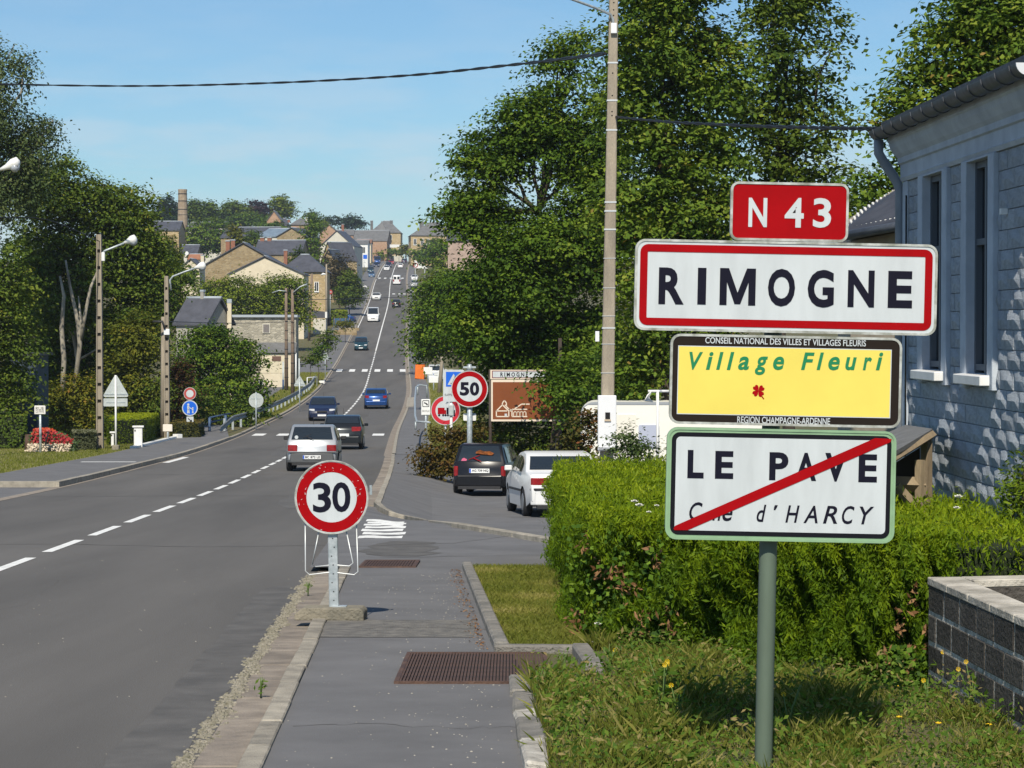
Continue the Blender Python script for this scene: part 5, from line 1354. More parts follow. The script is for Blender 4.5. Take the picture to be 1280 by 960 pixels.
        # mirrors
        m_ = MB(); ym = belt1[0] - .45; m_.box((s_ * (w + .07), y0 + ym, bz(ym) + .06), (.17, .09, .12)); m_.obj('mirror', body if bumper is None else M_TRIM, t, bevel=.02)
        if kind in ('sedan', 'boxy', 'hatch') and lod == 0:
            m_ = MB(); m_.box((s_ * (w - .005), y0 + Lc * .47, .56), (.025, Lc * .45, .05)); m_.obj('side_strip', M_TRIM if kind != 'boxy' else body, t, bevel=.006)
    # bumpers
    hw = f(.02, .45)
    bmf = bumper or body
    m_ = MB(); m_.prism([(-hw + .005, y0 + .30), (-hw - .002, y0 + .10), (-hw + .10, y0 - .02), (0, y0 - .045), (hw - .10, y0 - .02), (hw + .002, y0 + .10), (hw - .005, y0 + .30)], .27, .56 if kind != 'sedan' else .60, 'z'); m_.obj('rear_bumper', bmf, t, bevel=.03, seg=2)
    m_ = MB(); m_.box((0, y0 + .06, .235), (2*hw - .25, .2, .08)); m_.obj('bumper_valance', M_TRIM, t)
    hw = f(Lc - .03, .45); yf = y0 + Lc
    m_ = MB(); m_.prism([(-hw + .005, yf - .30), (-hw - .002, yf - .12), (-hw + .14, yf + .01), (0, yf + .045), (hw - .14, yf + .01), (hw + .002, yf - .12), (hw - .005, yf - .30)], .22, .50, 'z'); m_.obj('front_bumper', bmf, t, bevel=.03, seg=2)
    m_ = MB(); m_.box((0, yf - .02, .585), (.62, .08, .10)); m_.obj('grille', M_TRIM, t, bevel=.01)
    m_ = MB(); m_.box((0, yf + .04, .36), (.52, .03, .11)); m_.obj('number_plate', M_PLATE, t)
    # rear details
    pz = {'hatch': .435, 'boxy': .68, 'sedan': .50, 'coupe': .62, 'mpv': .74, 'van': .62}[kind]
    py_ = y0 + {'hatch': -.052, 'boxy': .025, 'sedan': -.05, 'coupe': .02, 'mpv': .015, 'van': -.0}[kind]
    m_ = MB(); m_.box((0, py_, pz), (.54, .03, .115)); m_.box((0, py_ - .001, pz), (.56, .026, .135), 1); m_.box((-.245, py_ - .0165, pz), (.045, .001, .105), 2); pl = m_.obj('number_plate', [M_PLATE, M_TRIM, M_EU], t)
    if plate:
        tb = MB(); put_text(tb, plate, -.20, pz - .036, .245, pz + .036, py_ - .0178, 0, .03); tb.obj('plate_text', M_LETB, pl, fix=False)
    if wipe and kind in ('hatch', 'boxy', 'mpv') and lod == 0:
        m_ = MB(); za_ = belt0[1] + .06; m_.tube([(.05, y0 + belt0[0] - .03, za_), (-.18, y0 + belt0[0] + .01, za_ + .10), ], .012, 5); m_.tube([(-.30, y0 + belt0[0] + .00, za_ + .05), (.0, y0 + belt0[0] + .05, za_ + .17)], .009, 4); m_.obj('wiper', M_TRIM if kind != 'boxy' else M_SIGNR, t)
    if lod == 0:
        m_ = MB(); m_.tube([(-.35, y0 - .03, .22), (-.35, y0 + .25, .23)], .03, 8); m_.obj('exhaust_pipe', M_GALV, t)
        m_ = MB(); m_.tube([(.0, y0 + R_[3][0], ztop), (.0, y0 + R_[3][0] - .22, ztop + .28)], .006, 4); m_.obj('aerial', M_TRIM, t)
    if kind == 'sedan' and lod == 0:
        hw = f(.02, .45); m_ = MB(); m_.prism([(-hw - .012, y0 + .28), (-hw - .012, y0 + .09), (-hw + .10, y0 - .035), (0, y0 - .06), (hw - .10, y0 - .035), (hw + .012, y0 + .09), (hw + .012, y0 + .28)], .575, .63, 'z'); m_.obj('bumper_strip', M_TRIM, t, bevel=.008)
    if spoiler:
        m_ = MB(); m_.box((0, y0 + .5, ztop - .09), (1.1, .22, .04)); m_.obj('spoiler', body, t, bevel=.015)
    return t
def on_road(px, py, Y, rear=True, **k):
    x = P(px, py, Y).x; return (x, Y, Gf(x, Y))
YAW = math.atan(.042)
SILV = paint('silver', (.42, .44, .46), .5, .35); BLK = paint('black', (.008, .008, .010)); WHT = paint('white', (.74, .74, .73))
DBLU = paint('dark_blue', (.012, .020, .055)); BLUE = paint('blue', (.012, .055, .20), .3); TEAL = paint('teal', (.016, .055, .075), .3); ANT = paint('anthracite', (.022, .026, .030), .4); RED = paint('red', (.30, .015, .02)); LBLU = paint('light_blue', (.10, .19, .33), .3); SILW = paint('pale_silver', (.60, .61, .60), .25, .3)
c1 = car('old silver hatchback with grey bumper driving away behind the 30 sign', 'hatch', on_road(393, 580, 72 + 1.9), YAW, SILV, bumper=M_GREYB, plate='BC 872 LE')
st = MB(); st.prism(circ(-.47, 1.03, .055, 20), -1.86 + .135, -1.86 + .14, 'y'); st.obj('sticker', M_SIGNW, c1)
st = MB(); st.prism([(-.78, .565), (.78, .565), (.78, .60), (-.78, .60)], -1.90, -1.87, 'y'); st.obj('tail_panel', M_GREYB, c1)
car('dark grey rounded car driving away just ahead of the silver hatchback', 'coupe', on_road(430, 560, 101 + 2), YAW, ANT, tail_w=.42)
car('dark blue oncoming car straddling the centre line beyond the silver hatchback', 'coupe', on_road(404, 520, 149), YAW + math.pi, DBLU)
car('bright blue hatchback driving away up the road before the zebra crossing', 'coupe', on_road(470.5, 507, 172), YAW, BLUE)
car('dark teal people carrier coming down the hill past the zebra crossing', 'mpv', on_road(451.5, 436, 303), YAW + math.pi, TEAL)
car('white delivery van coming down the hill', 'van', on_road(466.5, 399, 388), YAW + math.pi, WHT, cat='van', name='van')
car('small black car driving away level with the oncoming white van', 'hatch', on_road(495.5, 384, 438), YAW, BLK, lod=1)
car('white oncoming car behind the white delivery van', 'sedan', on_road(470.5, 373, 470), YAW + math.pi, WHT, lod=1)
car('white van driving away towards the hilltop', 'van', on_road(496, 359, 560), YAW, WHT, cat='van', name='van', lod=1)
car('white car driving away near the far bend', 'hatch', on_road(500.5, 337, 690), YAW, WHT, lod=1)
car('tiny dark car farthest along the road at the bend', 'hatch', on_road(505, 328, 752), YAW, DBLU, lod=1)
car('white oncoming car leading a short queue in the village', 'hatch', on_road(483.3, 340, 668), YAW + math.pi, WHT, lod=1)
car('dark blue oncoming car second in the village queue', 'mpv', on_road(485.8, 336, 696), YAW + math.pi, DBLU, lod=1)
car('red oncoming car third in the village queue', 'hatch', on_road(489.4, 331, 735), YAW + math.pi, RED, lod=1)
car('pale blue car parked nose downhill on the left village pavement', 'hatch', on_road(464.5, 345, 615), YAW + math.pi, LBLU, lod=1)
car('dark car parked behind the pale blue one on the left', 'mpv', on_road(463.5, 339, 650), YAW + math.pi, TEAL, lod=1)
car('dark blue car parked in the row before the shop', 'sedan', on_road(470.5, 332.5, 700), YAW + math.pi, DBLU, lod=1)
car('blue van parked highest in the left row', 'van', on_road(471.8, 326, 745), YAW + math.pi, BLUE, cat='van', name='van', lod=1)
car('silver car parked on the right pavement below the white sign boards', 'hatch', on_road(517.5, 349, 545), YAW + math.pi, SILW, lod=1)
car('dark car parked lowest in the row at the right kerb', 'hatch', on_road(517, 356, 505), YAW + math.pi, BLK, lod=1)
car('white car parked farther up the right kerb row', 'hatch', on_road(518, 342, 590), YAW + math.pi, WHT, lod=1)
car('blue car parked by the hedge at the foot of the egg shaped tree', 'sedan', on_road(427, 384, 385), YAW + R(80), BLUE, lod=1)
car('white car parked under the stone house wall on the left', 'mpv', on_road(400, 392, 375), YAW + R(175), SILW, lod=1)
# the two cars standing at the side street
gb_p = ground_at(599, 623); yb = gb_p.y; xb = gb_p.x
cb = car('black boxy hatchback parked with its back to the street beside the white 50 sign', 'boxy', (xb + .22, yb + 1.79, Gf(xb + .22, yb + 1.79) + .05), R(-7), BLK, plate='AG 739 NQ', tail_w=.13)
st = MB(); st.prism([(-.50, .94), (-.36, .94), (-.34, .98), (-.38, 1.0), (-.42, 1.02), (-.47, 1.0)], -1.70, -1.69, 'y'); st.obj('window_sticker', mat('pink_sticker', (.6, .12, .22), .6), cb)
st = MB(); st.prism([(-.12, 1.14), (.10, 1.11), (.32, 1.09), (.38, 1.14), (.26, 1.20), (.12, 1.19), (.0, 1.23), (-.1, 1.19)], -1.66, -1.655, 'y'); st.obj('orange_cloth', mat('orange_cloth', (.30, .085, .012), .8, var=.7, scale=14), cb)
gw_p = ground_at(690, 650); yw = gw_p.y; xw = gw_p.x
car('white saloon parked half hidden behind the near hedge', 'sedan', (xw + .06, yw + 2.2, Gf(xw + .06, yw + 2.2) + .05), R(7), WHT, bumper=None, plate='BC 406 LB', tail_w=.40)
# ================================================================== STREET FURNITURE
def at(px, py, Y):
    p = P(px, py, Y); return Vector((p.x, Y, Gf(p.x, Y)))
def ppm(Y): return 3000.0 / Y
def sign_post(label, px, Y, top_py, r=.03, m=None, name='road_sign', rz=0.0, cat='road sign', group=None, z0=0.0, postname='post'):
    o = at(px, 480, Y); t = empty(name, o, rz, label, cat, group)
    h = P(px, top_py, Y).z - o.z
    mb = MB(); mb.tube([(0, 0, -.2), (0, 0, h)], r, 10); mb.obj(postname, m or M_GALV, t)
    return t
def zat(t, py): return P(640, py, t.location.y).z - t.location.z
# 50 sign on the right, with sensor head and small plate behind
Y = 67.5; k = 1 / ppm(Y)
t = sign_post('round 50 speed limit sign on a thick grey pole behind the black hatchback', 587, Y, 458, .075)
round_sign(t, zat(t, 486), 23.2 * k, '50', 25 * k, 17 * k, y=-.13, bold=.045)
b = MB(); b.box((0, 0, zat(t, 459)), (.36, .05, .05)); b.tube([(0, 0, zat(t, 463)), (0, 0, zat(t, 455))], [.09, .05], 10); b.obj('bracket', M_GALV, t)
b = MB(); b.prism(rrect(-8 * k, zat(t, 526), 8 * k, zat(t, 517), .03), .10, .13, 'y'); b.obj('lower_plate', M_WHITEP, t)
# pedestrian crossing sign on a white square post
Y = 73.0; k = 1 / ppm(Y)
t = sign_post('blue pedestrian crossing sign on a white post half behind the 50 sign', 564, Y, 462, .045, M_WHITEP)
z1, z0 = zat(t, 462), zat(t, 502)
b = MB(); b.prism(rrect(-10 * k, z0, 16 * k, z1, .05), -.075, -.05, 'y'); pn = b.obj('panel', M_SIGNW, t)
b = MB(); b.box((3 * k, -.077, zat(t, 474)), (19 * k, .003, 18.5 * k)); b.obj('blue_field', M_SIGNBLUE, pn)
b = MB(); b.face([(3 * k - 7.5 * k, -.080, zat(t, 481)), (3 * k + 7.5 * k, -.080, zat(t, 481)), (3 * k, -.080, zat(t, 467))]); b.obj('white_triangle', M_SIGNW, pn, fix=False)
b = MB(); yy = -.082; c = 4 * k; zb_ = zat(t, 480)
def stick(mb, a, c_, w_): 
    a = Vector(a); c_ = Vector(c_); d = (c_ - a).normalized(); n_ = Vector((-d.y, d.x)) * w_ / 2; mb.face([(p.x, yy, p.y) for p in (a - n_, a + n_, c_ + n_, c_ - n_)])
stick(b, (c - .02, zb_ + .02), (c + .01, zb_ + .11), .028); stick(b, (c + .06, zb_ + .02), (c + .01, zb_ + .11), .028); stick(b, (c + .01, zb_ + .10), (c + .02, zb_ + .19), .05); stick(b, (c - .04, zb_ + .11), (c + .01, zb_ + .17), .02)
b.face([(p[0], yy, p[1]) for p in circ(c + .025, zb_ + .215, .024, 10)])
for i in range(3): b.face([(c - .12 + i * .05, yy, zb_ + .0), (c - .09 + i * .05, yy, zb_), (c - .085 + i * .05, yy, zb_ + .035), (c - .105 + i * .05, yy, zb_ + .035)])
b.obj('walking_figure', M_LETB, pn, fix=False)
b = MB(); put_text(b, 'RAPPEL', -8 * k, zat(t, 495), 3 * k, zat(t, 492), -.0775); b.obj('lettering', M_LETB, pn, fix=False)
b = MB(); b.box((0, -.03, zat(t, 513)), (.16, .14, .34)); b.obj('lamp_box', M_GALVB, t, bevel=.02)
# no overtaking for lorries
Y = 80.0; k = 1 / ppm(Y)
t = sign_post('round no overtaking sign for lorries behind the white post', 557, Y, 500, .04)
round_sign(t, zat(t, 513), 18.5 * k, None, 0, 0, y=-.08, ring_m=mat('sign_crimson', (.50, .02, .035), .4))
for nm, m, x0 in (('red_lorry', M_SIGNR, -9.5), ('black_lorry', M_LETB, 1.5)):
    b = MB(); zb_ = zat(t, 519); b.box(((x0 + 4) * k, -.084, zb_ + 5.5 * k), (8.5 * k, .002, 8 * k)); b.box(((x0 + 9.3) * k, -.0838, zb_ + 4 * k), (2 * k, .002, 5 * k)); b.obj(nm, m, t)
    b = MB()
    for q in (1.5, 6.5, 9.5): b.prism(circ((x0 + q) * k, zb_, 1.4 * k, 10), -.086, -.083, 'y')
    b.obj('lorry_wheels', M_LETB, t)
# brown heritage board with town name strip
Y = 77.5; k = 1 / ppm(Y)
t = sign_post('brown tourist board with a white RIMOGNE strip half hidden in leaves', 613, Y, 462, .055, mat('post_brown', (.06, .045, .035), .7), name='tourist_sign', cat='sign', postname='post')
o_ = t.location; xw = lambda px: (px - 613) * k
b = MB(); b.box((xw(700), 0, zat(t, 500) - .6), (.11, .11, 5.2)); b.obj('post', mat('post_brown', (.06, .045, .035), .7), t)
M_BRN = mat('sign_brown', (.215, .060, .015), .5, var=.15, scale=2); M_CREAM = mat('sign_cream', (.72, .62, .50), .5)
b = MB(); b.box(((xw(614) + xw(706)) / 2, -.09, (zat(t, 474.5) + zat(t, 526.5)) / 2), (92 * k, .03, 52 * k)); b.obj('cream_edge', M_CREAM, t)
b = MB(); b.box(((xw(616) + xw(704)) / 2, -.095, (zat(t, 477.5) + zat(t, 524)) / 2), (88 * k, .03, 46.5 * k)); bp_ = b.obj('brown_panel', M_BRN, t)
b = MB(); b.box(((xw(613) + xw(690)) / 2, -.09, (zat(t, 462) + zat(t, 474)) / 2), (77 * k, .03, 11.6 * k)); b.obj('name_strip', M_CREAM, t)
b = MB(); b.box(((xw(615) + xw(688)) / 2, -.0925, (zat(t, 463.3) + zat(t, 472.6)) / 2), (73 * k, .03, 9.3 * k)); b.obj('strip_border', mat('sign_maroon', (.16, .02, .025), .5), t)
b = MB(); b.box(((xw(616) + xw(687)) / 2, -.095, (zat(t, 464.3) + zat(t, 471.6)) / 2), (71 * k, .03, 7.4 * k)); b.obj('strip_field', M_SIGNW, t)
b = MB(); put_text(b, 'R I M O G N E', xw(625.5), zat(t, 470.8), xw(660), zat(t, 465.4), -.112, 0, .03); b.obj('lettering', M_LETB, t, fix=False)
b = MB(); yy = -.113
def ln(pts, w_=.035):
    for p, q in zip(pts[:-1], pts[1:]): stick(b, (xw(p[0]), zat(t, p[1])), (xw(q[0]), zat(t, q[1])), w_)
ln([(620.5, 520.5), (620.5, 513.5), (628, 506), (636, 513.5), (636, 520.5), (620.5, 520.5)]); ln([(620.5, 513.5), (634, 513.5)]); ln([(628, 506), (628, 503.5), (630.5, 500.5), (633, 503.5), (633, 507.5)]); ln([(631, 506), (639, 514)]); ln([(640, 511.5), (659, 511.5)]); ln([(640, 511.5), (640, 520.5), (659, 520.5)]); ln([(640, 513), (636, 511)])
for i in range(4): ln([(642 + i * 4, 520), (642 + i * 4, 515.5), (644 + i * 4, 514), (645.5 + i * 4, 515.5), (645.5 + i * 4, 520)], .025)
ln([(643, 511), (652, 505), (662, 505)])
b.obj('building_emblem', M_CREAM, t, fix=False)
b = MB(); b.box((xw(632.3), -.1125, zat(t, 518.7)), (3 * k, .002, 3.6 * k)); b.obj('emblem_door', M_SIGNW, t)
# orange skip, white boards and guard barrier on the right verge
Y = 232; k = 1 / ppm(Y); o_ = at(525, 470, Y); t = empty('skip', o_, 0, 'orange container at the right kerb below the trees', 'skip')
b = MB(); b.prism([(-6 * k, .1), (5.5 * k, .0), (6.5 * k, 1.45), (-5.2 * k, 1.5)], -1.1, 1.1, 'y'); b.obj('hopper', mat('orange_paint', (.75, .17, .015), .6, var=.15, scale=2), t, bevel=.03)
b = MB(); b.box((2 * k, 0, 1.62), (16 * k, 2.4, .14)); b.obj('lid', M_TRIM, t)
def board(label, x0, y0, x1, y1, Y, foot, m=None, name='notice_board', txt=None):
    k = 1 / ppm(Y); o_ = at((x0+x1)/2, y1, Y); t = empty(name, o_, 0, label, 'board')
    hz = P(640, y0, Y).z - o_.z; lz = P(640, y1, Y).z - o_.z
    b = MB(); b.box((0, 0, (hz + lz) / 2), ((x1-x0) * k, .06, hz - lz)); b.obj('panel', m or M_WHITEP, t, bevel=.02)
    b = MB()
    b.tube([(0, .05, -.2), (0, .05, hz)], .05, 6); b.obj('post', M_GALV, t)
    if txt:
        for i, s_ in enumerate(txt):
            b = MB(); zz = hz - (hz - lz) * (.35 + .33 * i); put_text(b, s_, -(x1-x0) * k * .36, zz - .05, (x1-x0) * k * .36, zz + .07, -.033); b.obj('lettering', M_LETB, t, fix=False)
    return t
board('white notice board just right of the orange container', 529.5, 459, 540.5, 468, 215, 480)
board('low white board under the parked vehicle by the container', 536, 471, 548, 478.5, 205, 480)
board('tall white panel beside the thin lamp pole', 547, 463, 555, 472, 208, 480)
t = board('white and blue telephone sign by the tubular barrier', 526.5, 499, 538, 519, 104, 533, txt=None)
k = 1 / ppm(104); zz = P(640, 504.5, 104).z - t.location.z
b = MB(); b.ring(rrect(-4.2 * k, zz - 4.2 * k, 4.2 * k, zz + 4.2 * k, .04), rrect(-3.4 * k, zz - 3.4 * k, 3.4 * k, zz + 3.4 * k, .03), -.034); yy = -.034; stick(b, (-2.2 * k, zz + 1.3 * k), (1 * k, zz - .2 * k), .05); stick(b, (.8 * k, zz), (2.2 * k, zz - 2 * k), .06); b.obj('telephone_emblem', M_LETB, t, fix=False)
b = MB(); zz = P(640, 513.5, 104).z - t.location.z; put_text(b, 'DANS LE VILLAGE', -4.5 * k, zz - .05, 4.5 * k, zz + .04, -.034); b.obj('lettering', M_LETB, t, fix=False)
# grey van-like kiosk seen by the container
car('silver grey car parked behind the white boards on the right verge', 'mpv', (P(545, 470, 228).x, 228, Gf(P(545, 470, 228).x, 228)), YAW, SILW, lod=1)
# tubular barrier
t = empty('tube_barrier', at(520, 520, 112), 0, 'rounded tubular steel barrier on the right pavement', 'barrier'); O = Vector(t.location)
q = lambda px, py, Y: P(px, py, Y) - O
b = MB(); b.tube([q(534, 497, 128), q(533, 482, 128), q(524, 481, 128), q(520, 484, 126), q(518.5, 500, 118), q(519, 520, 106), q(521, 527, 104), q(537, 528, 103)], .045, 8); b.obj('rail', M_GALV, t)
b = MB(); b.tube([q(519.5, 527, 104), q(519.5, 537, 104)], .04, 6); b.obj('leg', M_GALV, t)
b = MB(); b.tube([q(522, 481, 128), q(522, 494, 128)], .04, 6); b.obj('leg', M_GALV, t)
sl = empty('paving_slab', at(512, 504, 140), 0, 'pale concrete paving slab on the right pavement', 'slab'); O = Vector(sl.location)
b = MB()
pp = [ground_at(*p) for p in ((507.5, 510), (517, 509.5), (518, 497.5), (509.5, 498))]; b.add([tuple(p - O + Vector((0, 0, .075))) for p in pp], [(0, 1, 2, 3)]); b.obj('slab', M_KERB, sl, fix=False)
# right far lamp post, thin
t = empty('street_lamp', at(549, 478, 200), 0, 'thin concrete lamp post with a short arm in front of the right trees', 'street lamp'); O = Vector(t.location); q = lambda px, py, Y=200: P(px, py, Y) - O
b = MB(); b.tube([Vector((0, 0, -.2)), q(554.5, 422)], [.20, .11], 8); b.obj('pole', M_POLE, t)
b = MB(); b.tube([q(555, 423.5), q(542, 423)], .07, 6); b.obj('lamp_arm', M_GALV, t)
t = empty('street_lamp', at(575, 480, 260), 0, 'lamp with a pale head peeping out of the right hand trees', 'street lamp'); O = Vector(t.location); q = lambda px, py, Y=215: P(px, py, Y) - O
b = MB(); b.tube([Vector((0, 0, -.2)), q(576, 378, 260)], [.20, .11], 8); b.obj('pole', M_POLE, t)
b = MB(); b.tube([q(576, 378, 260), q(562, 368, 250), q(556, 365, 246), q(549, 362.5, 244)], [.05, .06, .16, .05], 6); b.obj('lamp_head', M_WHITEP, t)
t = empty('street_lamp', at(590, 480, 44), 0, 'lamp head poking into the left edge of the picture', 'street lamp')
bpy.data.objects.remove(t)

# ---- left side: concrete ladder poles with lamps
def ladder_pole(label, px, base_Y, top_py, wpx, lamp, arm, holes=13, group='concrete ladder poles with street lamps'):
    o_ = at(px, 560, base_Y); t = empty('utility_pole', o_, 0, label, 'utility pole', group); k = 1 / ppm(base_Y)
    H_ = P(px, top_py, base_Y).z - o_.z; w0, w1 = wpx * k / 2 * 1.15, wpx * k / 2 * .78
    W = lambda z: w0 + (w1 - w0) * z / H_
    for s_ in (-1, 1):
        b = MB(); vs = []
        for z in (-.3, H_):
            w_ = W(z); a, c = (s_ * w_, s_ * (w_ * .62)); 
            vs += [(a, -.13, z), (c, -.13, z), (c, .13, z), (a, .13, z)]
        b.add(vs, [(3, 2, 1, 0), (4, 5, 6, 7), (0, 1, 5, 4), (1, 2, 6, 5), (2, 3, 7, 6), (3, 0, 4, 7)]); b.obj('flange', M_POLE, t)
    n = holes; seg = H_ / n
    for i in range(n):
        z0_, z1_ = i * seg + (.07 if i else 0), (i + 1) * seg - .07
        if i == n - 1: z1_ = H_
        b = MB(); w_ = W((z0_ + z1_) / 2) * .66; b.box((0, 0, (z0_ + z1_) / 2), (2 * w_, .17, z1_ - z0_)); b.obj('web_panel', M_POLE, t)
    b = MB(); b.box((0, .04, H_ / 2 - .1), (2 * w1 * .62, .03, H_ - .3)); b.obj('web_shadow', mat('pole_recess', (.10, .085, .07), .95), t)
    O = Vector(o_); q = lambda a, c: P(a, c, base_Y - .2) - O
    b = MB(); b.tube([q(*p) for p in arm], .045, 7); b.obj('lamp_arm', M_GALV, t)
    (ax, ay), (bx, by) = lamp
    a = q(ax, ay); d = q(bx, by); b = MB(); b.tube([a, a.lerp(d, .25), a.lerp(d, .6), a.lerp(d, .9), d], [.05, .09, .19, .19, .06], 10); lh_ = b.obj('lamp_head', M_WHITEP, t)
    b = MB(); c = a.lerp(d, .72); b.tube([c + Vector((0, 0, -.05)), c + Vector((0, 0, -.17)), c + Vector((0, 0, -.24))], [.17, .15, .06], 10); b.obj('lamp_bowl', mat('lamp_bowl', (.35, .38, .42), .15), lh_)
    return t
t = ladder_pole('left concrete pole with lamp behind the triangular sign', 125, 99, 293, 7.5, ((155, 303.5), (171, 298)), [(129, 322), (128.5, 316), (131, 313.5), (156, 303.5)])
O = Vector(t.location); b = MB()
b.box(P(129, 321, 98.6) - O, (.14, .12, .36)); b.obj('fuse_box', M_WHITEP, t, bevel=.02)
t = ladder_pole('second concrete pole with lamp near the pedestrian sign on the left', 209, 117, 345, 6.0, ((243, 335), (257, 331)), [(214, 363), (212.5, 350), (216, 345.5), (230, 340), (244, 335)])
O = Vector(t.location)
b = MB(); b.box(P(208.5, 415, 116.7) - O, (.28, .15, .30)); b.obj('junction_box', M_BOXW, t, bevel=.02)
b = MB(); b.tube([P(206, 411, 116.6) - O, P(203, 402, 116.6) - O, P(191, 402, 116.6) - O], .06, 6); b.obj('dark_bracket', M_TRIM, t)
b = MB(); b.tube([Vector((-.26, .3, -.3)), P(205, 396, 117.3) - O], .14, 8); b.obj('strut_pole', M_POLE, t)
# lamp at the extreme left edge
t = empty('street_lamp', at(-70, 570, 84), 0, 'lamp head reaching into the left edge of the picture', 'street lamp'); O = Vector(t.location); q = lambda px, py, Y=84: P(px, py, Y) - O
b = MB(); b.tube([Vector((0, 0, -.3)), q(-68, 205)], [.2, .12], 8); b.obj('pole', M_POLE, t)
b = MB(); b.tube([q(-66, 240), q(-60, 228), q(0, 211.5)], .045, 7); b.obj('lamp_arm', M_GALV, t)
b = MB(); b.tube([q(0, 212), q(8, 209), q(16, 205), q(22, 203), q(25, 203)], [.05, .10, .19, .20, .06], 10); lh_ = b.obj('lamp_head', M_WHITEP, t)
b = MB(); c = q(18.5, 206); b.tube([c, c + Vector((0, 0, -.16)), c + Vector((0, 0, -.26))], [.18, .16, .06], 10); b.obj('lamp_bowl', mat('lamp_bowl', (.35, .38, .42), .15), lh_)
# two plain wooden poles by the cream garage
M_WPOLE = mat('pole_wood', (.23, .17, .125), .9, col2=(.13, .095, .07), scale=3, stretch=(2, 2, .3), bump=.5)
for px, Y, top, base, lab, arm in ((358, 205, 360, 470, 'left of the twin poles in front of the cream garage', (340, 366)), (366, 190, 362, 495, 'right of the twin poles in front of the cream garage', (384, 355))):
    t = empty('utility_pole', at(px, base, Y), 0, lab, 'utility pole', 'twin poles by the cream garage'); O = Vector(t.location)
    b = MB(); b.tube([Vector((0, 0, -.3)), P(px - .5, top, Y) - O], [.17, .11], 9); b.obj('shaft', M_WPOLE, t)
    b = MB()
    for i in range(8):
        z = 1.2 + i * .8; b.tube([(0, 0, z), (0, 0, z + .06)], .185 - .008 * i, 9)
    b.obj('steel_bands', M_TRIM, t); bpy.data.objects[b and t.children[-1].name]['kind'] = 'stuff'
    b = MB(); b.tube([P(px, top + 4, Y - .2) - O, P(px + (arm[0] - px) * .5, (top + arm[1]) / 2, Y - .2) - O, P(arm[0], arm[1], Y - .2) - O], .045, 6); b.obj('lamp_arm', M_GALV, t)
t = empty('lamp_post', at(386, 400, 330), 0, 'dark slim post before the stone house', 'utility pole'); O = Vector(t.location)
b = MB(); b.tube([Vector((0, 0, -.3)), P(390, 342, 330) - O], [.2, .15], 8); b.obj('shaft', M_WPOLE, t)
t = empty('street_lamp', at(408, 385, 360), 0, 'slim lamp post with pale head at the corner of the stone house', 'street lamp'); O = Vector(t.location)
b = MB(); b.tube([Vector((0, 0, -.3)), P(408, 330, 360) - O], [.17, .11], 8); b.obj('pole', M_POLE, t)
b = MB(); b.tube([P(408, 343, 360) - O, P(404, 342.5, 360) - O, P(401, 344, 360) - O], [.08, .2, .08], 7); b.obj('lamp_head', M_WHITEP, t)

# ---- left side signs
def tri_back(label, px, Y, top, hw, base_py, post_top=None, board=None, foot=False):
    t = sign_post(label, px, Y, top + 2, .04, M_WHITEP if foot else M_GALV); k = 1 / ppm(Y)
    z1 = zat(t, top); z0 = z1 - hw * k * 1.73; h = hw * k
    pts = [(0, z1)]; r_ = .07 * 1.0
    tri = []
    for cx_, cz_, a0 in ((0, z1 - 2 * r_, 30), (-h + 1.73 * r_, z0 + r_, 150), (h - 1.73 * r_, z0 + r_, 270)):
        for j in range(5): a = R(a0 + 30 * j); tri.append((cx_ + r_ * math.cos(a), cz_ + r_ * math.sin(a)))
    b = MB(); b.prism(tri, .05, .08, 'y'); b.obj('panel', M_GALVB, t)
    b = MB(); b.box((0, .045, z0 + .12), (1.7 * h, .03, .04)); b.obj('stiffener', M_GALV, t)
    if board:
        b = MB(); a, c = zat(t, board[1]), zat(t, board[3]); b.prism(rrect((board[0] - px) * k, c, (board[2] - px) * k, a, .03), .05, .08, 'y'); b.obj('lower_plate', M_GALVB, t)
        b = MB(); b.box((0, .045, (a + c) / 2), ((board[2] - board[0]) * k * .8, .02, .03)); b.obj('stiffener', M_GALV, t)
    if foot:
        b = MB(); b.box((0, 0, .12), (.30, .30, .36), taper=.9); b.obj('concrete_base', M_CONCB, t, bevel=.02)
    return t
tri_back('back of the large triangular sign by the first left pole', 144.5, 97, 467, 17, 565, board=(129, 498, 159, 508), foot=True)
tri_back('back of a triangular sign above the guard rail', 374.5, 165, 469, 8, 500)
tri_back('back of a triangular sign on the left pavement up the hill', 406.5, 232, 438.5, 6.2, 462)
t = sign_post('back of a round grey sign at the start of the guard rail', 320, 132, 490, .04); z_ = zat(t, 500.5); r_ = 9.2 / ppm(132)
b = MB(); b.prism(circ(0, z_, r_, 32), .05, .07, 'y'); b.obj('panel', M_GALVB, t)
b = MB(); b.box((0, .045, z_ + .1), (r_ * 1.5, .02, .04)); b.obj('stiffener', M_GALV, t)
Y = 118; k = 1 / ppm(Y); t = sign_post('pair of round signs, no entry ring above blue pedestrian disc', 237.5, Y, 486, .035)
z_ = zat(t, 492); r_ = 7.8 * k
b = MB(); b.prism(circ(0, z_, r_, 32), -.07, -.05, 'y'); b.obj('panel', M_SIGNW, t)
b = MB(); b.ring(circ(0, z_, r_ * .94, 32), circ(0, z_, r_ * .60, 32), -.072); b.obj('red_ring', mat('sign_faded_red', (.40, .06, .05), .5), t, fix=False)
z_ = zat(t, 510); r_ = 9.8 * k
b = MB(); b.prism(circ(0, z_, r_, 32), -.07, -.05, 'y'); b.obj('panel', M_SIGNW, t)
b = MB(); b.prism(circ(0, z_, r_ * .88, 32), -.073, -.068, 'y'); b.obj('blue_disc', M_SIGNBLUE, t)
b = MB(); yy = -.0755
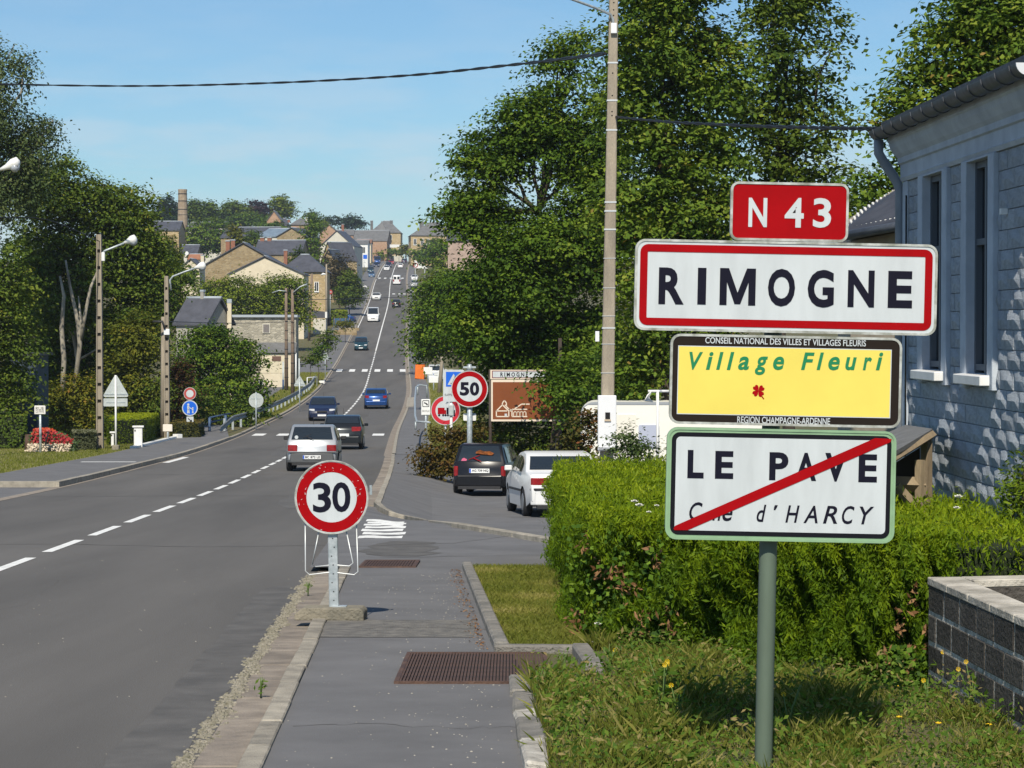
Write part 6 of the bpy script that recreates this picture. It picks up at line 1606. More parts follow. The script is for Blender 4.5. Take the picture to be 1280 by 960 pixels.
def fig(x, z, s_):
    b.face([(x + p[0] * s_, yy, z + p[1] * s_) for p in circ(0, 1.55, .2, 10)]); stick(b, (x, z + .75 * s_), (x, z + 1.32 * s_), .36 * s_); stick(b, (x - .12 * s_, z), (x - .05 * s_, z + .78 * s_), .2 * s_); stick(b, (x + .16 * s_, z), (x + .05 * s_, z + .78 * s_), .2 * s_)
fig(-.08, z_ - .26, .28); fig(.14, z_ - .25, .17); stick(b, (-.06, z_ + .05), (.12, z_ - .06), .04); b.obj('adult_and_child', M_SIGNW, t, fix=False)
b = MB(); z_ = zat(t, 525); b.prism(rrect(-4.2 * k, z_ - 4.4 * k, 4.5 * k, z_ + 4.4 * k, .03), -.07, -.05, 'y'); b.obj('arrow_plate', M_SIGNW, t)
b = MB(); stick(b, (-.09, z_ + .08), (.06, z_ - .05), .045); b.face([(.11, yy, z_ - .10), (.09, yy, z_ + .03), (-.02, yy, z_ - .08)]); b.obj('arrow', M_LETB, t, fix=False)
t = board('small white plate on a thin post in front of the low white wall', 203.5, 530.5, 215.5, 539.5, 112, 557, mat('plate_cream', (.74, .68, .60), .5))
t = board('small white street board on a blue grey post by the flower bed', 43, 507, 57, 518, 93, 570, mat('plate_offwhite', (.70, .68, .64), .5), txt=['RUE', 'DU PAVE'])
# utility box, white stub, low white wall, railings
def boxthing(name, label, cat, x0, y0, x1, y1, Y, m, dep, cap=True):
    k = 1 / ppm(Y); o_ = at((x0+x1)/2, y1, Y); t = empty(name, o_, R(8), label, cat); h = (y1 - y0) * k
    b = MB(); b.box((0, 0, h / 2 - .1), ((x1-x0) * k, dep, h + .2)); b.obj('cabinet', m, t, bevel=.015)
    b = MB(); b.box((0, 0, h + .03), ((x1-x0) * k + .12, dep + .1, .07)); b.obj('cap', m, t, bevel=.01)
    b = MB(); b.box((0, -dep/2 - .004, h * .5), ((x1-x0) * k * .86, .01, h * .86)); dr = b.obj('door', m, t, bevel=.004)
    b = MB(); b.box((-(x1-x0) * k * .36, -dep/2 - .016, h * .86), (.05, .02, .06)); b.obj('lock', M_TRIM, dr)
    return t
boxthing('meter_cabinet', 'white electricity cabinet in front of the clipped hedge on the left', 'cabinet', 167.5, 532, 178, 560, 101, M_WHITEP, .3)
boxthing('meter_cabinet', 'short white stub cabinet behind the triangular sign foot', 'cabinet', 139, 543, 142.5, 562, 103, M_WHITEP, .12)
lw = empty('low_wall', at(168, 561, 106), 0, 'low white wall with a square end pier along the left pavement', 'low wall'); O = Vector(lw.location)
def seg_wall(a, c, h, w_, m, nm, par, O):
    b = MB(); d = Vector((c.x - a.x, c.y - a.y, 0)).normalized(); n_ = Vector((-d.y, d.x, 0)) * w_ / 2
    vs = [a - n_, a + n_, c + n_, c - n_]; vs = [v - O - Vector((0, 0, .2)) for v in vs] + [v - O + Vector((0, 0, h)) for v in vs]
    b.add(vs, [(3, 2, 1, 0), (4, 5, 6, 7), (0, 1, 5, 4), (1, 2, 6, 5), (2, 3, 7, 6), (3, 0, 4, 7)]); return b.obj(nm, m, par, bevel=.01)
seg_wall(at(166, 561, 99), at(219, 552, 116), .20, .25, M_WHITEP, 'wall', lw, O); seg_wall(at(219, 552, 115.6), at(225, 551, 115.8), .30, .4, M_WHITEP, 'pier', lw, O)
rl = empty('railing', at(262, 545, 128), 0, 'blue tubular railing beside the left pavement', 'railing'); O = Vector(rl.location); M_BLUEP = mat('blue_paint', (.05, .09, .17), .6)
for px, Y in ((262, 128), (282, 132)):
    b = MB(); o_ = at(px, 545, Y) - O; b.tube([o_ - Vector((0, 0, .2)), o_ + Vector((0, 0, .82))], .075, 8); b.obj('post', M_BLUEP, rl)
for h in (.80, .55):
    b = MB(); b.tube([at(262, 545, 128) - O + Vector((0, 0, h)), at(288, 545, 136) - O + Vector((0, 0, h))], .045, 7); b.obj('rail', M_BLUEP, rl)
fn = empty('wire_fence', at(295, 540, 140), 0, 'thin wire fence posts running behind the footpath on the left', 'fence'); O = Vector(fn.location)
for i in range(7):
    Y = 134 + i * 11; x = float(cxf(Y)) - 10.2; b = MB(); o_ = Vector((x, Y, Gf(x, Y))) - O; b.tube([o_, o_ + Vector((0, 0, 1.2))], .035, 6); b.obj('post', M_WPOLE, fn)
for h in (.5, 1.1):
    b = MB(); b.tube([Vector((float(cxf(Y)) - 10.2, Y, Gf(float(cxf(Y)) - 10.2, Y) + h)) - O for Y in range(134, 201, 6)], .012, 4); b.obj('wire', M_GALV, fn)
# guard rail: W profile on posts
gr_ = empty('guard_rail', at(310, 535, 128), 0, 'long grey crash barrier curving along the left verge', 'guard rail'); O = Vector(gr_.location)
ys_ = np.linspace(126, 222, 60); off = lambda y: float(np.interp(y, [126, 140, 205, 222], [-5.3, -4.85, -4.55, -4.75]))
prof = [(0, .42), (-.04, .45), (-.04, .52), (.03, .56), (.03, .60), (-.04, .64), (-.04, .71), (0, .74)]
b = MB(); vs = []
for y in ys_:
    x = float(cxf(y)) + off(y); hh = float(np.interp(y, [126, 132], [-.42, 0])) if y < 132 else 0
    for dx, dz in prof: vs.append((x - dx - O.x, y - O.y, Gf(x, y) + dz + .05 + hh - O.z))
np_ = len(prof); b.add(vs, [(i*np_+j, i*np_+j+1, (i+1)*np_+j+1, (i+1)*np_+j) for i in range(len(ys_)-1) for j in range(np_-1)], 0, True); b.obj('beam', mat('rail_grey', (.26, .27, .27), .6, var=.4, scale=2), gr_, fix=False)
for i in range(24):
    y = 129 + i * 4; x = float(cxf(y)) + off(y) - .1; b = MB(); b.box((x - O.x, y - O.y, Gf(x, y) - O.z + .36), (.12, .07, .75)); b.obj('post', M_GALV, gr_)
hf = empty('end_barrier', at(385, 478, 212), 0, 'white rectangular frame at the far end of the crash barrier', 'barrier'); O = Vector(hf.location)
b = MB(); a = at(384, 478, 212) - O; c = at(396, 478, 214) - O; u_ = Vector((0, 0, .95)); b.tube([a, a + u_, c + u_, c], .05, 6); b.obj('frame', M_WHITEP, hf)
# white planter and bollard details near the zebra
for lab, x0, y0, x1, y1, Y in (('white striped kerb block by the crossing on the left', 399, 473, 406, 477, 222), ):
    t = empty('kerb_block', at((x0+x1)/2, y1, Y), 0, lab, 'block'); k = 1 / ppm(Y); b = MB(); b.box((0, 0, .15), ((x1-x0) * k, .5, .3)); b.obj('block', M_WHITEP, t, bevel=.03)
t = sign_post('tall pale grey post at the end of the left footpath', 374, 200, 448, .06, M_GALVB, name='marker_post', cat='post', postname='shaft')
t = sign_post('grey steel post beside the twin poles', 354, 206, 452, .07, M_GALVB, name='marker_post', cat='post', postname='shaft')
b = MB(); b.tube([(0, 0, 0), (0, 0, 1.0)], .085, 8); b.obj('blue_sleeve', M_BLUEP, t)
# clipped hedge, flower bed, low shrubs on the left
M_TOPI = leaf_mat('topiary_leaves', [(0, (.035, .060, .006)), (.5, (.11, .15, .008)), (1, (.27, .30, .012))])
def box_hedge(name, label, cat, corners, h, m, n, size, core=True, dome=False):
    """clipped hedge over a footprint (world xy corners)"""
    c = sum((Vector((p[0], p[1], 0)) for p in corners), Vector()) / len(corners); c.z = Gf(c.x, c.y); t = empty(name, c, 0, label, cat)
    rng = np.random.default_rng(len(label)); pos = []; nr = []
    A = [np.array(p[:2]) for p in corners]; per = [np.linalg.norm(A[(i+1) % len(A)] - A[i]) for i in range(len(A))]
    for i in range(len(A)):
        a, d = A[i], A[(i+1) % len(A)] - A[i]; k = max(20, int(n * per[i] / sum(per) * .6)); u = rng.uniform(size=k); w_ = rng.uniform(size=k)
        nn = np.array([d[1], -d[0]]) / (np.linalg.norm(d) + 1e-9)
        if np.dot(nn, a - np.array(c[:2])) < 0: nn = -nn
        off_ = -np.abs(rng.normal(0, .05, k)) - (.25 * w_ ** 3 if dome else 0); x = a[0] + d[0]*u + nn[0]*off_; y = a[1] + d[1]*u + nn[1]*off_
        pos.append(np.stack([x, y, G(x, y) + w_ * h], 1)); nr.append(np.tile([nn[0], nn[1], .4], (k, 1)))
    k = int(n * .5); u = rng.dirichlet(np.ones(len(A)), k); xy = u @ np.array(A); xy = np.array(c[:2]) + (xy - np.array(c[:2])) * (1 + .8 * rng.uniform(size=(k, 1)))
    ins = np.zeros(k, bool); j = len(A) - 1
    for i in range(len(A)):
        xi, yi = A[i]; xj, yj = A[j]; ins ^= ((yi > xy[:, 1]) != (yj > xy[:, 1])) & (xy[:, 0] < (xj - xi) * (xy[:, 1] - yi) / (yj - yi + 1e-12) + xi); j = i
    xy = xy[ins]; dd = rng.normal(0, .05, len(xy)); pos.append(np.stack([xy[:, 0], xy[:, 1], G(xy[:, 0], xy[:, 1]) + h - np.abs(dd)], 1)); nr.append(np.tile([0, -.2, 1.], (len(xy), 1)))
    pos = np.concatenate(pos); nr = np.concatenate(nr); hi = np.concatenate([np.zeros(len(pos) - len(xy)), np.ones(len(xy))])
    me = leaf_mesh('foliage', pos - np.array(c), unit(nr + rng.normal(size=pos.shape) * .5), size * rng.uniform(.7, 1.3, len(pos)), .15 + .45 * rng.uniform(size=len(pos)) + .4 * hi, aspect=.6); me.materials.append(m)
    o = bpy.data.objects.new('foliage', me); COL.objects.link(o); o.parent = t
    if core:
        mb = MB(); ip = [tuple(np.array(c[:2]) + (a - np.array(c[:2])) * .9) for a in A]; q = len(ip)
        vs = [(p[0] - c.x, p[1] - c.y, Gf(*p) - c.z - .1) for p in ip] + [(p[0] - c.x, p[1] - c.y, Gf(*p) - c.z + h * .92) for p in ip]
        mb.add(vs, [tuple(range(q, 2*q))] + [(i, (i+1) % q, q + (i+1) % q, q + i) for i in range(q)]); mb.obj('branches', M_HCORE, t)
    return t
A_ = at(133, 560, 104); B_ = at(185, 556, 106.5); C_ = at(199, 552, 120); D_ = at(150, 552, 122)
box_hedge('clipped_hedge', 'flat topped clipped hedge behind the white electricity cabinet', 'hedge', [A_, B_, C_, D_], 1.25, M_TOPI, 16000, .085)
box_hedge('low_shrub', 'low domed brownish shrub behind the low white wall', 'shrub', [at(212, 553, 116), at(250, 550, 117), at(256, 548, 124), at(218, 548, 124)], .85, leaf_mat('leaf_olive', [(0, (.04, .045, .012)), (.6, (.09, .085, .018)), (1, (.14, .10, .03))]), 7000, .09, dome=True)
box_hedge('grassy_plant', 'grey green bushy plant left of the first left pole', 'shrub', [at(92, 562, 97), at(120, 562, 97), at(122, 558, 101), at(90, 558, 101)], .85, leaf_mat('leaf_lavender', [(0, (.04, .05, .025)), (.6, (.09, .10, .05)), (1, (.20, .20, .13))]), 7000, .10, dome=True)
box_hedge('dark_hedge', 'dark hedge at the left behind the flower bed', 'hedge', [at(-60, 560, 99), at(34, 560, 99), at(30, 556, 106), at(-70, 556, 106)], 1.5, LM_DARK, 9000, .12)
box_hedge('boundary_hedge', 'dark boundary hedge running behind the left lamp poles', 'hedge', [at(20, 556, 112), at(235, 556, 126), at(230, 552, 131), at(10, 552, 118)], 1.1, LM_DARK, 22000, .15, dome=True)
fb_ = empty('flower_bed', at(62, 566, 95), 0, 'flower bed of red and cream blooms beside the street board', 'flower bed'); O = Vector(fb_.location)
rng = np.random.default_rng(77)
for nm, col, n, x0, x1, z0_, z1_, dy in (('red_blooms', (.36, .012, .018), 1500, 40, 91, .42, .95, 0), ('orange_blooms', (.50, .06, .015), 450, 40, 66, .72, 1.05, .1), ('cream_blooms', (.70, .58, .42), 900, 37, 91, .05, .42, -.35), ('bed_leaves', (.05, .09, .02), 4200, 36, 95, .0, .85, .2)):
    k = 1 / ppm(95); u = rng.uniform(size=n); x = (x0 + (x1 - x0) * u - 62) * k; top_ = np.interp(x0 + (x1 - x0) * u, [36, 55, 75, 95], [1.0, 1.0, .80, .45])
    z = z0_ + (np.minimum(top_, z1_) - z0_) * rng.uniform(size=n); y = dy + rng.normal(0, .22, n) + (z - .4) * .7
    pos = np.stack([x, y, z], 1); me = leaf_mesh(nm, pos, unit(np.array([0, -.8, .5]) + rng.normal(size=(n, 3)) * .5), rng.uniform(.05, .10, n), rng.uniform(0, 1, n), aspect=.9)
    me.materials.append(mat(nm, col, .6, var=.35, scale=6)); o = bpy.data.objects.new(nm, me); COL.objects.link(o); o.parent = fb_
b = MB(); b.tube([Vector((-.75, .5, -.1)), Vector((-.78, .55, .75))], [.36, .30], 12); b.obj('planter_barrel', mat('barrel_wood', (.10, .06, .04), .9, var=.4, scale=5), fb_)
b = MB(); b.tube([Vector((-.16, -.5, -.1)), Vector((-.05, -.45, .55)), Vector((.05, -.4, .9))], .035, 5); b.obj('dark_stake', M_DARK, fb_)
bd = empty('dark_shed', at(28, 560, 106), 0, 'shadowed dark blue shed wall behind the street board', 'shed'); O = Vector(bd.location)
b = MB(); b.box((0, 1.5, 1.9), (1.25, 2.6, 4.2)); b.obj('wall', mat('shed_blue', (.05, .075, .10), .8, var=.3, scale=2), bd)
b = MB(); b.box((0, 1.5, 4.06), (1.6, 3.0, .12)); b.obj('roof', M_SLATE, bd)
# thin overhead wires crossing the village
M_WIREB = M_CABLE
cable([P(209, 402, 117), P(300, 404, 160), P(366, 402, 190)], .02, 'thin wire from the second left pole to the twin poles')
cable([P(366, 374, 190), P(420, 374, 250), P(510, 371, 330), P(560, 366, 330)], .03, 'thin wire crossing the road beyond the white van')
cable([P(0, 272, 90), P(60, 275, 93), P(125, 302, 99)], .02, 'thin wire reaching the left lamp pole from the picture edge')
# ================================================================== VILLAGE HOUSES
def stone_mat(name, c1, c2, mort, scale):
    """rubble masonry: voronoi stones with mortar joints"""
    if name in _M: return _M[name]
    m = bpy.data.materials.new(name); m.use_nodes = True; t = m.node_tree; b = t.nodes['Principled BSDF']; b.inputs['Roughness'].default_value = .9
    tcn = t.nodes.new('ShaderNodeTexCoord'); mp_ = t.nodes.new('ShaderNodeMapping'); mp_.inputs['Scale'].default_value = (scale, scale, scale * 1.8)
    v = t.nodes.new('ShaderNodeTexVoronoi'); e = t.nodes.new('ShaderNodeTexVoronoi'); e.feature = 'DISTANCE_TO_EDGE'
    for n in (v, e): n.inputs['Scale'].default_value = 1; t.links.new(mp_.outputs[0], n.inputs['Vector'])
    t.links.new(tcn.outputs['Object'], mp_.inputs['Vector'])
    s_ = t.nodes.new('ShaderNodeSeparateColor'); x = t.nodes.new('ShaderNodeMixRGB'); x.inputs['Color1'].default_value = (*c1, 1); x.inputs['Color2'].default_value = (*c2, 1)
    t.links.new(v.outputs['Color'], s_.inputs[0]); t.links.new(s_.outputs[0], x.inputs['Fac'])
    r = t.nodes.new('ShaderNodeMapRange'); r.inputs['From Max'].default_value = .07; y = t.nodes.new('ShaderNodeMixRGB'); y.inputs['Color1'].default_value = (*mort, 1)
    t.links.new(e.outputs['Distance'], r.inputs['Value']); t.links.new(r.outputs[0], y.inputs['Fac']); t.links.new(x.outputs[0], y.inputs['Color2']); t.links.new(y.outputs[0], b.inputs['Base Color'])
    bp_ = t.nodes.new('ShaderNodeBump'); bp_.inputs['Strength'].default_value = .8; bp_.inputs['Distance'].default_value = .03; t.links.new(r.outputs[0], bp_.inputs['Height']); t.links.new(bp_.outputs[0], b.inputs['Normal'])
    _M[name] = m; return m
M_STBRN = stone_mat('rubble_brown', (.24, .17, .085), (.36, .28, .16), (.30, .25, .17), 2.2)
M_STYEL = stone_mat('rubble_yellow', (.38, .275, .13), (.50, .385, .215), (.42, .34, .22), 2.0)
M_STGRY = stone_mat('rubble_grey', (.24, .22, .17), (.46, .42, .33), (.36, .33, .27), 2.6)
M_STRED = stone_mat('rubble_red', (.34, .19, .115), (.44, .28, .18), (.40, .30, .21), 1.8)
M_CREAMW = mat('cream_render', (.66, .58, .43), .9, var=.14, scale=1.2, bump=.2, bscale=15)
M_GREYW = mat('grey_render', (.38, .36, .31), .9, var=.2, scale=1.5)
M_PALEW = mat('pale_render', (.60, .57, .48), .9, var=.12, scale=1)
M_ROOFG = mat('roof_slate_grey', (.085, .088, .105), .55, var=.35, scale=1.2, bump=.3, bscale=6)
M_ROOFP = mat('roof_slate_pale', (.16, .16, .16), .7, var=.3, scale=1)
M_BRICK = mat('brick_chimney', (.30, .13, .075), .9, col2=(.20, .09, .06), scale=3, bump=.5, bscale=12)
M_STCAP = mat('ridge_zinc', (.36, .40, .44), .5)
def house_b(label, px0, px1, Y, base_py, eave_py, ridge_py, depth, wall, roof, ridge='y', rz=0.0, wins=(), chim=(), apex=.5, name='house', over=.25, group=None, roofpart=True, doors=(), wallcap=None, hip=False):
    """px0..px1: front face width in the photo at depth Y. ridge 'y': gable faces the camera; 'x': long side faces it"""
    k = Y / 3000.0; xc = P((px0 + px1) / 2, 480, Y).x; gz = Gf(xc, Y); W = (px1 - px0) * k / max(math.cos(rz), .5)
    t = empty(name, (xc, Y, gz), rz, label, 'house', group)
    hz_ = lambda py: P(640, py, Y).z - gz
    E_, Rg = hz_(eave_py), hz_(ridge_py); h = W / 2; D_ = depth; ax = -h + W * apex
    mb = MB()
    if ridge == 'y':
        mb.prism([(-h, -1.5), (h, -1.5), (h, E_), (ax, Rg - .12), (-h, E_)], 0, D_, 'y')
    elif hip: mb.box((0, D_ / 2, E_ / 2 - .75), (W, D_, E_ + 1.5))
    else:
        mb.prism([(0, -1.5), (D_, -1.5), (D_, E_), (D_ / 2, Rg - .12), (0, E_)], -h, h, 'x')
    mb.obj('wall', wall, t)
    rb = MB()
    if ridge == 'y':
        for s_, e in ((-1, -h), (1, h)):
            d = Vector((ax - e, Rg - E_)); d.normalize(); o_ = (e - d.x * over, E_ - d.y * over)
            rb.prism([o_, (ax, Rg), (ax, Rg + .16), (o_[0], o_[1] + .16)], -.25, D_ + .2, 'y')
        if wallcap: pass
    elif hip:
        o_ = .35; a_ = min(h * .8, D_ * .6); rb.add([(-h - o_, -o_, E_), (h + o_, -o_, E_), (h + o_, D_ + o_, E_), (-h - o_, D_ + o_, E_), (-h + a_, D_ / 2, Rg), (h - a_, D_ / 2, Rg)], [(0, 1, 5, 4), (1, 2, 5), (2, 3, 4, 5), (3, 0, 4), (3, 2, 1, 0)])
    else:
        for e, s_ in ((0, 1), (D_, -1)):
            d = Vector((D_ / 2 - e, Rg - E_)).normalized(); o_ = (e - d.x * over, E_ - d.y * over)
            rb.prism([o_, (D_ / 2, Rg), (D_ / 2, Rg + .16), (o_[0], o_[1] + .16)], -h - .2, h + .2, 'x')
    ro = rb.obj('roof', roof, t)
    rc = MB()
    if ridge == 'y': rc.tube([(ax, -.25, Rg + .12), (ax, D_ + .2, Rg + .12)], .12, 6)
    elif hip: rc.tube([(-h + a_, D_ / 2, Rg), (h - a_, D_ / 2, Rg)], .12, 6)
    else: rc.tube([(-h - .2, D_ / 2, Rg + .12), (h + .2, D_ / 2, Rg + .12)], .12, 6)
    rc.obj('ridge_cap', M_STCAP, ro)
    for c in chim:      # (px, top_py, width_px, depth fraction, material)
        px, tp, wp, df, cm = c; x = (P(px, 480, Y).x - xc) / max(math.cos(rz), .5); z = hz_(tp); y = D_ * df
        zb = E_ - .3; b = MB(); b.box((x, y, (z + zb) / 2), (wp * k, wp * k, z - zb)); ch_ = b.obj('chimney', cm, ro)
        b = MB(); b.box((x, y, z + .06), (wp * k * 1.2, wp * k * 1.2, .14)); b.obj('chimney_cap', M_STCAP, ch_)
    for (px, py0, py1, wp) in wins:
        x = (P(px, 480, Y).x - xc) / max(math.cos(rz), .5); z1, z0 = hz_(py0), hz_(py1); w = wp * k
        f = MB(); f.ring([(x - w/2 - .1, z0 - .1), (x + w/2 + .1, z0 - .1), (x + w/2 + .1, z1 + .1), (x - w/2 - .1, z1 + .1)], [(x - w/2, z0), (x + w/2, z0), (x + w/2, z1), (x - w/2, z1)], -.08)
        f.box((x, -.05, z0 - .12), (w + .3, .16, .08)); f.box((x, -.04, (z0+z1)/2), (.07, .05, z1 - z0)); wn = f.obj('window', M_WHITEP, t)
        g = MB(); g.box((x, -.01, (z0+z1)/2), (w, .04, z1 - z0)); g.obj('pane', M_GLASS, wn)
    return t
# slate house with grey gable and two chimneys (turned to the right)
house_b('dark slate roofed house with a grey gable left of the stone shed', 219, 259, 170, 430, 404, 374, 3.6, M_GREYW, M_ROOFG, 'x', R(-24), chim=((237, 364, 4.5, .5, M_GREYW),), wins=((255, 410, 420, 5),))
t = empty('boundary_pillar', at(287, 440, 172), 0, 'tall pale square chimney pillar beside the slate roofed house', 'chimney'); b = MB(); z1_ = P(287, 378, 172).z - t.location.z; b.box((0, 0, z1_ / 2 - .5), (.30, .30, z1_ + 1)); b.obj('shaft', M_CREAMW, t); b = MB(); b.box((0, 0, z1_ + .1), (.34, .34, .28)); b.obj('cowl', M_STCAP, t)
# stone shed with lean-to and cream garage
Y = 215; k = Y / 3000; xc = P(333, 480, Y).x; gz_ = Gf(xc, Y); t = empty('stone_shed', (xc, Y, gz_), R(2), 'stone shed with a zinc ridge, slate lean-to and cream garage below', 'outbuilding')
hz_ = lambda py: P(640, py, Y).z - gz_; X = lambda px: (px - 333) * k
b = MB(); b.box(((X(289) + X(370)) / 2, 2.2, hz_(396) / 2 - .5), (X(370) - X(289), 4.2, hz_(396) + 1)); b.obj('wall', M_STGRY, t)
b = MB(); b.box(((X(289) + X(371)) / 2, 2.1, hz_(395)), (X(372) - X(288), 4.5, .22)); b.obj('roof', M_STCAP, t)
b = MB(); b.prism([(.1, hz_(430)), (-1.6, hz_(441)), (-1.6, hz_(441) + .12), (.1, hz_(430) + .14)], X(322), X(371), 'x'); b.obj('lean_to_roof', M_ROOFP, t)
b = MB(); b.box(((X(327) + X(369)) / 2, -.65, hz_(442) / 2 - .4), (X(369) - X(327), 1.5, hz_(442) + .8)); ga = b.obj('garage', M_CREAMW, t)
b = MB(); b.box((X(347), -1.42, hz_(448)), (11 * k, .08, 6 * k)); b.obj('garage_window', mat('brown_frame', (.13, .07, .05), .6), ga)
for px in (333, 344.5, 356):
    b = MB(); b.box((X(px), -1.41, hz_(456) - .05), (10.5 * k, .03, 1.35)); b.obj('garage_door', mat('cream_door', (.62, .55, .40), .7, var=.1, scale=2), ga, bevel=.01)
b = MB(); b.box((X(333), .06, hz_(410.5)), (9.5 * k, .12, 12 * k)); wf = b.obj('window', M_PALEW, t)
b = MB(); b.box((X(333), -.01, hz_(410.5)), (7.5 * k, .03, 10 * k)); b.obj('shutter', mat('grey_shutter', (.20, .18, .17), .7, var=.3, scale=3, stretch=(6, 1, 1)), wf)
b = MB(); b.tube([(X(371), -1.45, hz_(441)), (X(371), -1.45, -.3)], .06, 6); b.obj('downpipe', M_WHITEP, t)
sp = empty('meter_pillar', at(325, 452, 200), 0, 'small white box on a pillar left of the cream garage', 'cabinet'); b = MB(); b.box((0, 0, .9), (.5, .3, .55)); b.obj('box', M_WHITEP, sp, bevel=.02); b = MB(); b.box((0, 0, .3), (.2, .2, .8)); b.obj('pedestal', M_CONCB, sp)
# gables behind the lime trees
house_b('stone walled gable house with brick chimneys, tallest of the middle group', 257, 352, 352, 400, 331, 304, 9, M_STBRN, M_ROOFG, 'y', 0, chim=((280, 300, 5, .6, M_BRICK), (287, 299, 5, .55, M_BRICK)), over=.0)
house_b('cream gabled house with dark eaves in front of the stone gable', 286, 380, 335, 400, 343, 321, 8, M_CREAMW, M_ROOFG, 'y', R(0), apex=.48)
house_b('yellow stone house with a wide slate roof at the side of the road', 350, 407, 372, 395, 340, 317, 9, M_STYEL, M_ROOFG, 'x', R(0), hip=True, chim=((354, 312, 4.5, .5, M_BRICK),), wins=((396, 353, 364, 4),), over=.4)
house_b('long slate roofed house with twin brick chimneys behind the cream gable', 318, 376, 440, 350, 318, 300, 9, M_STBRN, M_ROOFG, 'x', R(-6), chim=((322, 296, 5, .5, M_BRICK), (331, 296, 5, .5, M_BRICK)))
house_b('small white gabled house with a satellite dish left of the stone gable', 228, 250, 390, 360, 333, 324, 7, M_CREAMW, M_ROOFG, 'y', 0, chim=((231, 318, 4, .2, M_PALEW), (251.5, 319, 4, .3, M_CREAMW)))
t = empty('satellite_dish', P(233.6, 316.5, 388), 0, 'white satellite dish on the chimney of the small white gable', 'satellite dish')
b = MB(); b.tube([(0, 0, 0), (0, -.06, 0), (0, -.12, .0)], [.10, .26, .30], 14); b.obj('dish', M_WHITEP, t); b = MB(); b.tube([(0, 0, -.4), (0, 0, 0)], .03, 5); b.obj('arm', M_GALV, t)
house_b('terracotta roofed shed behind the small white gable', 236, 250, 400, 345, 324, 318, 6, M_CREAMW, mat('roof_tile_orange', (.38, .17, .09), .9, var=.3, scale=2), 'x')
house_b('dark slate roof below the brick chimney stack', 226, 246, 470, 340, 318, 306, 8, M_STBRN, M_ROOFG, 'x')
house_b('long slate shed left of the brick chimney stack', 190, 224, 520, 320, 288, 276, 10, M_STYEL, M_ROOFG, 'x')
house_b('long grey factory roof in the middle distance', 276, 342, 530, 330, 297, 283, 14, M_STBRN, M_ROOFG, 'x', R(-8))
house_b('glass roofed bay at the right end of the grey factory', 322, 350, 515, 330, 296, 285, 12, M_PALEW, mat('glass_roof', (.22, .28, .33), .25, var=.3, scale=1), 'x', R(-20))
house_b('grey slate roof stepped behind the factory', 236, 282, 600, 310, 284, 277, 12, M_PALEW, M_ROOFP, 'x')
house_b('pale stone house with a pointed turret gable on the skyline', 334, 352, 640, 310, 276, 264, 9, M_STRED, M_ROOFP, 'y', 0, chim=((360, 274, 3, .4, M_BRICK),))
house_b('brown stone house with a grey hipped roof on the skyline', 346, 362, 660, 310, 286, 272, 9, M_STRED, M_ROOFG, 'x', hip=True)
house_b('orange brick house with a slate roof on the skyline', 364, 386, 640, 310, 281, 272, 9, M_STRED, M_ROOFP, 'x', hip=True, chim=((382, 271, 3, .5, M_PALEW),))
house_b('dark slate house below the skyline, gable to the road', 346, 384, 500, 330, 296, 285, 9, M_STBRN, M_ROOFG, 'y', R(-12))
# chimney stack: octagonal brick with iron bands
t = empty('chimney_stack', at(228.5, 330, 560), 0, 'tall tapering brick factory chimney with iron bands on the left skyline', 'chimney'); k = 560 / 3000; h = P(228, 237.5, 560).z - t.location.z
M_STACK = mat('chimney_brick', (.36, .285, .20), .9, col2=(.24, .18, .125), scale=1.2, bump=.4, bscale=6)
b = MB(); b.tube([(0, 0, -2), (0, 0, h * .5), (0, 0, h)], [7.2 * k, 6.8 * k, 5.4 * k], 12, smooth=False); b.obj('shaft', M_STACK, t)
for py in (243, 252, 262.5, 269.5, 276, 285, 292, 300): 
    z = P(228, py, 560).z - t.location.z; r_ = (7.3 - 1.8 * max(0, z / h)) * k; b = MB(); b.tube([(0, 0, z), (0, 0, z + .22)], r_ + .03, 12, smooth=False); b.obj('iron_band', M_TRIM, t)
b = MB(); b.tube([(0, 0, h - .3), (0, 0, h + .15)], 5.7 * k, 12, smooth=False); b.obj('rim', M_STACK, t)
# along the village street
house_b('white gabled barn with a grey roof at the left of the far street', 400, 443, 570, 345, 308, 288.5, 12, M_PALEW, M_ROOFG, 'y', R(-6), over=.1)
house_b('yellow stone barn with a steep slate roof leaning over the pavement', 402, 419, 505, 345, 326, 303, 6, M_STYEL, M_ROOFG, 'y', R(-48), over=.2)
house_b('dark slate roofed house behind the egg shaped tree', 398, 424, 460, 360, 335, 312, 8, M_STBRN, M_ROOFG, 'y', R(-10))
house_b('white shop front with signs on the left of the far street', 444, 460, 700, 335, 305, 300, 10, M_WHITEP, M_ROOFP, 'x', wins=((447, 309, 318, 3), (455, 309, 318, 3)))
house_b('white house with a tiled front beyond the shop', 446, 464, 760, 325, 304, 299, 8, M_CREAMW, mat('roof_tile_brown', (.24, .13, .09), .9, var=.3, scale=1), 'x')
house_b('orange gabled house on the hilltop left of the street', 400, 424, 800, 310, 292, 281, 10, M_STRED, M_ROOFP, 'y', 0, chim=((428, 280, 3, .3, M_BRICK),))
house_b('red brick house with a shallow roof next to the orange gable', 418, 442, 820, 310, 294, 287, 10, M_STRED, M_ROOFP, 'x')
house_b('grey roofed row closing the end of the street', 442, 484, 800, 315, 301, 287.5, 12, M_STRED, M_ROOFP, 'x', R(-4))
house_b('large hilltop house with a hipped mansard roof and two tall chimneys', 463, 501, 860, 310, 291, 275, 14, M_STYEL, M_ROOFP, 'x', 0, hip=True, chim=((463.5, 275, 3.2, .5, M_ROOFP), (488.5, 275, 3.6, .4, M_ROOFP)), wins=((488, 294, 299, 4), (473, 293, 299, 3)))
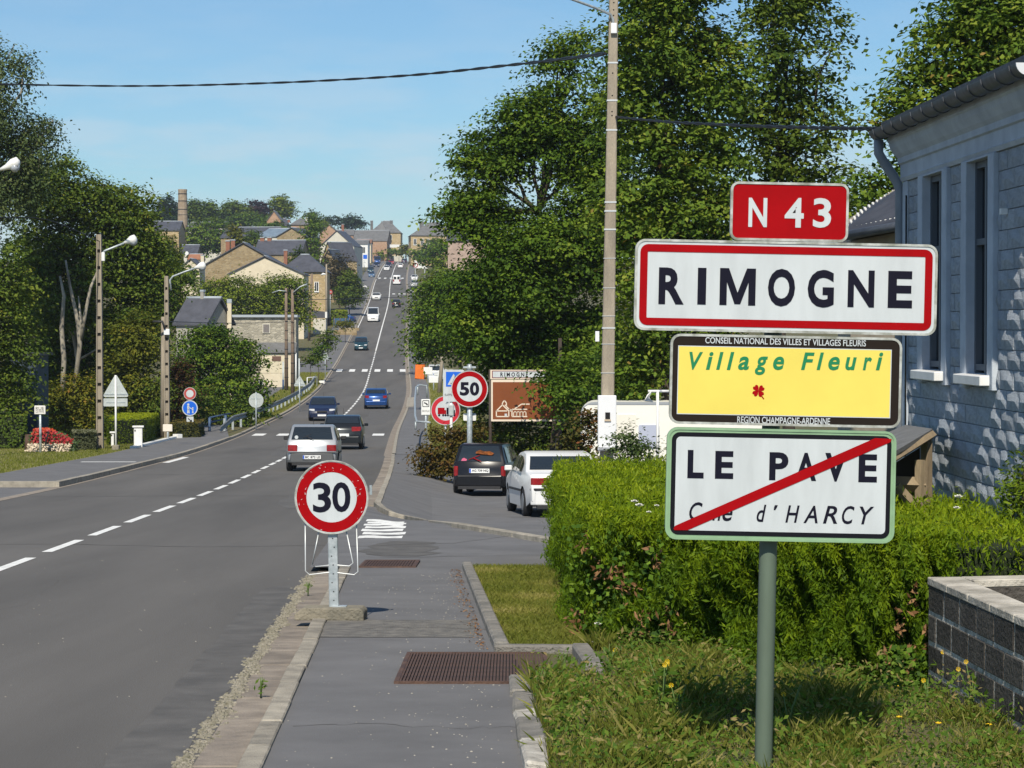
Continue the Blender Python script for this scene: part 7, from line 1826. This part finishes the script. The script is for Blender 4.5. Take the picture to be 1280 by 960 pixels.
t = empty('roof_gable', P(477, 291, 856), 0, 'pointed pavilion roof on the hilltop house front', 'roof'); k = 860 / 3000; b = MB(); b.add([(-7*k, -1, 0), (7*k, -1, 0), (7*k, 6, 0), (-7*k, 6, 0), (0, 2, 15.5 * k)], [(0, 1, 4), (1, 2, 4), (2, 3, 4), (3, 0, 4), (3, 2, 1, 0)]); b.obj('pavilion', M_ROOFP, t)
house_b('slate roofed stone house on the right of the hilltop', 514, 574, 720, 320, 294.5, 277, 12, M_STYEL, M_ROOFP, 'x', R(6), hip=True, chim=((529, 276.5, 5, .5, M_ROOFP), (545, 277, 4, .5, M_ROOFP)), wins=((519, 299, 306, 3), (528, 299, 306, 3), (535, 299, 306, 3)), over=.8)
house_b('pink stone house glimpsed through the right hand trees', 560, 612, 300, 360, 300, 276, 9, mat('pink_stone', (.44, .33, .27), .9, var=.3, scale=2), M_ROOFG, 'x')
t = empty('banner', at(489, 312, 805), 0, 'long white banner over a hedge at the end of the street', 'banner'); b = MB(); z_ = P(489, 307.5, 805).z - t.location.z; b.box((0, 0, z_), (5.6, .1, 1.0)); b.obj('sheet', M_WHITEP, t)
for s_ in (-2.6, 2.6):
    b = MB(); b.tube([(s_, .1, -.3), (s_, .1, z_ + .5)], .08, 6); b.obj('post', M_GALV, t)
w_ = empty('boundary_wall', at(488, 318, 815), 0, 'pale garden wall at the far bend of the road', 'wall'); b = MB(); b.box((0, 0, .9), (9, .3, 2.2)); b.obj('wall', M_PALEW, w_)
t = empty('shop_awning', at(452, 335, 660), 0, 'white awning on posts over the left village pavement', 'awning'); k = 660 / 3000
b = MB(); b.prism([(-4.5 * k, 2.9), (4.5 * k, 2.4), (4.5 * k, 2.5), (-4.5 * k, 3.1)], -1.5, 1.5, 'y'); b.obj('canopy', M_WHITEP, t)
for s_ in (-4, 4):
    b = MB(); b.tube([(s_ * k, -1.4, 0), (s_ * k, -1.4, 2.5)], .06, 6); b.obj('post', M_WHITEP, t)
t = empty('shop_sign', at(455, 330, 655), 0, 'blue and white shop board on the left village pavement', 'sign'); k = 655 / 3000; z_ = P(640, 321, 655).z - t.location.z
b = MB(); b.box((0, 0, z_), (9 * k, .15, 9 * k)); b.obj('panel', M_WHITEP, t); b = MB(); b.box((1.5 * k, -.09, z_), (5 * k, .05, 5 * k)); b.obj('blue_field', M_SIGNBLUE, t); b = MB(); b.tube([(0, .1, 0), (0, .1, z_)], .08, 6); b.obj('post', M_GALV, t)
t = empty('road_banner', at(523, 342, 540), 0, 'white slanted sign boards with a red ring on the far right pavement', 'sign'); k = 540 / 3000; zc_ = lambda py: P(640, py, 540).z - t.location.z
b = MB(); b.prism([(-5 * k, zc_(335)), (12 * k, zc_(336)), (9 * k, zc_(333)), (-5 * k, zc_(325))], 0, .12, 'y'); b.obj('panel', M_WHITEP, t)
b = MB(); b.ring(circ(-3.5 * k, zc_(331.5), 3 * k, 20), circ(-3.5 * k, zc_(331.5), 2.1 * k, 20), -.03); b.obj('red_ring', M_SIGNR, t, fix=False)
for x in (-4 * k, 8 * k):
    b = MB(); b.tube([(x, .1, 0), (x, .1, zc_(333))], .07, 6); b.obj('post', M_GALV, t)
# terrace wall, steps and fenced bank on the left below the yellow stone house
tw = empty('terrace_wall', at(428, 392, 345), 0, 'low stone terrace steps beside the left pavement', 'wall'); O = Vector(tw.location)
for i, (y0, y1, x0, x1) in enumerate(((389, 392, 417, 446), (385, 388, 424, 449))):
    Y = 345 + 14 * i; k = Y / 3000; a = P(x0, y1, Y) - O; c = P(x1, y0, Y) - O; b = MB(); b.box(((a.x + c.x) / 2, Y - O.y, .35 + i * .3), (c.x - a.x, .5, .8)); b.obj('step', M_STBRN, tw, bevel=.03)
cn = empty('carport', at(401, 402, 352), 0, 'dark slate carport with a white end left of the pavement', 'shed'); k = 352 / 3000
b = MB(); b.prism([(-10 * k, 2.2), (9 * k, 2.2), (9 * k, 3.1), (-10 * k, 3.3)], -1.2, 1.5, 'y'); b.obj('roof', M_ROOFG, cn)
b = MB(); b.box((-1 * k, 0, .8), (16 * k, 2.2, 2.6)); b.obj('wall', M_PALEW, cn)
b = MB(); b.box((7.4 * k, -1.23, 2.65), (2.6 * k, .06, .9)); b.obj('end_board', M_WHITEP, cn)
bf = empty('garden_fence', at(428, 385, 372), 0, 'blue fabric fence below the clipped hedge by the stone house', 'fence'); k = 372 / 3000
b = MB(); b.box((-1 * k, 0, .6), (20 * k, .1, 1.3)); b.obj('panel', mat('blue_fabric', (.03, .11, .25), .7, var=.3, scale=1), bf)
for s_ in (-10, -3, 4, 9):
    b = MB(); b.tube([(s_ * k, -.1, -.2), (s_ * k, -.1, 1.4)], .05, 5); b.obj('post', M_WPOLE, bf)
box_hedge('garden_hedge', 'pale green clipped hedge above the blue fence', 'hedge', [at(414, 386, 376), at(434, 386, 376), at(434, 384, 380), at(414, 384, 380)], 2.2, LM_LIME, 1600, .35)
t = sign_post('faded red round sign before the dark brown tree', 413, 400, 362, .05); z_ = zat(t, 365); b = MB(); b.prism(circ(0, z_, .38, 20), -.1, -.07, 'y'); b.obj('panel', mat('sign_faded_red', (.40, .06, .05), .5), t); b = MB(); b.box((0, -.11, z_), (.5, .01, .12)); b.obj('white_bar', M_SIGNW, t)
ar = empty('road_arrow_sign', at(456, 358, 520), 0, 'low white arched marker on the left pavement edge', 'marker'); b = MB(); b.tube([(-.5, 0, 0), (-.5, 0, .6), (-.2, 0, .95), (.25, 0, .95), (.5, 0, .6)], .13, 6); b.obj('arch', M_WHITEP, ar)
# ================================================================== GRASS, WEEDS, LITTER ON THE GROUND
LM_GRASS = leaf_mat('grass_blades', [(0, (.070, .095, .014)), (.40, (.145, .165, .028)), (.70, (.25, .24, .060)), (1, (.42, .35, .16))], trans=.3)
LM_WEED = leaf_mat('weed_leaves', [(0, (.032, .072, .010)), (.45, (.070, .135, .016)), (.85, (.14, .20, .03)), (1, (.27, .21, .09))], trans=.3)
def blades(name, x, y, z, h, w, tintv, m, lean=.45, seed=1):
    rng = np.random.default_rng(seed); n = len(x); a = rng.uniform(0, 2*np.pi, n); l = np.abs(rng.normal(0, lean, n)) * h
    fx = rng.uniform(0, 2*np.pi, n); v = np.empty((n, 4, 3)); wx, wy = np.cos(fx) * w / 2, np.sin(fx) * w / 2
    v[:, 0] = np.stack([x - wx, y - wy, z], 1); v[:, 1] = np.stack([x + wx, y + wy, z], 1)
    v[:, 2] = np.stack([x + np.cos(a)*l*.5 + wx*.7, y + np.sin(a)*l*.5 + wy*.7, z + h*.65], 1); v[:, 3] = np.stack([x + np.cos(a)*l, y + np.sin(a)*l, z + h], 1)
    me = bpy.data.meshes.new(name); me.vertices.add(4*n); me.vertices.foreach_set('co', v.reshape(-1).astype(np.float32)); me.loops.add(4*n); me.loops.foreach_set('vertex_index', np.arange(4*n, dtype=np.int32))
    me.polygons.add(n); me.polygons.foreach_set('loop_start', np.arange(0, 4*n, 4, dtype=np.int32)); me.polygons.foreach_set('loop_total', np.full(n, 4, dtype=np.int32))
    at_ = me.attributes.new('tint', 'FLOAT', 'POINT'); at_.data.foreach_set('value', np.repeat(np.clip(tintv, 0, 1), 4).astype(np.float32)); me.update(calc_edges=True); me.materials.append(m)
    o = bpy.data.objects.new(name, me); COL.objects.link(o); return tag(o, kind='stuff')
rng = np.random.default_rng(21)
n = 60000; y = rng.uniform(17.55, 27.1, n); rpv = np.interp(y, [5, 10, 15.5, 17.7, 27.3], [.18, .10, .0, -.12, -.55]); x = rpv + .08 + rng.uniform(0, 1, n) * (1.25 - rpv)
patch = .5 + .5 * np.sin(x * 3.1 + y * 1.3) * np.sin(y * 2.2 - x * 1.7)
blades('grass', x, y, G(x, y) + .08, rng.uniform(.018, .05, n), .007, .35 * rng.uniform(size=n) + .18 + .42 * patch ** 2, LM_GRASS, .7, 3)
n = 95000; y = rng.uniform(10.8, 19.2, n); x = rng.uniform(.1, 4.4, n)
ok = (x > np.interp(y, [5, 10, 15.5, 17.7, 27.3], [.18, .10, .0, .5, .5]) + .10) & ~((y > 17.3) & (x < .58)) & ~((y > 15.3) & (y < 17.4) & (x < .68))
x, y = x[ok], y[ok]; patch = .5 + .5 * np.sin(x * 4.1 + y * 2.3) * np.sin(y * 3.2 - x * 2.7); thin = rng.uniform(size=len(x)) < .35 + .65 * patch; x, y, patch = x[thin], y[thin], patch[thin]; n = len(x)
blades('rough_grass', x, y, G(x, y) + .05, np.where(x > 2.0, .6, 1.0) * rng.uniform(.05, .16, n) * (.4 + 1.0 * patch), .0048, .75 * rng.uniform(size=n) ** 1.5 + .06 + .22 * (1 - patch), LM_GRASS, .6, 4)
# broad weed leaves close to the ground
n = 42000; y = rng.uniform(10.8, 18.8, n); x = rng.uniform(.1, 4.2, n); ok = (x > np.interp(y, [5, 10, 15.5, 17.7, 27.3], [.18, .10, .0, .5, .5]) + .11) & ~((y > 17.2) & (x < .6)) & ~((y > 15.4) & (y < 17.4) & (x < .72)); x, y = x[ok], y[ok]
cl = np.sin(x * 5.3 + 1) * np.sin(y * 4.1 + x) + .5 * np.sin(x * 11 - y * 7); ok = cl > rng.uniform(-1.2, .7, len(x)); x, y, cl = x[ok], y[ok], cl[ok]; n = len(x)
pos = np.stack([x, y, G(x, y) + .06 + rng.uniform(0, .17, n) * (1 + .5 * cl)], 1)
me = leaf_mesh('weeds', pos, unit(np.array([0, -.35, .8]) + rng.normal(size=(n, 3)) * .55), rng.uniform(.014, .055, n), .25 * cl + .15 + .75 * rng.uniform(size=n) ** 1.3, aspect=.42); me.materials.append(LM_WEED)
tag(bpy.data.objects.new('weeds', me), kind='stuff'); COL.objects.link(bpy.data.objects.get('weeds'))
# taller individual weeds
def weed(px, py, Y, h, label, flowers=0, leafn=40, stems=4, name='weed', leafsize=.05, fcol=None):
    x = P(px, py, Y).x; t = empty(name, (x, Y, Gf(x, Y) + .05), 0, label, 'weed'); r_ = random.Random(px); b = MB(); lp = []; fl = []
    for s_ in range(stems):
        a = r_.uniform(0, 6.3); q = r_.uniform(.08, .3) * h; hh = h * r_.uniform(.7, 1); tip = Vector((math.cos(a) * q, math.sin(a) * q, hh)); mid = Vector((tip.x * .3, tip.y * .3, hh * .55)); b.tube([(0, 0, -.05), mid, tip], [.005, .004, .002], 5)
        fl.append(tip)
        for _ in range(leafn // stems):
            u = r_.uniform(.1, .95); p = Vector((0, 0, 0)).lerp(mid, u * 2) if u < .5 else mid.lerp(tip, u * 2 - 1); lp.append(p + Vector((r_.gauss(0, 1), r_.gauss(0, 1), r_.gauss(0, .4))) * leafsize * .7)
    b.obj('stem', mat('weed_stem', (.10, .16, .04), .7), t)
    lp = np.array([tuple(p) for p in lp]); rg = np.random.default_rng(int(px)); me = leaf_mesh('leaves', lp, unit(np.array([0, -.4, .8]) + rg.normal(size=lp.shape) * .6), leafsize * rg.uniform(.7, 1.4, len(lp)), rg.uniform(.1, .9, len(lp)), aspect=.35); me.materials.append(LM_WEED); o = bpy.data.objects.new('leaves', me); COL.objects.link(o); o.parent = t
    for p in fl[:flowers]:
        f = MB(); 
        for k in range(8):
            a = k * math.pi / 4; d = Vector((math.cos(a), -.35, math.sin(a))).normalized() * .016; e = Vector((math.cos(a + .4), -.35, math.sin(a + .4))).normalized() * .014; f.face([p, p + d, p + e])
        f.obj('flower', fcol or mat('petal_yellow', (.80, .52, .01), .6), t, fix=False)
    return t
weed(828, 905, 13.4, .42, 'tall sow thistle with yellow flowers in the sign shadow', 3, 44, 4, leafsize=.07)
weed(848, 905, 13.2, .30, 'smaller yellow flowered weed right of the sow thistle', 3, 26, 3)
weed(985, 915, 13.0, .34, 'bare stemmed weed just right of the sign post', 1, 18, 3)
weed(1243, 910, 13.9, .62, 'tall feathery weed against the dark block wall', 0, 70, 2, leafsize=.05)
weed(1190, 880, 14.8, .30, 'flowering weed at the corner of the block wall', 4, 30, 5)
weed(1215, 905, 14.0, .32, 'yellowish weed in front of the block wall', 3, 30, 4)
weed(1160, 900, 14.2, .22, 'small leafy weed left of the block wall corner', 1, 30, 4)
weed(760, 868, 15.6, .26, 'bushy green weed beside the edging stone', 1, 60, 6)
weed(672, 870, 14.6, .2, 'grassy weed growing over the kerbstones', 0, 40, 6)
weed(705, 845, 16.1, .16, 'low weed spilling onto the drain grate', 0, 36, 6)
weed(326, 885, 15.0, .09, 'single fresh green weed in the gutter', 0, 24, 5, leafsize=.035)
weed(385, 738, 23.6, .10, 'dry tuft at the edge of the road behind the concrete foot', 0, 30, 6, leafsize=.03)
fl_spots = [(1124, 928, 'yellow dandelion midway between the sign post and the block wall, low in the grass'), (1236, 938, 'yellow dandelion nearest the bottom right corner of the picture'), (1087, 951, 'yellow dandelion at the bottom edge right of the sign post'), (1173, 936, 'yellow dandelion just left of the one in the bottom right corner'), (1056, 905, 'yellow dandelion right of the sign shadow'), (1125, 886, 'yellow dandelion in the grass just left of the block wall corner'), (905, 932, 'yellow dandelion left of the sign post near the bottom edge'), (1002, 864, 'yellow dandelion at the hedge foot right of the sign post'), (803, 868, 'yellow dandelion at the hedge foot far left of the sign post'), (1005, 892, 'yellow dandelion inside the sign shadow right of the post')]
for i, (px, py, lab) in enumerate(fl_spots):
    p = ground_at(px, py); t = empty('dandelion', p + Vector((0, 0, .05)), 0, lab, 'flower', 'dandelions in the rough grass'); b = MB()
    for k in range(9):
        a = k * .698; d = Vector((math.cos(a), math.sin(a) * .8 - .2, .4)).normalized() * .020; e = Vector((math.cos(a + .5), math.sin(a + .5) * .8 - .2, .4)).normalized() * .018; b.face([(0, 0, .085), (d.x, d.y, .085 + d.z), (e.x, e.y, .085 + e.z)])
    b.obj('flower', mat('petal_yellow', (.80, .52, .01), .6), t, fix=False); b = MB(); b.tube([(0, 0, 0), (0, 0, .085)], .003, 4); b.obj('stem', mat('weed_stem', (.10, .16, .04), .7), t)
# loose stones: the crumbling road edge and litter over the pavement
def gravel(name, pts, smin, smax, m, seed):
    rg = np.random.default_rng(seed); mb = MB(); base = [(-1, -1, 0), (1, -1, 0), (1, 1, 0), (-1, 1, 0), (-.5, -.6, 1), (.6, -.5, 1), (.5, .6, 1), (-.6, .5, 1)]; fs = [(4, 5, 6, 7), (0, 1, 5, 4), (1, 2, 6, 5), (2, 3, 7, 6), (3, 0, 4, 7)]
    for x, y, z in pts:
        s_ = rg.uniform(smin, smax); a = rg.uniform(0, 6.3); c, d = math.cos(a) * s_, math.sin(a) * s_; hgt = s_ * rg.uniform(.5, 1.1)
        mb.add([(x + p[0]*c - p[1]*d, y + p[0]*d + p[1]*c, z + p[2]*hgt * rg.uniform(.7, 1.2)) for p in base], fs)
    return tag(mb.obj(name, m, fix=False), kind='stuff')
pts = []
for _ in range(3800):
    y = rng.uniform(10.5, 27); o_ = 3.675 + rng.normal(0, .030) + .02 * math.sin(y * 5); x = float(cxf(y)) + o_; pts.append((x, y, Gf(x, y) + .001))
gravel('road_edge_stones', pts, .004, .014, M_GRAV, 5)
pts = []
for _ in range(420):
    y = rng.uniform(11, 26.5); x = rp(y) - .1 - abs(rng.normal(0, .35)) if rng.uniform() < .7 else rng.uniform(float(cxf(y)) + 4.1, rp(y)); pts.append((x, y, Gf(x, y) + .055))
gravel('pavement_grit', pts, .0015, .0055, mat('grit', (.42, .39, .33), .9, var=.5, scale=30), 6)
pts = [(x_, y_, Gf(x_, y_) + .0) for x_, y_ in ((float(cxf(y_)) + rng.uniform(-1.5, 3.6), y_) for y_ in rng.uniform(11, 30, 110))]
gravel('road_grit', pts, .002, .006, mat('grit', (.50, .47, .40), .9, var=.5, scale=30), 8)
# dry leaves gathered along the lawn edging
pts = np.array([(rp(v) - .06 - abs(rng.normal(0, .06)), v, 0) for v in rng.uniform(17.6, 27, 420)]); pts[:, 2] = G(pts[:, 0], pts[:, 1]) + .062
me = leaf_mesh('dry_leaves', pts, unit(np.array([0, 0, 1.]) + rng.normal(size=pts.shape) * .3), rng.uniform(.012, .035, len(pts)), rng.uniform(0, 1, len(pts)), aspect=.6); me.materials.append(M_DEAD)
o = bpy.data.objects.new('dry_leaves', me); COL.objects.link(o); tag(o, kind='stuff')
# verge grass on the left lawn
n = 26000; y = rng.uniform(58, 112, n); c = cxf(y); x = c - 6.85 - np.abs(rng.normal(0, 4, n)); blades('grass', x, y, G(x, y) + .085, rng.uniform(.03, .09, n), .025, .2 + .4 * rng.uniform(size=n), LM_GRASS, .5, 9)
n = 22000; y = rng.uniform(118, 245, n); c = cxf(y); x = c - 4.25 - rng.uniform(0, 2.9, n); ok = y > 140; blades('grass', x[ok], y[ok], G(x[ok], y[ok]) + .085, rng.uniform(.05, .16, ok.sum()), .04, .25 + .5 * rng.uniform(size=ok.sum()), LM_GRASS, .5, 10)
n = 14000; y = rng.uniform(94, 240, n); x = cxf(y) + 5.7 + np.abs(rng.normal(0, 1.8, n)); blades('grass', x, y, G(x, y) + .06, rng.uniform(.05, .18, n), .04, .2 + .6 * rng.uniform(size=n), LM_GRASS, .5, 11)
# ================================================================== AIR
hb = MB(); hb.box((0, 520, 22), (700, 1180, 96))
haze = hb.obj('haze', [])
hm = bpy.data.materials.new('haze_air'); hm.use_nodes = True; t_ = hm.node_tree
for n_ in list(t_.nodes): t_.nodes.remove(n_)
o_ = t_.nodes.new('ShaderNodeOutputMaterial'); v_ = t_.nodes.new('ShaderNodeVolumePrincipled'); v_.inputs['Color'].default_value = (.80, .88, 1, 1); v_.inputs['Density'].default_value = .00016; v_.inputs['Anisotropy'].default_value = .2
t_.links.new(v_.outputs[0], o_.inputs['Volume']); haze.data.materials.append(hm); tag(haze, kind='stuff')
